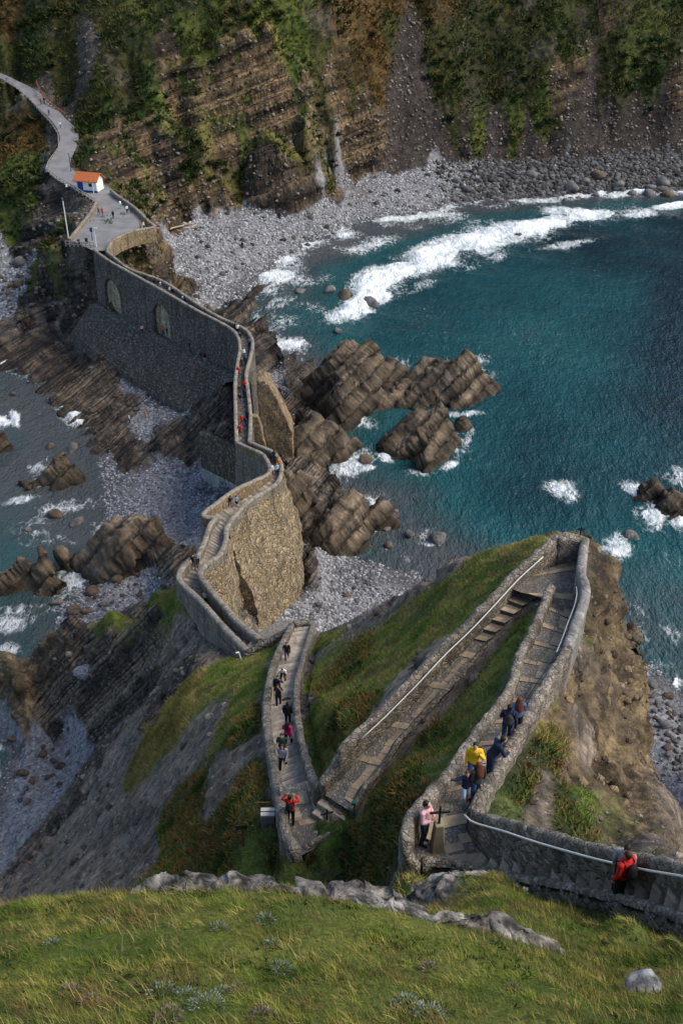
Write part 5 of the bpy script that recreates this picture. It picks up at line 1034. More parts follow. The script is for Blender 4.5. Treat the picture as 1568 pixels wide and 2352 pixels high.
sea_rock([(695,930),(740,965),(790,987),(832,958),(885,910),(903,850)], [(690,900,2),(720,860,4.5),(750,825,6.5),(800,800,8.5),(850,778,10),(868,800,7.5),(897,830,3)], 'largest bedded rock stack, jutting from the water right of the footbridge', [(800,890,6),(850,850,6.5),(760,910,4.5),(830,920,3)])
sea_rock([(885,945),(960,942),(1010,932),(1045,942),(1110,915),(1124,860)], [(890,890,1.5),(940,870,2),(960,850,3.5),(1000,820,5.5),(1014,850,3),(1045,825,7),(1080,812,7.5),(1103,840,4.5),(1124,838,1.8)], 'outermost twin finned rock with white surf on its right end', [(1050,880,5),(1090,880,3),(960,900,1.8),(1000,880,3.5)])
sea_rock([(866,1035),(905,1055),(960,1072),(1000,1072),(1045,1040),(1070,990)], [(885,1000,2),(920,965,3.2),(960,950,4),(1000,938,6.2),(1032,950,5),(1036,975,3),(1068,963,1.6)], 'slanting three ridged rock standing alone in open teal water', [(970,1010,5),(1010,1010,3),(920,1010,2),(1040,1000,2)])
sea_rock([(650,1080),(720,1090),(760,1066),(800,1045),(832,1030)], [(640,1000,5),(690,950,5),(720,945,5.5),(760,970,5),(790,1000,3.5),(825,1015,1)], 'striped rounded rock between the bridge buttress and the channel', [(720,1010,4.6),(690,1050,3),(760,1030,2.5)])
sea_rock([(700,1290),(760,1302),(800,1285),(850,1230),(878,1155)], [(703,1230,2.5),(738,1180,5),(790,1130,6.5),(830,1140,6),(870,1133,4.2)], 'broad tilted slab rock beside the pebble cove under the golden wall', [(770,1220,4.6),(820,1190,4.2),(740,1260,2)])
sea_rock([(668,1262),(700,1255),(718,1235),(724,1200)], [(656,1088,11),(690,1090,9.5),(708,1110,7.2),(720,1150,4.6)], 'steep dark crag leaning against the golden retaining wall', [(690,1170,5),(675,1220,3)], 3)
sea_rock([(62,1132),(100,1116),(135,1136),(165,1120),(170,1085)], [(72,1105,1),(110,1062,3),(140,1045,3.5),(150,1075,2.5),(167,1070,2)], 'pair of tilted fins in the shallows of the left bay', [])
sea_rock([(-70,1390),(0,1372),(60,1360),(110,1330),(146,1290)], [(-60,1330,3),(0,1310,3),(50,1285,4),(95,1263,5.2),(106,1290,2.5),(145,1260,3)], 'long ridged rock cut by the left picture edge', [])
sea_rock([(190,1320),(235,1362),(300,1372),(335,1345),(400,1300)], [(178,1275,2),(230,1230,4.5),(270,1190,6.5),(330,1188,7),(362,1195,7),(392,1230,6),(430,1268,7)], 'big overhanging bedded rock between left cove and boulders', [(300,1270,5),(350,1270,5),(250,1300,3)])
sea_rock([(-40,1052),(18,1042)], [(-40,1005,2.5),(-10,998,2.8),(10,1003,2),(19,1018,1.2)], 'dark low rock cut by the left edge above the fins', [], 1.5)
sea_rock([(1462,1152),(1500,1150),(1514,1122)], [(1474,1112,2),(1503,1095,3.2)], 'narrow upright rock in the foam near the right edge', [], 1.2)
sea_rock([(1502,1162),(1540,1200),(1600,1190)], [(1512,1138,1.2),(1550,1128,2.),(1600,1140,2.6)], 'wide dark ledge awash in foam at the right edge', [], 1.2)
sea_rock([(1428,1490),(1466,1486),(1470,1460)], [(1434,1448,3),(1458,1436,3.4)], 'dark knob of rock at the foot of the right crag', [], 1.5)
# ---- stones
def stone_mesh(seed, sub=2, flat=.7):
    r = np.random.default_rng(seed); bm = bmesh.new(); bmesh.ops.create_icosphere(bm, subdivisions=sub, radius=1)
    V = np.array([v.co[:] for v in bm.verts], np.float32); F = np.array([[v.index for v in f.verts] for f in bm.faces]); bm.free()
    off = r.random() * 100
    for _ in range(5):                                    # chop facets
        n = r.normal(size=3); n /= np.linalg.norm(n); d = V @ n; lim = r.uniform(.55, .85); V = V - np.outer(np.maximum(d - lim, 0), n)
    V = V * (1 + .16 * fbm(V * 1.3, 3, off=off))[:, None]; V *= [1, r.uniform(.65, .95), flat * r.uniform(.7, 1.1)]
    return V.astype(np.float32), F
PROT = [stone_mesh(i, 2) for i in range(8)]; SMALL = [stone_mesh(20 + i, 1, .75) for i in range(6)]
BOULD = []
for i, (V, F) in enumerate(PROT):
    c = lerp3((.07, .066, .066), (.20, .19, .185), n01(fbm(V * 1.2, 3, off=i * 3))); BOULD.append(mesh_np('boulder', V, F, M_boulder, c, False))
    c = lerp3((.05, .038, .03), (.16, .115, .078), n01(fbm(V * 1.2, 3, off=i * 5))); BOULD.append(mesh_np('boulder', V, F, M_boulder, c, False))
def gz(x, y, up=0.):
    """height of the finished ground near x, y"""
    return float(ground(np.array([x]), np.array([y]))[0])
def boulder(x, y, z, r, label, group, brown=False):
    me = BOULD[2 * int(rng.integers(8)) + (1 if brown else 0)]
    o = link('boulder', me, None, (x, y, z)); o.scale = (r, r * rng.uniform(.8, 1.1), r * rng.uniform(.75, 1.05)); o.rotation_euler = (rng.uniform(-.3, .3), rng.uniform(-.3, .3), rng.uniform(0, 6.3))
    return tag(o, label, 'boulder', group)
def strew(n, poly, rr, label, group, brown=.3, zmax=9, sink=.25):
    """n boulders inside a surveyed outline (bearings at sea level)"""
    P2 = np.array(poly, float); k = 0; tries = 0; placed = []
    while k < n and tries < 6000:
        tries += 1; u, v = rng.uniform(P2.min(0), P2.max(0)); ins = False; m = len(P2)
        for i in range(m):
            a, b = P2[i], P2[(i + 1) % m]
            if (a[1] > v) != (b[1] > v) and u < (b[0] - a[0]) * (v - a[1]) / (b[1] - a[1]) + a[0]: ins = not ins
        if not ins: continue
        z = 1.5
        for _ in range(4): q = P(u, v, z); z = np.clip(gz(q[0], q[1]), -.3, zmax)
        r = rr[0] + (rr[1] - rr[0]) * rng.random() ** 2.6
        if any((q[0] - a) ** 2 + (q[1] - b) ** 2 < (.75 * (r + c)) ** 2 for a, b, c in placed): continue
        placed.append((q[0], q[1], r)); boulder(q[0], q[1], z + r * sink, r, label, group, rng.random() < brown); k += 1
strew(95, [(1080,372),(1300,362),(1568,352),(1568,440),(1350,448),(1150,455),(1040,440),(1000,400)], (.6, 2.6), 'grey boulder on the rocky shore under the far right cliff', 'boulders under the far right cliff', .15)
strew(24, [(0,600),(60,590),(100,620),(90,680),(40,720),(0,700)], (.6, 2.0), 'brown or grey boulder on the left shore below the road', 'boulders below the road', .5)
strew(60, [(1480,1560),(1520,1590),(1568,1620),(1568,1800),(1540,1760),(1500,1660)], (.22, .75), 'rounded boulder on the shore below the right crag', 'boulders below the right crag', .35)
strew(16, [(235,1330),(330,1320),(330,1370),(200,1420),(150,1420)], (.35, 1.3), 'brown boulder behind the rock fin at left', 'boulders behind the fin', .8)
strew(22, [(680,1310),(760,1310),(900,1330),(860,1400),(720,1430),(650,1420)], (.25, .6), 'pale rounded stone on the cove under the golden wall', 'large stones in the right cove', .1)
strew(18, [(30,1690),(170,1700),(130,1840),(20,1860)], (.3, .9), 'dark boulder in the shaded cove at the far left', 'boulders in the shaded cove', .5)
strew(20, [(260,850),(400,900),(430,950),(300,960),(230,900)], (.3, 1.0), 'weathered boulder among the dipping beds left of the bridge', 'boulders left of the bridge', .5)
for i, (u, v, r, w) in enumerate([(838,1056,1.5,'round rock in the channel between two large stacks'),(1005,1234,1.7,'domed brown rock awash above the grassy lip'),(940,1227,1.0,'low rock just left of the domed brown rock'),(890,1252,.8,'small rock off the tip of the pebble cove'),(888,1214,.7,'small rock below the tilted slab rock'),(850,698,2.6,'flat rock in the surf, right of its neighbour'),(790,680,2.6,'wedge rock at the left end of the white surf'),(755,668,1.8,'dark rock beside the wedge rock in the surf'),(690,668,1.6,'dark rock in streaky foam off the beach'),(1190,539,1.3,'lone dark rock inside the long white breaker'),(775,760,1.1,'small dark rock in calm water above the largest stack'),(1447,1232,1.3,'dark rock awash left of the narrow upright rock'),(128,1182,1.2,'round dark rock in the left bay foam'),(176,1199,1.4,'low rock beside the round one in the left bay'),(130,1384,1.0,'dark rock in the channel left of the boulders'),(115,1027,.9,'small rock upstream of the twin fins'),(165,1030,1.3,'dark rock near the beds in the left bay'),(65,1216,.7,'smallest rock in the left bay foam'),(30,905,.8,'tiny rock in the upper left bay'),(905,1176,.9,'jagged rock off the tilted slab rock')]):
    q = P(u, v, .1); boulder(q[0], q[1], .1, r, w, 'single rocks in the water', i % 3 == 0)
def merged_stones(name, pts, size, mat, c0, c1, label):
    Vs, Fs_, Cs = [], [], []; b = 0; n = len(pts); s = size[0] + (size[1] - size[0]) * rng.random(n) ** 2; pid = rng.integers(0, len(SMALL), n); a = rng.uniform(0, 6.28, n)
    for k in range(len(SMALL)):
        ii = np.nonzero(pid == k)[0]; V, F = SMALL[k]
        ca, sa = np.cos(a[ii]), np.sin(a[ii]); X = V[None, :, 0] * ca[:, None] - V[None, :, 1] * sa[:, None]; Y = V[None, :, 0] * sa[:, None] + V[None, :, 1] * ca[:, None]
        W_ = np.stack([X, Y, np.broadcast_to(V[None, :, 2], X.shape)], -1) * s[ii, None, None] + pts[ii][:, None]
        t_ = rng.random(len(ii)) ** 1.4; cc = np.asarray(c0)[None] * (1 - t_[:, None]) + np.asarray(c1)[None] * t_[:, None]
        Vs.append(W_.reshape(-1, 3)); Cs.append(np.repeat(cc, len(V), 0)); Fs_.append((F[None] + (np.arange(len(ii)) * len(V))[:, None, None] + b).reshape(-1, 3)); b += len(ii) * len(V)
    o = link(name, mesh_np(name, np.vstack(Vs), np.vstack(Fs_), mat, np.vstack(Cs), False)); kind(o, 'stuff'); o['label'] = label; o['category'] = 'pebbles'; return o
ctr = p[Fq].mean(1); nrm = N0[Fq].mean(1); area = np.linalg.norm(np.cross(p[Fq[:, 2]] - p[Fq[:, 0]], p[Fq[:, 3]] - p[Fq[:, 1]]), axis=1) * .5
area = np.minimum(area, np.percentile(area, 99.5))
def pick(w, n):
    w = np.maximum(w, 0); i = rng.choice(len(w), n, p=w / w.sum()); s_, t_ = rng.random((2, n, 1)); f = Fq[i]
    return i, (p[f[:, 0]] * (1 - s_) + p[f[:, 1]] * s_) * (1 - t_) + (p[f[:, 3]] * (1 - s_) + p[f[:, 2]] * s_) * t_
patchy = n01(1.4 * fbm(ctr * .12, 3, off=91))
onland = (ctr[:, 2] > -.25)
wb_ = area * fp ** 2 * onland * (ctr[:, 1] > 180) * (ctr[:, 1] < 330) * (ctr[:, 2] < 6.5); rg_ = sstep(20, 52, ctr[:, 0])
i, q = pick(wb_ * (.4 + patchy) * (1 - .85 * rg_), 17000); merged_stones('pebbles', q, (.14, .55), M_boulder, (.13, .135, .145), (.52, .525, .54), 'grey and white cobbles covering the beach under the cliffs')
i, q = pick(wb_ * (.3 + patchy) * (.02 + rg_), 6500); merged_stones('rubble', q, (.25, 1.25), M_boulder, (.028, .027, .027), (.15, .147, .143), 'dark jumbled rocks of the shore under the far right cliff')
i, q = pick(area * fp ** 2 * onland * (ctr[:, 1] > 86) * (ctr[:, 1] < 180) * (ctr[:, 2] < 5) * (.3 + patchy), 15000); merged_stones('pebbles', q, (.09, .36), M_boulder, (.10, .105, .12), (.46, .47, .50), 'pale cobbles of the coves below the stairs and bridge')
i, q = pick(area * fp ** 2 * onland * (ctr[:, 1] < 86) * (ctr[:, 1] > 20) * (.3 + patchy), 6000); merged_stones('pebbles', q, (.06, .22), M_boulder, (.09, .095, .11), (.42, .43, .46), 'cobbles in the shaded cove and below the right crag')
wrk = (Wc['k'] + .5 * Wc['r'] + .4 * Wc['d'] + .4 * Wc['s'])[Fq].mean(1)
i, q = pick(area * wrk * (ctr[:, 1] > 180) * (ctr[:, 1] < 330) * (ctr[:, 2] > 4), 5000); merged_stones('rubble', q, (.12, .75), M_boulder, (.07, .055, .045), (.30, .26, .21), 'loose scree on the cliffs above the beach')
i, q = pick(area * ((Wc['s'] + Wc['c'] + .7 * Wc['d'])[Fq].mean(1)) * (ctr[:, 1] > 13) * (ctr[:, 1] < 110), 5000); merged_stones('rubble', q, (.02, .14), M_boulder, (.08, .07, .06), (.34, .31, .27), 'loose chips on the bare flanks of the islet')
i, q = pick(area * ((Wc['s'] + Wc['d'])[Fq].mean(1)) * (region == 2) * (ctr[:, 1] > 26) * (n01(1.6 * fbm(ctr * .25, 3, off=151)) ** 2), 1100); merged_stones('rubble', q, (.10, .5), M_boulder, (.05, .043, .038), (.27, .235, .20), 'broken blocks lying on the left flank of the islet')
i, q = pick(area * Wc['c'][Fq].mean(1) ** 2 * (region == 2) * (ctr[:, 1] > 16) * (n01(1.6 * fbm(ctr * .5, 3, off=157)) ** 2), 1500); merged_stones('rubble', q, (.05, .34), M_boulder, (.05, .038, .025), (.30, .22, .13), 'tan stones sticking out of the right crag')
# ------------------------------------------------------------------ grass and scrub
t = NT('grass_blades'); a = t.attr('tint', 'Color'); t.color(a).rough(.7); t.b.inputs['Specular IOR Level'].default_value = .15; M_blade = t.m
def blades(name, base, nor, size, cols, lean, width, label, k=1, seg=2, wind=(0, 0)):
    """k blades at each base point, merged: stuff nobody counts"""
    n = len(base) * k; B_ = np.repeat(base, k, 0).astype(np.float32); Nn = np.repeat(nor, k, 0); sz = np.repeat(size, k) * rng.uniform(.55, 1.25, n); C_ = np.repeat(cols, k, 0) * rng.uniform(.65, 1.35, (n, 1))
    if k > 1: B_ = B_ + rng.normal(size=(n, 3)) * (np.repeat(size, k)[:, None] * np.array([.28, .28, .05]))
    a = rng.uniform(0, 6.28, n); dirh = np.stack([np.cos(a), np.sin(a), 0 * a], 1); up = Nn * .5 + np.array([0, 0, .6]); l_ = np.abs(rng.normal(0, lean, n))[:, None]
    d = up + dirh * l_ + np.array([wind[0], wind[1], 0]); d /= np.linalg.norm(d, axis=1)[:, None]
    side = np.cross(d, rng.normal(size=(n, 3))); side /= np.linalg.norm(side, axis=1)[:, None] + 1e-6
    w = sz * width; bend = dirh * .25 + np.array([wind[0], wind[1], -.25]); rows = []
    for s_ in np.linspace(0, 1, seg + 1):
        c = B_ + d * (sz * s_)[:, None] + bend * (sz * s_ ** 2 * .5)[:, None]; ww = (w * (1 - s_ ** 1.5))[:, None] * .5
        rows += [c - side * ww, c + side * ww] if s_ < 1 else [c]
    V = np.stack(rows, 1); m = V.shape[1]; F = []
    o_ = np.arange(n)[:, None] * m
    quads = np.concatenate([o_ + np.array([[2 * j, 2 * j + 1, 2 * j + 3, 2 * j + 2]]) for j in range(seg - 1)], 0) if seg > 1 else np.zeros((0, 4), int)
    tip = o_ + np.array([[2 * seg - 2, 2 * seg - 1, 2 * seg]]); nq, ntp = len(quads), len(tip)
    me = bpy.data.meshes.new(name); me.vertices.add(n * m); me.vertices.foreach_set('co', V.reshape(-1).astype(np.float32)); li = np.concatenate([quads.ravel(), tip.ravel()]).astype(np.int32)
    me.loops.add(len(li)); me.loops.foreach_set('vertex_index', li); me.polygons.add(nq + ntp); me.polygons.foreach_set('loop_start', np.concatenate([np.arange(nq) * 4, nq * 4 + np.arange(ntp) * 3]).astype(np.int32)); me.update(calc_edges=True)
    c4 = np.ones((n * m, 4), np.float32); c4[:, :3] = np.repeat(np.clip(C_, 0, 1), m, 0)
    at_ = me.color_attributes.new('tint', 'FLOAT_COLOR', 'POINT'); at_.data.foreach_set('color', c4.ravel()); me.materials.append(M_blade)
    o = link(name, me); kind(o, 'stuff'); o['label'] = label; o['category'] = 'vegetation'; return o
gm_f = gmask[Fq].mean(1)
def vary(q, pal, sc, off):
    """grass tints drifting between the given greens and straws"""
    a = n01(1.2 * fbm(q * sc, 4, off=off)) * (len(pal) - 1.001); i = a.astype(int); f = (a - i)[:, None]; pal = np.array(pal)
    return pal[i] * (1 - f) + pal[i + 1] * f
PAL_N = [(.045, .080, .010), (.09, .13, .018), (.14, .16, .030), (.23, .20, .062), (.10, .125, .022), (.15, .105, .045), (.06, .09, .014)]
# hill in front
sel_ = (region == 1) & (ctr[:, 1] > 3.5)
rockcrop = 0
i, q = pick(area * sel_ * (.35 + n01(fbm(ctr * .9, 3, off=14))), GRASS_N)
clump = n01(1.5 * fbm(q * 3.2, 2, off=45))
blades('grass', q, nrm[i], np.full(len(q), .112) * (.35 + .55 * n01(fbm(q * .8, 3, off=4)) + .6 * clump), vary(q, PAL_N, .75, 55) * (.58 + .90 * clump)[:, None], .45, .048, 'long wind combed grass on the near slope', 1, 2, (-.28, -.10))
# islet flanks
isl = (region == 2) & (ctr[:, 1] < 112)
wg = (Wc['g'] + Wc['y'])[Fq].mean(1) * gm_f; wh = (Wc['h'] + Wc['o'])[Fq].mean(1) * gm_f; wy = Wc['y'][Fq].mean(1)
onwalk = np.zeros(len(ctr), bool)
for j in np.nonzero(isl)[0]:
    c, jj, d = _kd.find((ctr[j, 0], ctr[j, 1], 0)); onwalk[j] = d < .45
free = isl & ~onwalk
i, q = pick(area * free * (wg > .08) * wg ** .8, 38000)
blades('grass', q, nrm[i], np.full(len(q), .17), vary(q, [(.05, .095, .011), (.10, .155, .020), (.18, .19, .040), (.29, .25, .085), (.13, .10, .04), (.08, .13, .018)], .35, 31), .7, .12, 'short turf on the flanks of the islet', 4, 1)
i, q = pick(area * free * (wh > .12) * wh, 24000)
blades('scrub', q, nrm[i], np.full(len(q), .20) * (.6 + .9 * n01(fbm(q * .7, 2, off=6))), vary(q, [(.035, .058, .011), (.075, .105, .02), (.14, .105, .028), (.20, .115, .036), (.08, .115, .022), (.13, .125, .034)], .5, 37), .9, .22, 'dark heather and scrub beside the zigzag path', 5, 1)
i, q = pick(area * free * (wy > .2) * wy, 5000)
blades('grass', q, nrm[i], np.full(len(q), .28), vary(q, [(.10, .10, .025), (.22, .19, .06), (.33, .27, .11)], .4, 39), .6, .10, 'pale dry grass on the left flank of the islet', 5, 1)
# taller straw stems and broad weeds among the near turf
i, q = pick(area * sel_ * (n01(1.6 * fbm(ctr * .7, 3, off=64)) ** 3), 9000); blades('grass', q, nrm[i], np.full(len(q), .24), vary(q, [(.22, .17, .06), (.38, .31, .13), (.16, .12, .05)], .8, 51), .45, .022, 'dry straw stems in the near turf', 1, 2, (-.25, -.08))
i, q = pick(area * sel_ * (n01(1.8 * fbm(ctr * .9, 3, off=94)) ** 4), 2600); blades('weeds', q, nrm[i], np.full(len(q), .075), vary(q, [(.025, .05, .010), (.05, .085, .016), (.11, .08, .035)], .9, 57), 1.3, .36, 'broad leaved weeds in the near turf', 7, 1)
ws = (Wc['s'] + .5 * Wc['c'] + .3 * Wc['d'])[Fq].mean(1)
i, q = pick(area * free * (ctr[:, 1] > 14) * ws * (n01(2. * fbm(ctr * .35, 3, off=161)) ** 3), 5500)
blades('grass', q, nrm[i], np.full(len(q), .20), vary(q, [(.06, .085, .016), (.16, .15, .045), (.26, .215, .085), (.09, .07, .03)], .4, 67), .7, .12, 'thin tufts on the bare soil of the islet', 5, 1)
# mainland
ml = (region == 5) & (ctr[:, 1] < 345)
wo = Wc['o'][Fq].mean(1)
i, q = pick(area * ml * gm_f * (.25 + n01(1.5 * fbm(ctr * .12, 3, off=19))), 26000)
ko = wo[i][:, None]; base_c = vary(q, [(.016, .030, .007), (.034, .055, .010), (.065, .085, .018), (.10, .085, .025), (.028, .045, .010)], .05, 23)
rust = vary(q, [(.045, .038, .012), (.10, .06, .018), (.15, .085, .028)], .06, 29)
blades('scrub', q, nrm[i], np.full(len(q), .9) * (.5 + 1.0 * n01(fbm(q * .12, 2, off=16))), base_c * (1 - ko) + rust * ko, 1.0, .4, 'gorse, bracken and rough grass on the mainland cliffs', 5, 1)
# separate bushes on the cliffs
i, q = pick(area * ml * gm_f * (n01(2.2 * fbm(ctr * .06, 3, off=119)) ** 3) * (ctr[:, 2] > 8), 1300)
blades('bushes', q + np.array([0, 0, .35]), nrm[i], np.full(len(q), 1.15) * rng.uniform(.6, 1.5, len(q)), vary(q, [(.012, .026, .007), (.022, .04, .010), (.05, .06, .016), (.05, .036, .012), (.02, .035, .009)], .3, 123), 1.6, .42, 'gorse bushes dotted over the mainland cliffs', 42, 1)
# ------------------------------------------------------------------ people
def cloth(name, c, rough=.85): 
    if name not in bpy.data.materials: plain(name, c, rough, .3, 9., .4)
    return bpy.data.materials[name]
PALETTE = {'black': (.012, .012, .014), 'charcoal': (.03, .032, .036), 'navy': (.012, .018, .045), 'jeans': (.05, .09, .19), 'darkjeans': (.018, .03, .065), 'white': (.72, .72, .70), 'grey': (.30, .31, .34), 'pink': (.62, .36, .42), 'hotpink': (.52, .015, .10), 'red': (.50, .015, .012), 'yellow': (.75, .46, .015), 'lightblue': (.34, .44, .58), 'orange': (.60, .16, .02), 'denim': (.06, .10, .22), 'green': (.025, .05, .035), 'purple': (.09, .02, .09), 'palejeans': (.22, .30, .42), 'brown': (.10, .06, .035), 'beige': (.35, .28, .2)}
HAIRC = {'dark': (.016, .011, .009), 'brown': (.045, .022, .012), 'auburn': (.10, .032, .014), 'blond': (.34, .20, .085), 'ginger': (.30, .09, .03), 'greyhair': (.25, .24, .23)}
M_skin = plain('skin', (.46, .26, .18), .6, .12, 12.); M_eye = plain('eye', (.02, .015, .012), .3, .1)
def pal(k): return cloth('cloth_' + k, PALETTE[k])
def hairm(k): return cloth('hair_' + k, HAIRC[k], .55)
V3 = lambda *a: np.array(a, float)
def pose_joints(kind_):
    """joints in metres, figure faces -Y, standing height about 1.72"""
    J = dict(pel=V3(0, 0, .95), wai=V3(0, .0, 1.10), che=V3(0, .0, 1.32), nek=V3(0, .01, 1.48), hed=V3(0, -.02, 1.61))
    for s, n in ((-1, 'L'), (1, 'R')):
        J['sh' + n] = V3(s * .185, .01, 1.41); J['el' + n] = V3(s * .235, .03, 1.13); J['wr' + n] = V3(s * .24, -.05, .89); J['ha' + n] = V3(s * .235, -.075, .80)
        J['hp' + n] = V3(s * .095, 0, .92); J['kn' + n] = V3(s * .10, -.02, .50); J['an' + n] = V3(s * .105, .03, .085); J['to' + n] = V3(s * .115, -.13, .03)
    def arm(n, el, wr, ha): J['el' + n], J['wr' + n], J['ha' + n] = V3(*el), V3(*wr), V3(*ha)
    def leg(n, kn, an, to): J['kn' + n], J['an' + n], J['to' + n] = V3(*kn), V3(*an), V3(*to)
    if kind_ in ('walk', 'walk2'):
        a, b = ('L', 'R') if kind_ == 'walk' else ('R', 'L'); s = -1 if a == 'L' else 1
        leg(a, (s * .10, -.20, .52), (s * .10, -.27, .10), (s * .105, -.43, .06)); leg(b, (-s * .10, .03, .50), (-s * .10, .30, .16), (-s * .105, .19, .03))
        arm(a, (s * .24, .14, 1.16), (s * .23, .17, .92), (s * .22, .16, .83)); arm(b, (-s * .24, -.06, 1.14), (-s * .20, -.25, .98), (-s * .18, -.33, .93))
    if kind_ == 'bend':
        for k, d in (('wai', -.10), ('che', -.24), ('nek', -.34), ('hed', -.43)): J[k][1] += d; J[k][2] += d * .35
        for n, s in (('L', -1), ('R', 1)):
            J['sh' + n] += V3(0, -.29, -.10); arm(n, (s * .27, -.38, 1.04), (s * .17, -.46, .84), (s * .13, -.50, .76)); leg(n, (s * .14, -.26, .55), (s * .13, -.10, .09), (s * .14, -.27, .03))
        J['pel'][1] += .08; J['anL'] += V3(0, -.2, 0); J['toL'] += V3(0, -.2, 0)
    if kind_ == 'phone': arm('R', (.29, -.10, 1.20), (.17, -.20, 1.44), (.12, -.16, 1.54)); leg('L', (-.10, -.14, .51), (-.10, -.16, .09), (-.105, -.32, .04))
    if kind_ == 'bothup':
        for n, s in (('L', -1), ('R', 1)): arm(n, (s * .33, -.10, 1.34), (s * .20, -.19, 1.54), (s * .12, -.17, 1.62))
    if kind_ == 'cross':
        arm('L', (-.27, -.04, 1.16), (-.06, -.24, 1.14), (.03, -.25, 1.15)); arm('R', (.27, -.04, 1.16), (.08, -.22, 1.19), (-.02, -.25, 1.21))
    if kind_ == 'spread':
        arm('L', (-.42, -.02, 1.36), (-.62, -.05, 1.42), (-.71, -.06, 1.45)); arm('R', (.38, 0, 1.18), (.50, -.04, 1.02), (.55, -.06, .95)); leg('L', (-.10, -.18, .53), (-.10, -.20, .12), (-.105, -.36, .07)); leg('R', (.10, .0, .5), (.11, .18, .13), (.115, .05, .03))
    if kind_ == 'lean':
        for k, d in (('wai', -.09), ('che', -.20), ('nek', -.27), ('hed', -.35)): J[k][1] += d; J[k][2] += d * .22
        for n, s in (('L', -1), ('R', 1)): J['sh' + n] += V3(0, -.23, -.05); arm(n, (s * .26, -.32, 1.10), (s * .14, -.50, 1.08), (s * .08, -.56, 1.10))
    return J
RAD = dict(pel=.145, wai=.125, che=.150, nek=.055, hed=.10, sh=.062, el=.043, wr=.029, ha=.03, hp=.090, kn=.058, an=.040, to=.034)
ICO = {}
def ico(n=2):
    if n not in ICO:
        bm = bmesh.new(); bmesh.ops.create_icosphere(bm, subdivisions=n, radius=1); ICO[n] = ([v.co[:] for v in bm.verts], [tuple(v.index for v in f.verts) for f in bm.faces]); bm.free()
    return ICO[n]
def ball(m, c, r):
    V, F = ico(); r = np.ones(3) * r; m.add([tuple(np.array(v) * r + c) for v in V], F)
def limb(m, a, b, ra, rb, n=5):
    for t_ in np.linspace(0, 1, n + 1):
        ball(m, a + (b - a) * t_, ra + (rb - ra) * t_)
    m.tube([tuple(a), tuple(b)], [ra, rb], 12)
def fused(name, m, voxel, smooth=2):
    """one continuous surface out of the overlapping volumes"""
    me = bpy.data.meshes.new(name); me.from_pydata(m.v, [], m.f); o = bpy.data.objects.new(name, me); COL.objects.link(o)
    r = o.modifiers.new('r', 'REMESH'); r.mode = 'VOXEL'; r.voxel_size = voxel; s = o.modifiers.new('s', 'SMOOTH'); s.factor = .5; s.iterations = smooth
    out = bpy.data.meshes.new_from_object(o.evaluated_get(bpy.context.evaluated_depsgraph_get())); bpy.data.objects.remove(o); out.name = name
    out.polygons.foreach_set('use_smooth', np.ones(len(out.polygons), bool)); return out
def ell(m, c, r, M_=None):
    V, F = ico(3); m.add([tuple(np.array(v) * r + c) for v in V], F)
def torso(m, J, g=0., low=.0):
    for a, b, ra, rb in (('pel', 'wai', .150, .130), ('wai', 'che', .130, .150)):
        for t_ in np.linspace(0, 1, 5):
            c = J[a] * (1 - t_) + J[b] * t_; r = ra * (1 - t_) + rb * t_; ell(m, c, (r * 1.12 + g, r * .74 + g, .11 + g))
    ell(m, J['che'] + V3(0, 0, .06), (.17 + g, .105 + g, .10 + g)); limb(m, J['shL'], J['shR'], .06 + g, .06 + g)
def head_mesh(m, J):
    h = J['hed']; ell(m, h + V3(0, .012, .03), (.078, .096, .095)); ell(m, h + V3(0, -.022, -.045), (.060, .068, .075)); ell(m, h + V3(0, -.052, -.085), (.034, .030, .028))
    ell(m, h + V3(0, -.098, -.022), (.014, .020, .026)); ell(m, h + V3(0, -.083, .020), (.058, .014, .014)); ell(m, h + V3(0, -.086, -.066), (.026, .012, .010))
    for s in (-1, 1): ell(m, h + V3(s * .080, .012, -.012), (.010, .022, .032))
    limb(m, J['nek'] - V3(0, 0, .04), h - V3(0, 0, .05), .056, .052, 3)
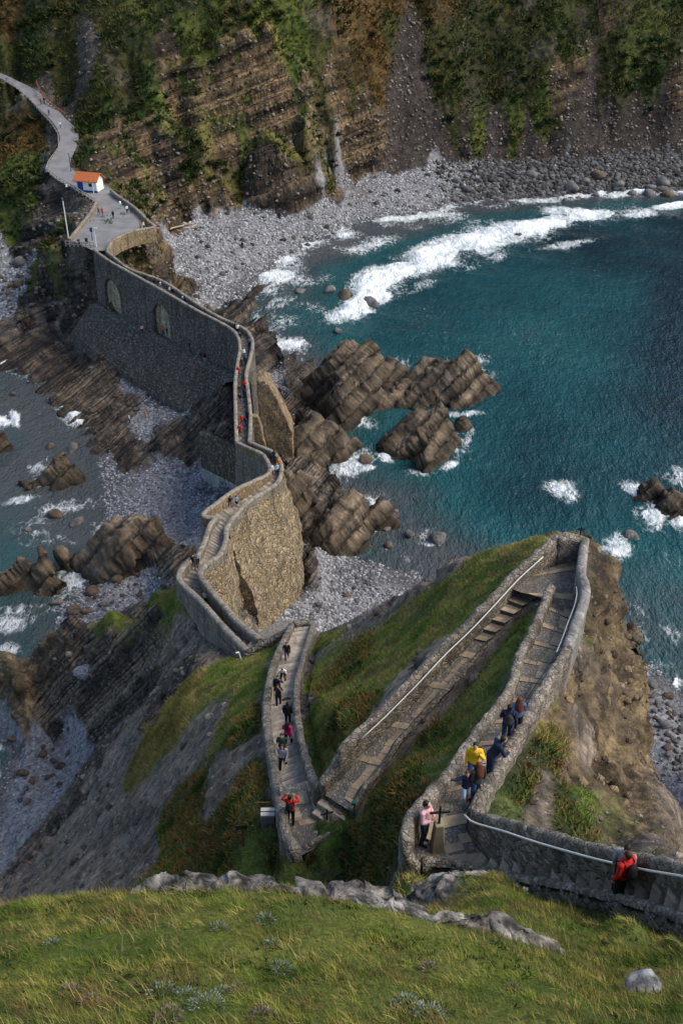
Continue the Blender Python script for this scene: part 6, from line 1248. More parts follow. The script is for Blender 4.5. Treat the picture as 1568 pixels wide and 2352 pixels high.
def build_pose(k):
    J = pose_joints(k); D = {}
    m = MB(); torso(m, J); head_mesh(m, J)
    for n, s in (('L', -1), ('R', 1)):
        limb(m, J['sh' + n], J['el' + n], .054, .041); limb(m, J['el' + n], J['wr' + n], .041, .027); d = J['ha' + n] - J['wr' + n]; d /= np.linalg.norm(d)
        limb(m, J['wr' + n], J['ha' + n] - d * .015, .026, .030, 2)
        limb(m, J['hp' + n], J['kn' + n], .088, .056); limb(m, J['kn' + n], J['an' + n], .056, .038); limb(m, J['an' + n] - V3(0, 0, .04), J['to' + n], .036, .030, 3)
    body = fused('body', m, .013)
    # five fingers on each hand
    f = MB()
    for n, s in (('L', -1), ('R', 1)):
        w, h = J['wr' + n], J['ha' + n]; d = (h - w) / np.linalg.norm(h - w); ax = np.cross(d, V3(s, 0, 0)); ax = ax / np.linalg.norm(ax) if np.linalg.norm(ax) > .3 else V3(0, -1, 0); pa = np.cross(ax, d)
        for i, (o, L) in enumerate(((-.027, .062), (-.009, .074), (.009, .070), (.026, .054))):
            a = h + ax * o - d * .01; b = a + d * (L * .5 + .01) - pa * s * .006; c = b + d * L * .42 - pa * s * .026; f.tube([tuple(a), tuple(b), tuple(c)], [.0095, .0088, .0065], 6)
        a = w + d * .035 + ax * -.02; b = a - ax * .030 + d * .018; c = b - ax * .008 + d * .034; f.tube([tuple(a), tuple(b), tuple(c)], [.011, .010, .007], 6)
    bm = bmesh.new(); bm.from_mesh(body); me2 = bpy.data.meshes.new('f'); me2.from_pydata(f.v, [], f.f); bm.from_mesh(me2); bm.to_mesh(body); bm.free(); D['body'] = body
    for part, cfg in (('jacket', (.019, True)), ('shirt', (.016, True)), ('tee', (.016, False))):
        g, longs = cfg; m = MB(); torso(m, J, g); J2 = J
        for n in 'LR':
            limb(m, J['sh' + n], J['el' + n], .058 + g * .8, .048 + g * .7) if longs else limb(m, J['sh' + n], J['sh' + n] * .45 + J['el' + n] * .55, .060 + g, .056 + g)
            if longs: limb(m, J['el' + n], J['wr' + n], .046 + g * .7, .036 + g * .5)
        if part == 'jacket': ell(m, J['nek'] - V3(0, 0, .0), (.080, .08, .05)); ell(m, J['pel'] - V3(0, 0, .0), (.178, .132, .10))
        D[part] = fused(part, m, .016, 3)
    for part, cut in (('trousers', 1.), ('shorts', .62)):
        m = MB(); ell(m, J['pel'], (.178, .128, .12))
        for n in 'LR':
            limb(m, J['hp' + n], J['kn' + n], .102, .074)
            if cut == 1.: limb(m, J['kn' + n], J['an' + n] + V3(0, 0, .02), .072, .056)
        if cut < 1:
            m = MB(); ell(m, J['pel'], (.18, .13, .12))
            for n in 'LR': limb(m, J['hp' + n], J['hp' + n] * .35 + J['kn' + n] * .65, .108, .10)
        D[part] = fused(part, m, .016, 3)
    m = MB()
    for n in 'LR':
        a, t_ = J['an' + n], J['to' + n]; limb(m, a - V3(0, -.02, .045), t_ - V3(0, 0, 0), .046, .040, 3); limb(m, a, a - V3(0, 0, .04), .048, .048, 2)
    D['shoes'] = fused('shoes', m, .014, 1)
    h = J['hed']; m = MB(); ell(m, h + V3(0, .026, .045), (.088, .098, .092)); ell(m, h + V3(0, .05, -.01), (.080, .07, .08)); D['hair'] = fused('hair', m, .013, 2)
    m = MB(); ell(m, h + V3(0, .026, .045), (.092, .100, .092)); 
    for t_ in np.linspace(0, 1, 6):
        c = h * (1 - t_) + (J['che'] + V3(0, .15, -.02)) * t_; ell(m, c + V3(0, .06 * (1 - t_) + .02, 0), (.095 + .035 * t_ * (1 - t_) * 4, .055, .08))
    for s in (-1, 1): limb(m, h + V3(s * .075, .02, .02), J['che'] + V3(s * .10, -.06, .10), .03, .028)
    D['long_hair'] = fused('long_hair', m, .014, 3)
    for s in (-1, 1):
        m = MB(); ell(m, h + V3(s * .030, -.088, .004), (.010, .006, .007)); me = bpy.data.meshes.new('eye'); me.from_pydata(m.v, [], m.f); D['eye%d' % s] = me
    # backpack worn on the back
    m = MB(); c = (J['che'] + J['wai']) / 2 + V3(0, .20, .04); lean_ = J['che'] - J['wai']; ell(m, c, (.15, .10, .23)); ell(m, c + V3(0, .07, -.06), (.11, .06, .12)); D['bag'] = fused('bag', m, .016, 3)
    m = MB()
    for s in (-1, 1): m.tube([tuple(J['sh' + ('L' if s < 0 else 'R')] * .72 + J['nek'] * .28 + V3(0, .12, -.02)), tuple(J['sh' + ('L' if s < 0 else 'R')] * .72 + J['nek'] * .28 + V3(0, .0, .075)), tuple(J['che'] + V3(s * .12, -.165, 0)), tuple(J['wai'] + V3(s * .17, -.02, -.02)), tuple(J['wai'] + V3(s * .12, .14, -.02))], .018, 6)
    me = bpy.data.meshes.new('strap'); me.from_pydata(m.v, [], m.f); D['strap'] = me
    for me in D.values(): me.materials.append(M_skin)
    D['J'] = J; return D
POSE = {}
def put(name, me, mat, parent):
    o = link(name, me, parent); o.material_slots[0].link = 'OBJECT'; o.material_slots[0].material = mat; return o
def on_floor(u, v, key):
    A, B = WALK[key]; n = 600; ii = np.linspace(0, 1, len(A)); q = np.linspace(0, 1, n)
    A2 = np.stack([np.interp(q, ii, A[:, k]) for k in range(3)], 1); B2 = np.stack([np.interp(q, ii, B[:, k]) for k in range(3)], 1)
    ts = np.linspace(.16, .84, 15); G = A2[:, None] * (1 - ts)[None, :, None] + B2[:, None] * ts[None, :, None]
    a, b = proj(G); d = (a - u) ** 2 + (b - v) ** 2; i = np.unravel_index(np.argmin(d), d.shape); return G[i]
def person(u, v, where, rz, pose, top, bottom, hair, label, scale=1., style='jacket', legs='trousers', long=False, shoes='black', bag=None, baglabel=None, group=None, strap=None, dz=0.):
    if pose not in POSE: POSE[pose] = build_pose(pose)
    D = POSE[pose]
    if isinstance(where, str): q = on_floor(u, v, where)
    elif isinstance(where, tuple): q = np.array(where)
    else: q = P(u, v, where)
    r = empty('person', (q[0], q[1], q[2] + .02 + dz), label, 'person', group, math.radians(rz)); scale = scale * (.87 if q[1] < 70 else .94); r.scale = (scale,) * 3
    put('body', D['body'], M_skin, r); put(style, D[style], pal(top), r); put(legs, D[legs], pal(bottom), r); put('shoes', D['shoes'], pal(shoes), r)
    put('long_hair' if long else 'hair', D['long_hair' if long else 'hair'], hairm(hair), r); [put('eye', D['eye%d' % s], M_eye, r) for s in ((-1, 1) if q[1] < 70 else ())]
    if bag:
        b = empty('backpack', r.location, baglabel, 'backpack', None, math.radians(rz)); b.scale = (scale,) * 3; put('bag', D['bag'], pal(bag), b); put('strap', D['strap'], pal(bag), b)
    return r
person(658, 1518, 'D', 5, 'walk', 'black', 'jeans', 'dark', 'person in black jumper and blue jeans, topmost on the crowded stair', style='shirt')
person(651, 1568, 'D', -5, 'bend', 'white', 'black', 'dark', 'person in white t-shirt stooping on the crowded stair', style='tee')
person(640, 1600, 'D', 10, 'phone', 'navy', 'charcoal', 'dark', 'person in navy hoodie behind the long haired woman on the stair')
person(641, 1622, 'D', 0, 'phone', 'charcoal', 'black', 'brown', 'person with long brown hair and purple bag on the stair', style='tee', long=True, bag='purple', baglabel='purple bag carried by the long haired person on the stair')
person(661, 1666, 'D', 178, 'stand', 'black', 'black', 'dark', 'person all in black standing with back turned on the stair')
person(660, 1714, 'D', 165, 'walk', 'hotpink', 'black', 'dark', 'person in hot pink jacket climbing the crowded stair', long=True)
person(650, 1744, 'D', 0, 'walk2', 'green', 'charcoal', 'dark', 'person in dark green t-shirt just behind the grey top woman', style='tee')
person(650, 1770, 'D', -8, 'walk', 'grey', 'black', 'brown', 'person in grey top and black leggings with white shoes', style='shirt', long=True, shoes='white')
person(668, 1893, tuple(P(668, 1893, 51.0)), 172, 'bothup', 'red', 'black', 'dark', 'person in red jacket on the lower landing, hands to face', bag='black', baglabel='black backpack on the red jacket at the lower landing')
person(972, 1938, tuple(P(972, 1938, 59.9)), 62, 'cross', 'pink', 'darkjeans', 'dark', 'person in pink shirt with folded arms beside the cross', style='shirt')
person(1064, 1845, 'B', 8, 'spread', 'navy', 'lightblue', 'auburn', 'child in navy coat reaching out to the wall', .78, shoes='red')
person(1084, 1797, 'B', -10, 'phone', 'yellow', 'jeans', 'dark', 'person in bright yellow jacket and jeans on the upper ramp', .95)
person(1104, 1848, 'B', 205, 'stand', 'charcoal', 'jeans', 'auburn', 'person with long auburn hair and dark jacket at the wall corner', .95, long=True)
person(1152, 1806, 'B', 105, 'lean', 'navy', 'darkjeans', 'dark', 'person in navy jacket leaning over the outer wall')
person(1160, 1708, 'B', 172, 'walk', 'navy', 'darkjeans', 'dark', 'person in navy jacket with grey backpack walking up the ramp', shoes='white', bag='charcoal', baglabel='grey backpack on the navy jacketed walker')
person(1189, 1692, 'B', 185, 'walk2', 'denim', 'black', 'auburn', 'person with long auburn hair, denim jacket and black shorts', .97, legs='shorts', long=True, shoes='white')
person(1412, 2082, 'A', 215, 'stand', 'red', 'black', 'brown', 'person in red jacket on the lower right steps', .95, bag='black', baglabel='black shoulder bag of the red jacket person on the steps')
person(1416, 2046, 'A', 150, 'stand', 'grey', 'black', 'dark', 'person in pale top half hidden behind the red jacket', .88, style='shirt')
person(474, 1390, 'E', 10, 'walk', 'white', 'black', 'ginger', 'person in white top with ginger hair alone on the lower stair', style='shirt', long=True, shoes='black')
person(443, 1304, 'E', 20, 'walk2', 'black', 'darkjeans', 'dark', 'person in black t-shirt at the stair bend', style='tee')
person(455, 1300, 'E', 15, 'walk', 'grey', 'black', 'brown', 'person in pale grey top at the stair bend', style='shirt', long=True)
person(530, 1167, 'G', 190, 'walk', 'charcoal', 'palejeans', 'dark', 'person in dark top and pale jeans on the wide steps', style='tee')
person(544, 1167, 'G', 175, 'walk2', 'lightblue', 'black', 'dark', 'person in light blue shirt and black shorts on the wide steps', style='shirt', legs='shorts')
for u, v, rz, ps_, top_c, bot, hr, lb, lg in [(625,1093,0,'walk','white','black','dark','person in black and white at the foot of the narrow bend',False),(637,1091,10,'walk2','lightblue','charcoal','blond','person in pale blue shirt at the foot of the narrow bend',True),(640,1078,5,'stand','orange','darkjeans','ginger','person with orange top behind the pale blue shirt',False),(624,1066,175,'walk','navy','black','dark','person in navy just entering the narrow bend',False),(632,1058,180,'walk2','black','darkjeans','dark','person in black in the narrow bend, farthest of the bunch',True)]:
    person(u, v, 'G', rz, ps_, top_c, bot, hr, lb, long=lg)
for u, v, rz, ps_, top_c, bot, hr, lb, lg in [(551,1000,0,'walk','red','black','dark','person in bright red at the near end of the bridge',False),(556,978,5,'walk2','red','darkjeans','brown','person in red shirt second in line on the bridge',True),(564,982,180,'walk','navy','jeans','dark','person in navy beside the second red shirt',False),(569,968,175,'stand','black','black','dark','person in black by the right parapet near the bridge end',False),
    (552,927,0,'walk','black','jeans','dark','person in black and jeans alone mid bridge left',False),(551,908,10,'walk2','charcoal','darkjeans','brown','person in charcoal behind the lone black walker',True),(562,915,178,'walk','navy','black','dark','person in navy under the steep buttress',False),(563,896,180,'stand','red','black','dark','person in dark red by the buttress top',False),
    (547,864,0,'walk','red','black','brown','person in red where the bridge deck narrows',False),(556,845,5,'walk2','charcoal','black','dark','person in charcoal above the narrow deck',False),(563,840,180,'walk','navy','darkjeans','dark','person in navy above the narrow deck',False),(561,822,0,'stand','white','jeans','dark','person in white top near the bridge bend',True),
    (573,798,180,'walk','denim','black','dark','person in denim jacket by the right parapet at the bend',False),(553,785,0,'walk2','black','charcoal','dark','person in black just below the bridge bend',False),(546,766,20,'walk','white','black','brown','person in white at the bridge bend, nearer',True),(541,760,200,'walk','charcoal','black','dark','person in charcoal at the bridge bend, farther',False),
    (425,695,45,'walk','white','jeans','brown','person in white shirt on the sloping far bridge',True),(432,692,220,'walk2','navy','black','dark','person in navy beside the white shirt on the far bridge',False),(402,676,40,'walk','black','darkjeans','dark','person in black on the far bridge',False),(396,672,45,'walk2','white','black','dark','person in white cap and top on the far bridge',False),(373,662,50,'walk','white','orange','dark','person in white and orange on the far bridge',False),(358,655,225,'walk','charcoal','black','dark','person in charcoal higher on the far bridge',False),(338,643,225,'stand','black','jeans','dark','person in black higher still on the far bridge',False),(308,628,45,'walk','black','black','dark','person in black nearest the car park on the bridge',False)]:
    person(u, v, 'bridge', rz, ps_, top_c, bot, hr, lb, long=lg)
def led_z(u, v, z): return tuple(P(u, v, z))
for u, v, z, rz, ps_, top_c, bot, lb in [(328,766,9.9,200,'stand','pink','black','person in pink on the ledge between the arches'),(376,768,9.7,180,'stand','orange','darkjeans','person in orange on the ledge below the second arch'),(386,772,9.7,185,'stand','navy','black','person in navy, left of the blue pair below the second arch'),(392,773,9.7,170,'stand','lightblue','black','person in light blue by the second arch'),(438,806,9.7,200,'walk','black','charcoal','person in black under the bridge wall'),(462,828,9.6,190,'walk','charcoal','brown','person in dark clothes with brown trousers under the bridge wall'),(471,832,9.6,180,'stand','black','beige','person in black with beige trousers under the bridge wall'),
    (228,494,17.2,160,'walk','brown','black','person in brown jacket, left of the two on the car park'),(236,495,17.2,170,'walk2','red','black','person in dark red, right of the two on the car park'),(261,502,17.3,180,'stand','black','black','person in black alone in the middle of the car park'),(277,478,16.9,30,'walk','white','palejeans','person in white on the car park'),(293,489,17.1,200,'walk2','white','black','person in white and black near the car park wall'),(287,464,16.8,120,'stand','black','jeans','person in black by the upper car park wall'),(300,468,16.8,120,'stand','charcoal','black','person in charcoal further along the car park wall'),(331,527,17.8,60,'stand','yellow','black','person with yellow bag at the lower car park corner'),(338,522,17.7,80,'stand','black','darkjeans','person in black at the lower car park corner'),(324,532,17.8,100,'stand','navy','black','person in navy seated low at the car park corner'),
    (95,240,24.9,0,'walk','red','black','person in red on the high road'),(103,238,25.0,10,'walk2','black','black','person in black on the high road'),(114,266,23.1,180,'walk','denim','darkjeans','person in blue on the high road bend'),(140,294,21.5,190,'walk2','white','jeans','person in white lower on the high road'),(155,438,16.8,60,'stand','white','black','person in white by the car park fence')]:
    person(u, v, z, rz, ps_, top_c, bot, ('dark', 'brown')[int(u) % 2], lb)
for u, v, rz, top_c, lb in [(557,573,180,'navy','lone person in dark blue on the shingle beach'),(299,975,120,'white','person in white among the dipping beds left of the bridge'),(365,893,150,'black','person in black below the masonry apron'),(388,878,170,'charcoal','person in charcoal on the rocks below the apron'),(335,962,100,'orange','person in orange among the dipping beds'),(250,300,20,'white','person in white and black on the grassy spur above the hut')]:
    z = 20. if v == 300 else 1.
    for _ in range(8): q = P(u, v, z); z = gz(q[0], q[1]); z = min(max(z, -.2), 30)
    person(u, v, tuple(P(u, v, z)), rz, 'stand', top_c, 'black', 'dark', lb, dz=.25)
# ------------------------------------------------------------------ small built things
M_white = plain('white_paint', (.58, .58, .56), .5, .12, 4.); M_wood = plain('weathered_wood', (.20, .15, .10), .85, .4, 5., .4); M_greywood = plain('grey_fence_wood', (.27, .25, .22), .85, .35, 5., .4)
M_rust = plain('rusty_iron', (.16, .06, .025), .8, .4, 8., .3); M_iron = plain('black_iron', (.015, .015, .016), .55, .2); M_conc = plain('mossy_concrete', (.23, .20, .14), .9, .45, 5., .5)
M_gpaint = plain('green_paint', (.01, .12, .06), .5, .2); M_blue = plain('blue_paint', (.015, .05, .22), .5, .2); M_steel = plain('galvanised_steel', (.45, .46, .47), .4, .15, 5., 0, .6); M_rope = plain('white_rope', (.66, .65, .62), .7, .15, 30.); M_cable = plain('dark_cable', (.03, .03, .032), .6, .2)
def cross(u, v, z, h, hb, label, rz=0):
    q = P(u, v, z); r = empty('cross', tuple(q), label, 'cross', None, rz); m = MB(); m.add([(-.17 * hb, -.17 * hb, 0), (.17 * hb, -.17 * hb, 0), (.17 * hb, .17 * hb, 0), (-.17 * hb, .17 * hb, 0), (-.11 * hb, -.11 * hb, hb), (.11 * hb, -.11 * hb, hb), (.11 * hb, .11 * hb, hb), (-.11 * hb, .11 * hb, hb)], [(3, 2, 1, 0), (4, 5, 6, 7), (0, 1, 5, 4), (1, 2, 6, 5), (2, 3, 7, 6), (3, 0, 4, 7)]); m.build('plinth', M_conc, r, .02)
    m = MB(); m.box((0, 0, hb + h / 2 - .03), (.05, .05, h)); m.box((0, -.004, hb + h * .62), (h * .78, .045, .06)); m.build('iron_cross', M_iron, r, .006); return r
cross(1003, 1950, 59.9, .62, .95, 'black iron cross on a tall concrete plinth by the upper landing', .1)
cross(751, 1902, 51.05, .60, .42, 'small black cross on a stub plinth at the lower landing', .3)
cross(1330, 1237, 56.4, .42, .22, 'small black cross on the end wall of the lookout')
def rail(pts, r, label, mat, posts=True, cat='handrail', name='handrail', proud=0):
    L = resample(pts, step=.4, smooth=True); o = empty(name, tuple(L[0]), label, cat); m = MB(); m.tube([tuple(q) for q in L], r, 6); adopt(m.build('rail', mat, None, 0, True), o)
    if posts:
        for i in range(2, len(L), 5):
            m = MB(); q = L[i]; m.tube([tuple(q - np.array([0, 0, .015])), (q[0] - .03, q[1] + .10, q[2] - .10)], .012, 6); adopt(m.build('bracket', M_steel, None), o)
    return o
def inner(key, off, dz, a=0., b=1.):
    L = resample(LN[key] if isinstance(key, str) else key, 80); n = len(L); L = L[int(a * (n - 1)):int(b * (n - 1)) + 1]; Q = shift(L, off); Q[:, 2] += dz; return Q
rail(inner('C_out', -.30, -.10, .10, .84), .026, 'long white handrail on the wall of the middle ramp', M_white)
rail(inner('A_up', .29, -.16, .0, 1.), .024, 'white rope running along the dark wall of the lower right steps', M_rope, False, 'rope', 'rope')
_bo = LN['B_out']; rail(inner(_bo, .30, -.22, .20, .46), .022, 'short white rope on the rendered wall near the lookout', M_rope, False, 'rope', 'rope')
rail(inner(_bo, .32, -.30, .46, .92), .016, 'dark cable along the outer wall of the upper ramp', M_cable, False, 'cable', 'cable')
# green post, sign, board, pipe
q = P(813, 1888, 52.0); r = empty('post', tuple(q), 'thin green metal post with a small box on top beside the landing', 'post'); m = MB(); m.box((0, 0, .45), (.045, .045, .95)); m.build('pole', M_gpaint, r); m = MB(); m.box((-.02, 0, .97), (.15, .12, .12)); m.build('cap_box', M_gpaint, r, .01)
q = P(560, 1962, 48.6); q[2] = gz(q[0], q[1]); r = empty('sign', tuple(q), 'small dark wooden sign on a rusty post in the scrub', 'sign'); m = MB(); m.box((0, 0, .55), (.06, .05, 1.1)); m.build('post', M_rust, r, .005); m = MB(); m.box((0, -.04, 1.18), (.42, .04, .24), .12); m.build('board', plain('dark_board', (.02, .017, .015), .7), r, .01)
q = P(620, 1950, 48.9); q[2] = gz(q[0], q[1]); r = empty('notice_board', tuple(q), 'sloping grey panel with pale bars beside the stair wall', 'notice board'); m = MB(); m.box((0, 0, .35), (.50, .30, .70)); m.build('base', plain('grey_panel', (.12, .13, .14), .7), r, .02)
for k, z_ in ((-.06, .74), (.10, .80)):
    m = MB(); m.box((0, k, z_), (.52, .13, .03), 0, Matrix.Rotation(.35, 3, 'X')); m.build('bar', plain('pale_panel', (.45, .45, .42), .7), r, .005)
q = P(590, 1895, 49.3); q[2] = gz(q[0], q[1]); r = empty('frame', tuple(q), 'thin rusty pipe frame standing in the scrub by the stair', 'pipe frame'); m = MB(); m.tube([(0, 0, 0), (0, 0, 1.0), (.62, .0, 1.0), (.62, .0, -.4)], .02, 6); m.build('pipe', M_rust, r)
q = P(552, 1530, 33.4); q[2] = gz(q[0], q[1]); r = empty('pipe', tuple(q), 'bent white drain pipe at the foot of the wall corner', 'pipe'); m = MB(); m.tube([(.12, .1, -.3), (0, 0, .55), (-.05, -.05, .85), (-.22, -.16, .90)], .06, 8); m.build('white_pipe', M_white, r)
# hut on the car park
q = P(208, 436, 16.75); hut = empty('hut', tuple(q), 'small white hut with orange tiled roof and blue door', 'hut', None, math.radians(-14))
M_wwall = plain('white_wall', (.68, .68, .66), .8, .12, 1.5); t = NT('roof_tiles'); v = t.pos(); wv = t.n('ShaderNodeTexWave'); t.l(v, wv.inputs[0]); wv.inputs['Scale'].default_value = 1.6; wv.inputs['Distortion'].default_value = 1.; t.color(t.mix(t.noise(v, 2.5, 4), (.34, .075, .028), (.62, .20, .075))); t.normal(t.bump(wv.outputs['Fac'], .8, .1)); M_tile = t.m
w, d, h = 5.0, 3.3, 2.5
m = MB(); m.add([(-w/2, -d/2, 0), (w/2, -d/2, 0), (w/2, d/2, 0), (-w/2, d/2, 0), (-w/2, -d/2, h), (w/2, -d/2, h), (w/2, d/2, h), (-w/2, d/2, h), (-w/2, 0, h + 1.25), (w/2, 0, h + 1.25)], [(0, 1, 5, 4), (1, 2, 6, 9, 5), (2, 3, 7, 6), (3, 0, 4, 8, 7), (4, 5, 9, 8), (6, 7, 8, 9)]); m.build('walls', M_wwall, hut)
m = MB(); e = .45
for s in (-1, 1):
    a, b = (h + 1.25 + .04), h - .25; V = [(-w/2 - e, 0, a), (w/2 + e, 0, a), (w/2 + e, s * (d/2 + e), b), (-w/2 - e, s * (d/2 + e), b)]; m.add(V + [(x_, y_, z_ + .14) for x_, y_, z_ in V], [(3, 2, 1, 0), (4, 5, 6, 7), (0, 1, 5, 4), (1, 2, 6, 5), (2, 3, 7, 6), (3, 0, 4, 7)])
m.build('roof', M_tile, hut)
m = MB(); m.box((-w/2 - .02, -.1, 1.15), (.06, 1.5, 2.3)); m.build('door', M_blue, hut, .01); m = MB(); m.box((-1.45, -d/2 - .02, 1.15), (1.3, .06, 2.3)); dr = m.build('door', M_blue, hut, .01)
m = MB(); m.box((1.0, -d/2 - .01, 1.55), (.9, .05, .75)); wn_ = m.build('window', plain('dark_glass', (.03, .035, .04), .2, .1), hut); m = MB()
for dx in (-.45, .45): m.box((1.0 + dx, -d/2 - .03, 1.55), (.08, .06, .83))
for dz in (-.4, .4): m.box((1.0, -d/2 - .032, 1.55 + dz), (.98, .06, .08))
m.build('frame', M_white, wn_); m = MB(); m.box((.5, -d/2 - .03, .18), (4.4, .05, .34)); m.build('plinth_band', M_blue, hut)
# fence and walls of the car park, kerbs
def fence(line, n, hgt, label, mat, top=.09):
    L = resample(line, n, smooth=False); f = empty('fence', tuple(L[0]), label, 'fence')
    for q in L: m = MB(); m.box((q[0], q[1], q[2] + hgt / 2), (.16, .16, hgt)); adopt(m.build('post', mat, None, .02), f)
    for zz_ in (.45, .95):
        m = MB(); m.tube([(q[0], q[1], q[2] + hgt * zz_) for q in L], top, 6); adopt(m.build('rail', mat, None), f)
    return f
fence([P(108, 396, 17.4), P(128, 412, 16.9), P(163, 434, 16.7), P(197, 454, 16.7), P(221, 470, 16.8)], 15, 1.15, 'wooden rail fence along the cliff side of the car park', M_greywood)
fence([P(152, 566, 17.9), P(218, 570, 18.2)], 8, 1.1, 'wooden rail fence at the lower corner of the car park', M_greywood)
fence([P(0, 186, 28.8), P(30, 197, 28.), P(70, 232, 25.4), P(96, 262, 23.4), P(120, 288, 21.6), P(135, 312, 20.3), P(136, 345, 18.9), P(112, 378, 17.8), P(106, 396, 17.4)], 36, .8, 'low wooden railing down the outer edge of the road', M_greywood, .06)
wall('low_wall', None, .55, 1.6, 'low ochre wall on the left edge of the car park', M_pier, M_cope, .6, .05, 'wall', None, np.array([P(221, 462, 17.8), P(208, 486, 17.9), P(185, 516, 18.1), P(160, 548, 18.7)]), 3)
wall('low_wall', None, .55, 2.4, 'long pale wall on the beach side of the car park', M_pier, M_cope, .6, .06, 'wall', None, np.array([P(255, 436, 17.5), P(268, 447, 17.6), P(300, 468, 17.8), P(322, 487, 18.0), P(340, 506, 18.3), P(356, 518, 18.6)]), 3)
wall('low_wall', None, .55, 3.0, 'curved ochre wall from the car park corner to the bridge', M_pier, M_cope, .6, .06, 'wall', None, np.array([P(356, 520, 18.6), P(320, 526, 18.7), P(285, 537, 18.9), P(258, 552, 19.2), P(246, 574, 19.4)]), 3)
def pole(u, v, z, h, r, mat, label, flag=None):
    q = P(u, v, z); o = empty('pole', tuple(q), label, 'pole'); m = MB(); m.lathe((0, 0, 0), [(r * 1.4, 0), (r * 1.3, .3), (r, .4), (r * .8, h)], 10); m.build('mast', mat, o)
    if flag: m = MB(); m.box((0, -r - .02, h - .45), (flag, .06, .8)); m.build('panel', mat, o)
    return o
pole(158, 548, 17.9, 7.2, .13, M_white, 'tall white mast at the corner of the car park'); pole(105, 396, 17.3, 4.2, .10, M_blue, 'blue post on the outer edge of the road'); pole(164, 393, 17.4, 4.2, .10, M_blue, 'blue post on the inner edge of the road')
pole(213, 553, 17.9, 2.6, .08, M_blue, 'thin blue sign post at the bridge mouth', .5)
q = P(222, 568, 18.2); o = empty('street_lamp', tuple(q), 'white street lamp at the mouth of the bridge', 'street lamp'); m = MB(); m.lathe((0, 0, 0), [(.14, 0), (.11, .4), (.08, 3.6)], 10); m.build('post', M_white, o); m = MB(); m.box((.25, -.1, 3.65), (.75, .25, .14)); m.build('lamp_head', M_white, o, .03)
q = P(218, 441, 16.7); o = empty('post', (q[0], q[1] - 1, q[2]), 'short white post in front of the hut', 'post'); m = MB(); m.lathe((0, 0, 0), [(.12, 0), (.1, .1), (.08, 2.2), (.0, 2.25)], 8); m.build('shaft', M_white, o)
for u, v, lb in ((200, 560, 'black litter bin left of the street lamp'), (182, 563, 'black litter bin nearer the fence corner')):
    q = P(u, v, 18.); o = empty('litter_bin', tuple(q), lb, 'bin'); m = MB(); m.lathe((0, 0, 0), [(.26, 0), (.30, .1), (.30, .85), (.24, .95)], 12); m.build('drum', M_iron, o); m = MB(); m.lathe((0, 0, .95), [(.32, 0), (.32, .08), (.2, .14)], 12); m.build('lid', M_iron, o)
# driftwood on the beach
for i, (u, v, a) in enumerate([(405, 512, .2), (414, 520, .8), (421, 516, -.3), (428, 524, .4), (398, 524, 1.2), (436, 515, .1), (410, 530, -.6), (444, 520, .9)]):
    q = P(u, v, 4.6); z = gz(q[0], q[1]); q = P(u, v, z + .2); m = MB(); L = rng.uniform(1.6, 3.4); m.tube([(-L / 2, 0, .0), (-L * .2, .06, .08), (L * .2, -.05, .05), (L / 2, .04, .12)], [.10, .17, .16, .09], 8); o = m.build('driftwood_log', plain('bleached_wood', (.42, .33, .21), .85, .3, 4., .3), None, 0, True, tuple(q)); o.rotation_euler = (0, rng.uniform(-.1, .1), a); tag(o, 'pale driftwood log stranded at the top of the beach', 'driftwood', 'driftwood on the beach')
# barrier mesh on the road
m = MB(); L = resample([P(85, 194, 28.2), P(95, 215, 26.8), P(110, 238, 25.), P(135, 255, 23.8), P(150, 266, 23.)], 14)
o = empty('barrier', tuple(L[0]), 'orange plastic barrier along the inner edge of the road', 'barrier')
for a, b in zip(L[:-1], L[1:]):
    c = (a + b) / 2; m.box((c[0], c[1], c[2] + .55), (np.linalg.norm(b - a) * .8, .10, .5), math.atan2(b[1] - a[1], b[0] - a[0])); m.box((a[0], a[1], a[2] + .5), (.12, .12, 1.0))
adopt(m.build('panels', plain('faded_orange', (.42, .16, .09), .7, .3), None), o)
t = NT('weathered_crest_rock'); v = t.pos(); a_ = t.attr('tint', 'Color'); n = t.noise(v, 5., 6, .7); cr = t.vor(v, 3.2, 'DISTANCE_TO_EDGE').outputs['Distance']
f_ = t.map(n, .36, .64, .22, 1.5); cc_ = t.n('ShaderNodeCombineColor')
for i in range(3): t.l(f_, cc_.inputs[i])
t.color(t.mix(1., a_, cc_.outputs[0], 'MULTIPLY')).rough(.95); t.normal(t.bump(n, .9, .06)); M_crest = t.m
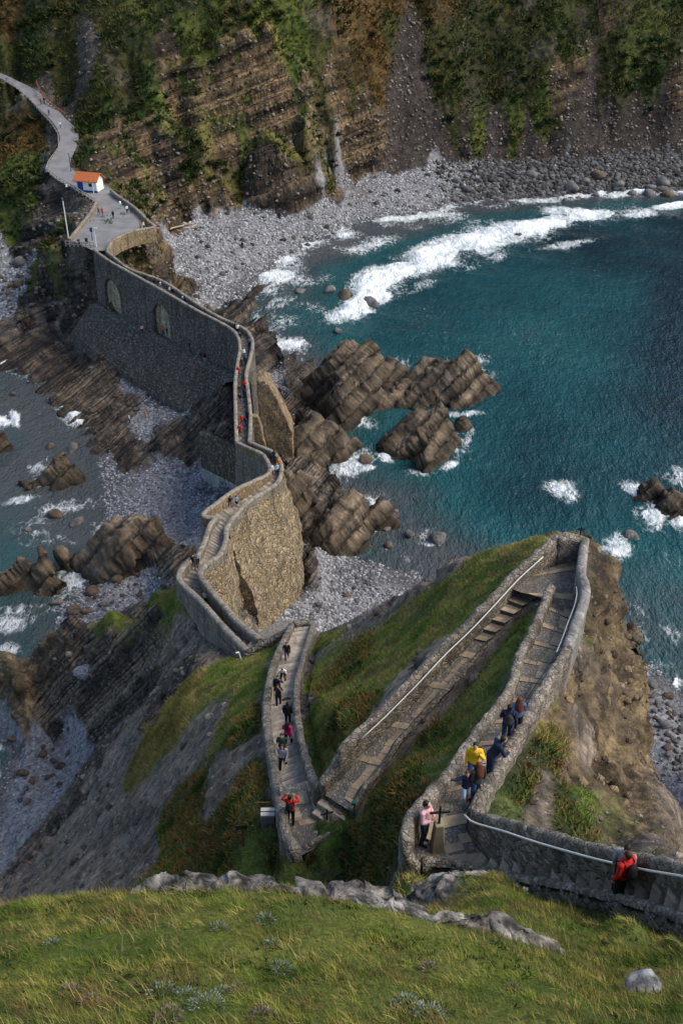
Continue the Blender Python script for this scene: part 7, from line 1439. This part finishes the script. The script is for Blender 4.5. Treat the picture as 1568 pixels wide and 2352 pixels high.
# ------------------------------------------------------------------ crest outcrops and cushions in the near grass
def outcrop(pix, wid, label, hgt=.42, seed=0):
    L = resample(np.array([P(q[0], q[1] + 14, q[2]) for q in pix]), step=.028); n = len(L); T, R = tangents(L); m = 40; rows = []
    wv_ = np.interp(np.linspace(0, 1, n), np.linspace(0, 1, len(wid)), wid)
    for k in np.linspace(-1, 1, m):
        hh = hgt * .56 * np.maximum(0, 1 - np.abs(k) ** 3) - .22; tp = np.minimum(1, np.minimum(np.arange(n), np.arange(n)[::-1]) / 22.)
        rows.append(np.concatenate([L[:, :2] + R * (k * wv_ * .5)[:, None], (L[:, 2] + hh * (.35 + .65 * tp) * wv_ / max(wid))[:, None]], 1))
    V = np.stack(rows, 1).reshape(-1, 3); V = V + .0; d = ridged(V * np.array([1.1, 1.6, 1.]), 4, seed) * .13 + ridged(V * 4, 4, seed + 2) * .08 + ridged(V * 11, 3, seed + 4) * .035 - .08
    V[:, 2] += d; V[:, :2] += .20 * np.stack([fbm(V * 2, 3, off=seed + 5), fbm(V * 2, 3, off=seed + 9)], 1)
    c = lerp3((.085, .08, .075), (.28, .265, .24), n01(1.2 * fbm(V * 2.6, 4, off=3)))
    c = c * (1 - .6 * sstep(.55, .8, n01(fbm(V * 4, 4, off=13))))[:, None]
    o = link('rock_outcrop', mesh_np('rock_outcrop', V, grid_faces(n, m), M_crest, c, False)); return tag(o, label, 'rock outcrop')
outcrop([(290, 2034, 66.75), (400, 2022, 67.0), (520, 2015, 67.2), (620, 2022, 67.4), (680, 2040, 67.5)], [.25, .55, .6, .45, .2], 'pale rock outcrop along the left part of the grassy crest', .40, 1)
outcrop([(690, 2030, 67.5), (800, 2042, 67.6), (880, 2066, 67.65), (940, 2078, 67.6)], [.2, .5, .5, .2], 'middle rock outcrop breaking through the grassy crest', .42, 2)
outcrop([(820, 2032, 67.55), (900, 2052, 67.6), (1000, 2085, 67.65), (1090, 2115, 67.6), (1190, 2140, 67.5), (1250, 2165, 67.3), (1305, 2200, 67.1)], [.15, .35, .45, .5, .5, .4, .15], 'long pale rock spine running down the right of the crest', .42, 3)
outcrop([(950, 2040, 62.6), (1020, 2030, 63.0), (1110, 2045, 63.2), (1230, 2075, 63.6)], [.5, 1.2, 1.3, .3], 'grey weathered rock slab below the kerb of the steps', .55, 4)
q = P(1480, 2270, 68.3); q[2] = gz(q[0], q[1]); V, F = stone_mesh(77, 3, .6); V = V * [.22, .34, .22]; V += .02 * np.stack([fbm(V * 9, 3), fbm(V * 9, 3, off=4), fbm(V * 9, 3, off=8)], 1); o = link('rock', mesh_np('rock', V, F, M_crest, lerp3((.10, .10, .108), (.25, .255, .27), n01(1.3 * fbm(V * 7, 4))), False), None, tuple(q + np.array([0, 0, .06]))); tag(o, 'lone pale grey rock in the grass at lower right', 'rock')
q = P(187, 1497, 12.); q[2] = gz(q[0], q[1]); V, F = stone_mesh(91, 3, .8); o = link('rock', mesh_np('rock', V * 1.25, F, M_crest, lerp3((.16, .16, .18), (.36, .37, .40), n01(fbm(V * 2, 3))), False), None, tuple(q + np.array([0, 0, .3]))); tag(o, 'pale grey block perched on the dark rock fin at left', 'rock')
def cushion(u, v, r, label, col=0):
    r *= .78
    z = 68.; 
    for _ in range(12): q = P(u, v, z); z = .5 * z + .5 * gz(q[0], q[1])
    n = int(260 * (r / .12) ** .8); d = rng.normal(size=(n, 3)); d[:, 2] = np.abs(d[:, 2]) * .8; d /= np.linalg.norm(d, axis=1)[:, None]; b = d * r * np.array([1.25, 1, .55]) * rng.uniform(.55, 1, (n, 1)); a = rng.normal(size=(n, 3)); a /= np.linalg.norm(a, axis=1)[:, None]; c = np.cross(d, a); s = .028
    V = np.stack([b - a * s * .4, b + a * s * .4, b + d * s * 1.3 + c * s * .3], 1).reshape(-1, 3); F = np.arange(n * 3).reshape(n, 3)
    pal_ = [((.07, .095, .05), (.24, .28, .21)), ((.09, .07, .045), (.24, .20, .15))][col]
    cc = np.repeat(lerp3(pal_[0], pal_[1], rng.random(n).astype(np.float32)), 3, 0); o = link('shrub', mesh_np('shrub', V, F, M_blade, cc), None, (q[0], q[1], gz(q[0], q[1]) + .03)); return tag(o, label, 'shrub', 'cushion shrubs in the near grass')
for u, v, r, c, lb in [(248,2126,.10,0,'pale cushion shrub at upper left of the near grass'),(502,2138,.13,0,'silvery cushion shrub below the left outcrop'),(610,2118,.13,0,'green grey cushion shrub right of the silvery one'),(625,2172,.09,0,'tiny pale cushion in the middle of the near grass'),(648,2232,.12,0,'grey cushion shrub in the very middle of the near grass'),(372,2290,.18,0,'wide grey cushion shrub, left of a cluster'),(432,2300,.14,0,'round green grey cushion in the cluster'),(478,2325,.22,0,'largest grey cushion shrub of the cluster'),(388,2345,.16,1,'brown seeded cushion under the cluster'),(512,2290,.10,0,'small cushion on the right of the cluster'),(548,2288,.11,1,'brown grey cushion right of the cluster'),(600,2345,.14,1,'dark brown cushion at the bottom edge'),(162,2288,.12,1,'brown cushion shrub at far left'),(208,2312,.11,1,'small brown cushion beside the far left one'),(985,2232,.11,1,'dull cushion shrub in the right half of the near grass'),(930,2318,.16,0,'grey cushion shrub near the bottom right of centre'),(985,2345,.20,0,'big grey cushion at the bottom edge, right of centre'),(1175,2285,.10,1,'dark cushion shrub in the right grass'),(120,2172,.10,0,'faint pale cushion near the left edge')]: cushion(u, v, r, lb, c)
# ------------------------------------------------------------------ light
wd_ = bpy.data.worlds.new('World'); S.world = wd_; wd_.use_nodes = True; nt = wd_.node_tree; nt.nodes.clear()
o_ = nt.nodes.new('ShaderNodeOutputWorld'); b_ = nt.nodes.new('ShaderNodeBackground'); s_ = nt.nodes.new('ShaderNodeTexSky')
SUN = Vector((.66, -.04, .72)).normalized()
s_.sky_type = 'NISHITA'; s_.sun_disc = False; s_.sun_elevation = math.asin(SUN.z); s_.sun_rotation = math.atan2(SUN.x, SUN.y)
s_.air_density = 1.0; s_.dust_density = 2.0; s_.ozone_density = 1.0
b_.inputs['Strength'].default_value = .108
nt.links.new(s_.outputs[0], b_.inputs[0]); nt.links.new(b_.outputs[0], o_.inputs[0])
sl = bpy.data.lights.new('sun', 'SUN'); so = bpy.data.objects.new('sun', sl); COL.objects.link(so)
sl.energy = 1.5; sl.angle = math.radians(32); sl.color = (1, .88, .70)
so.rotation_euler = (-SUN).to_track_quat('-Z', 'Y').to_euler(); so.location = (60, 40, 150)
S.view_settings.view_transform = 'Standard'; S.view_settings.look = 'None'; S.view_settings.gamma = 1; S.view_settings.exposure = EXPOSURE
S.cycles.max_bounces = 5; S.cycles.diffuse_bounces = 2; S.cycles.glossy_bounces = 2
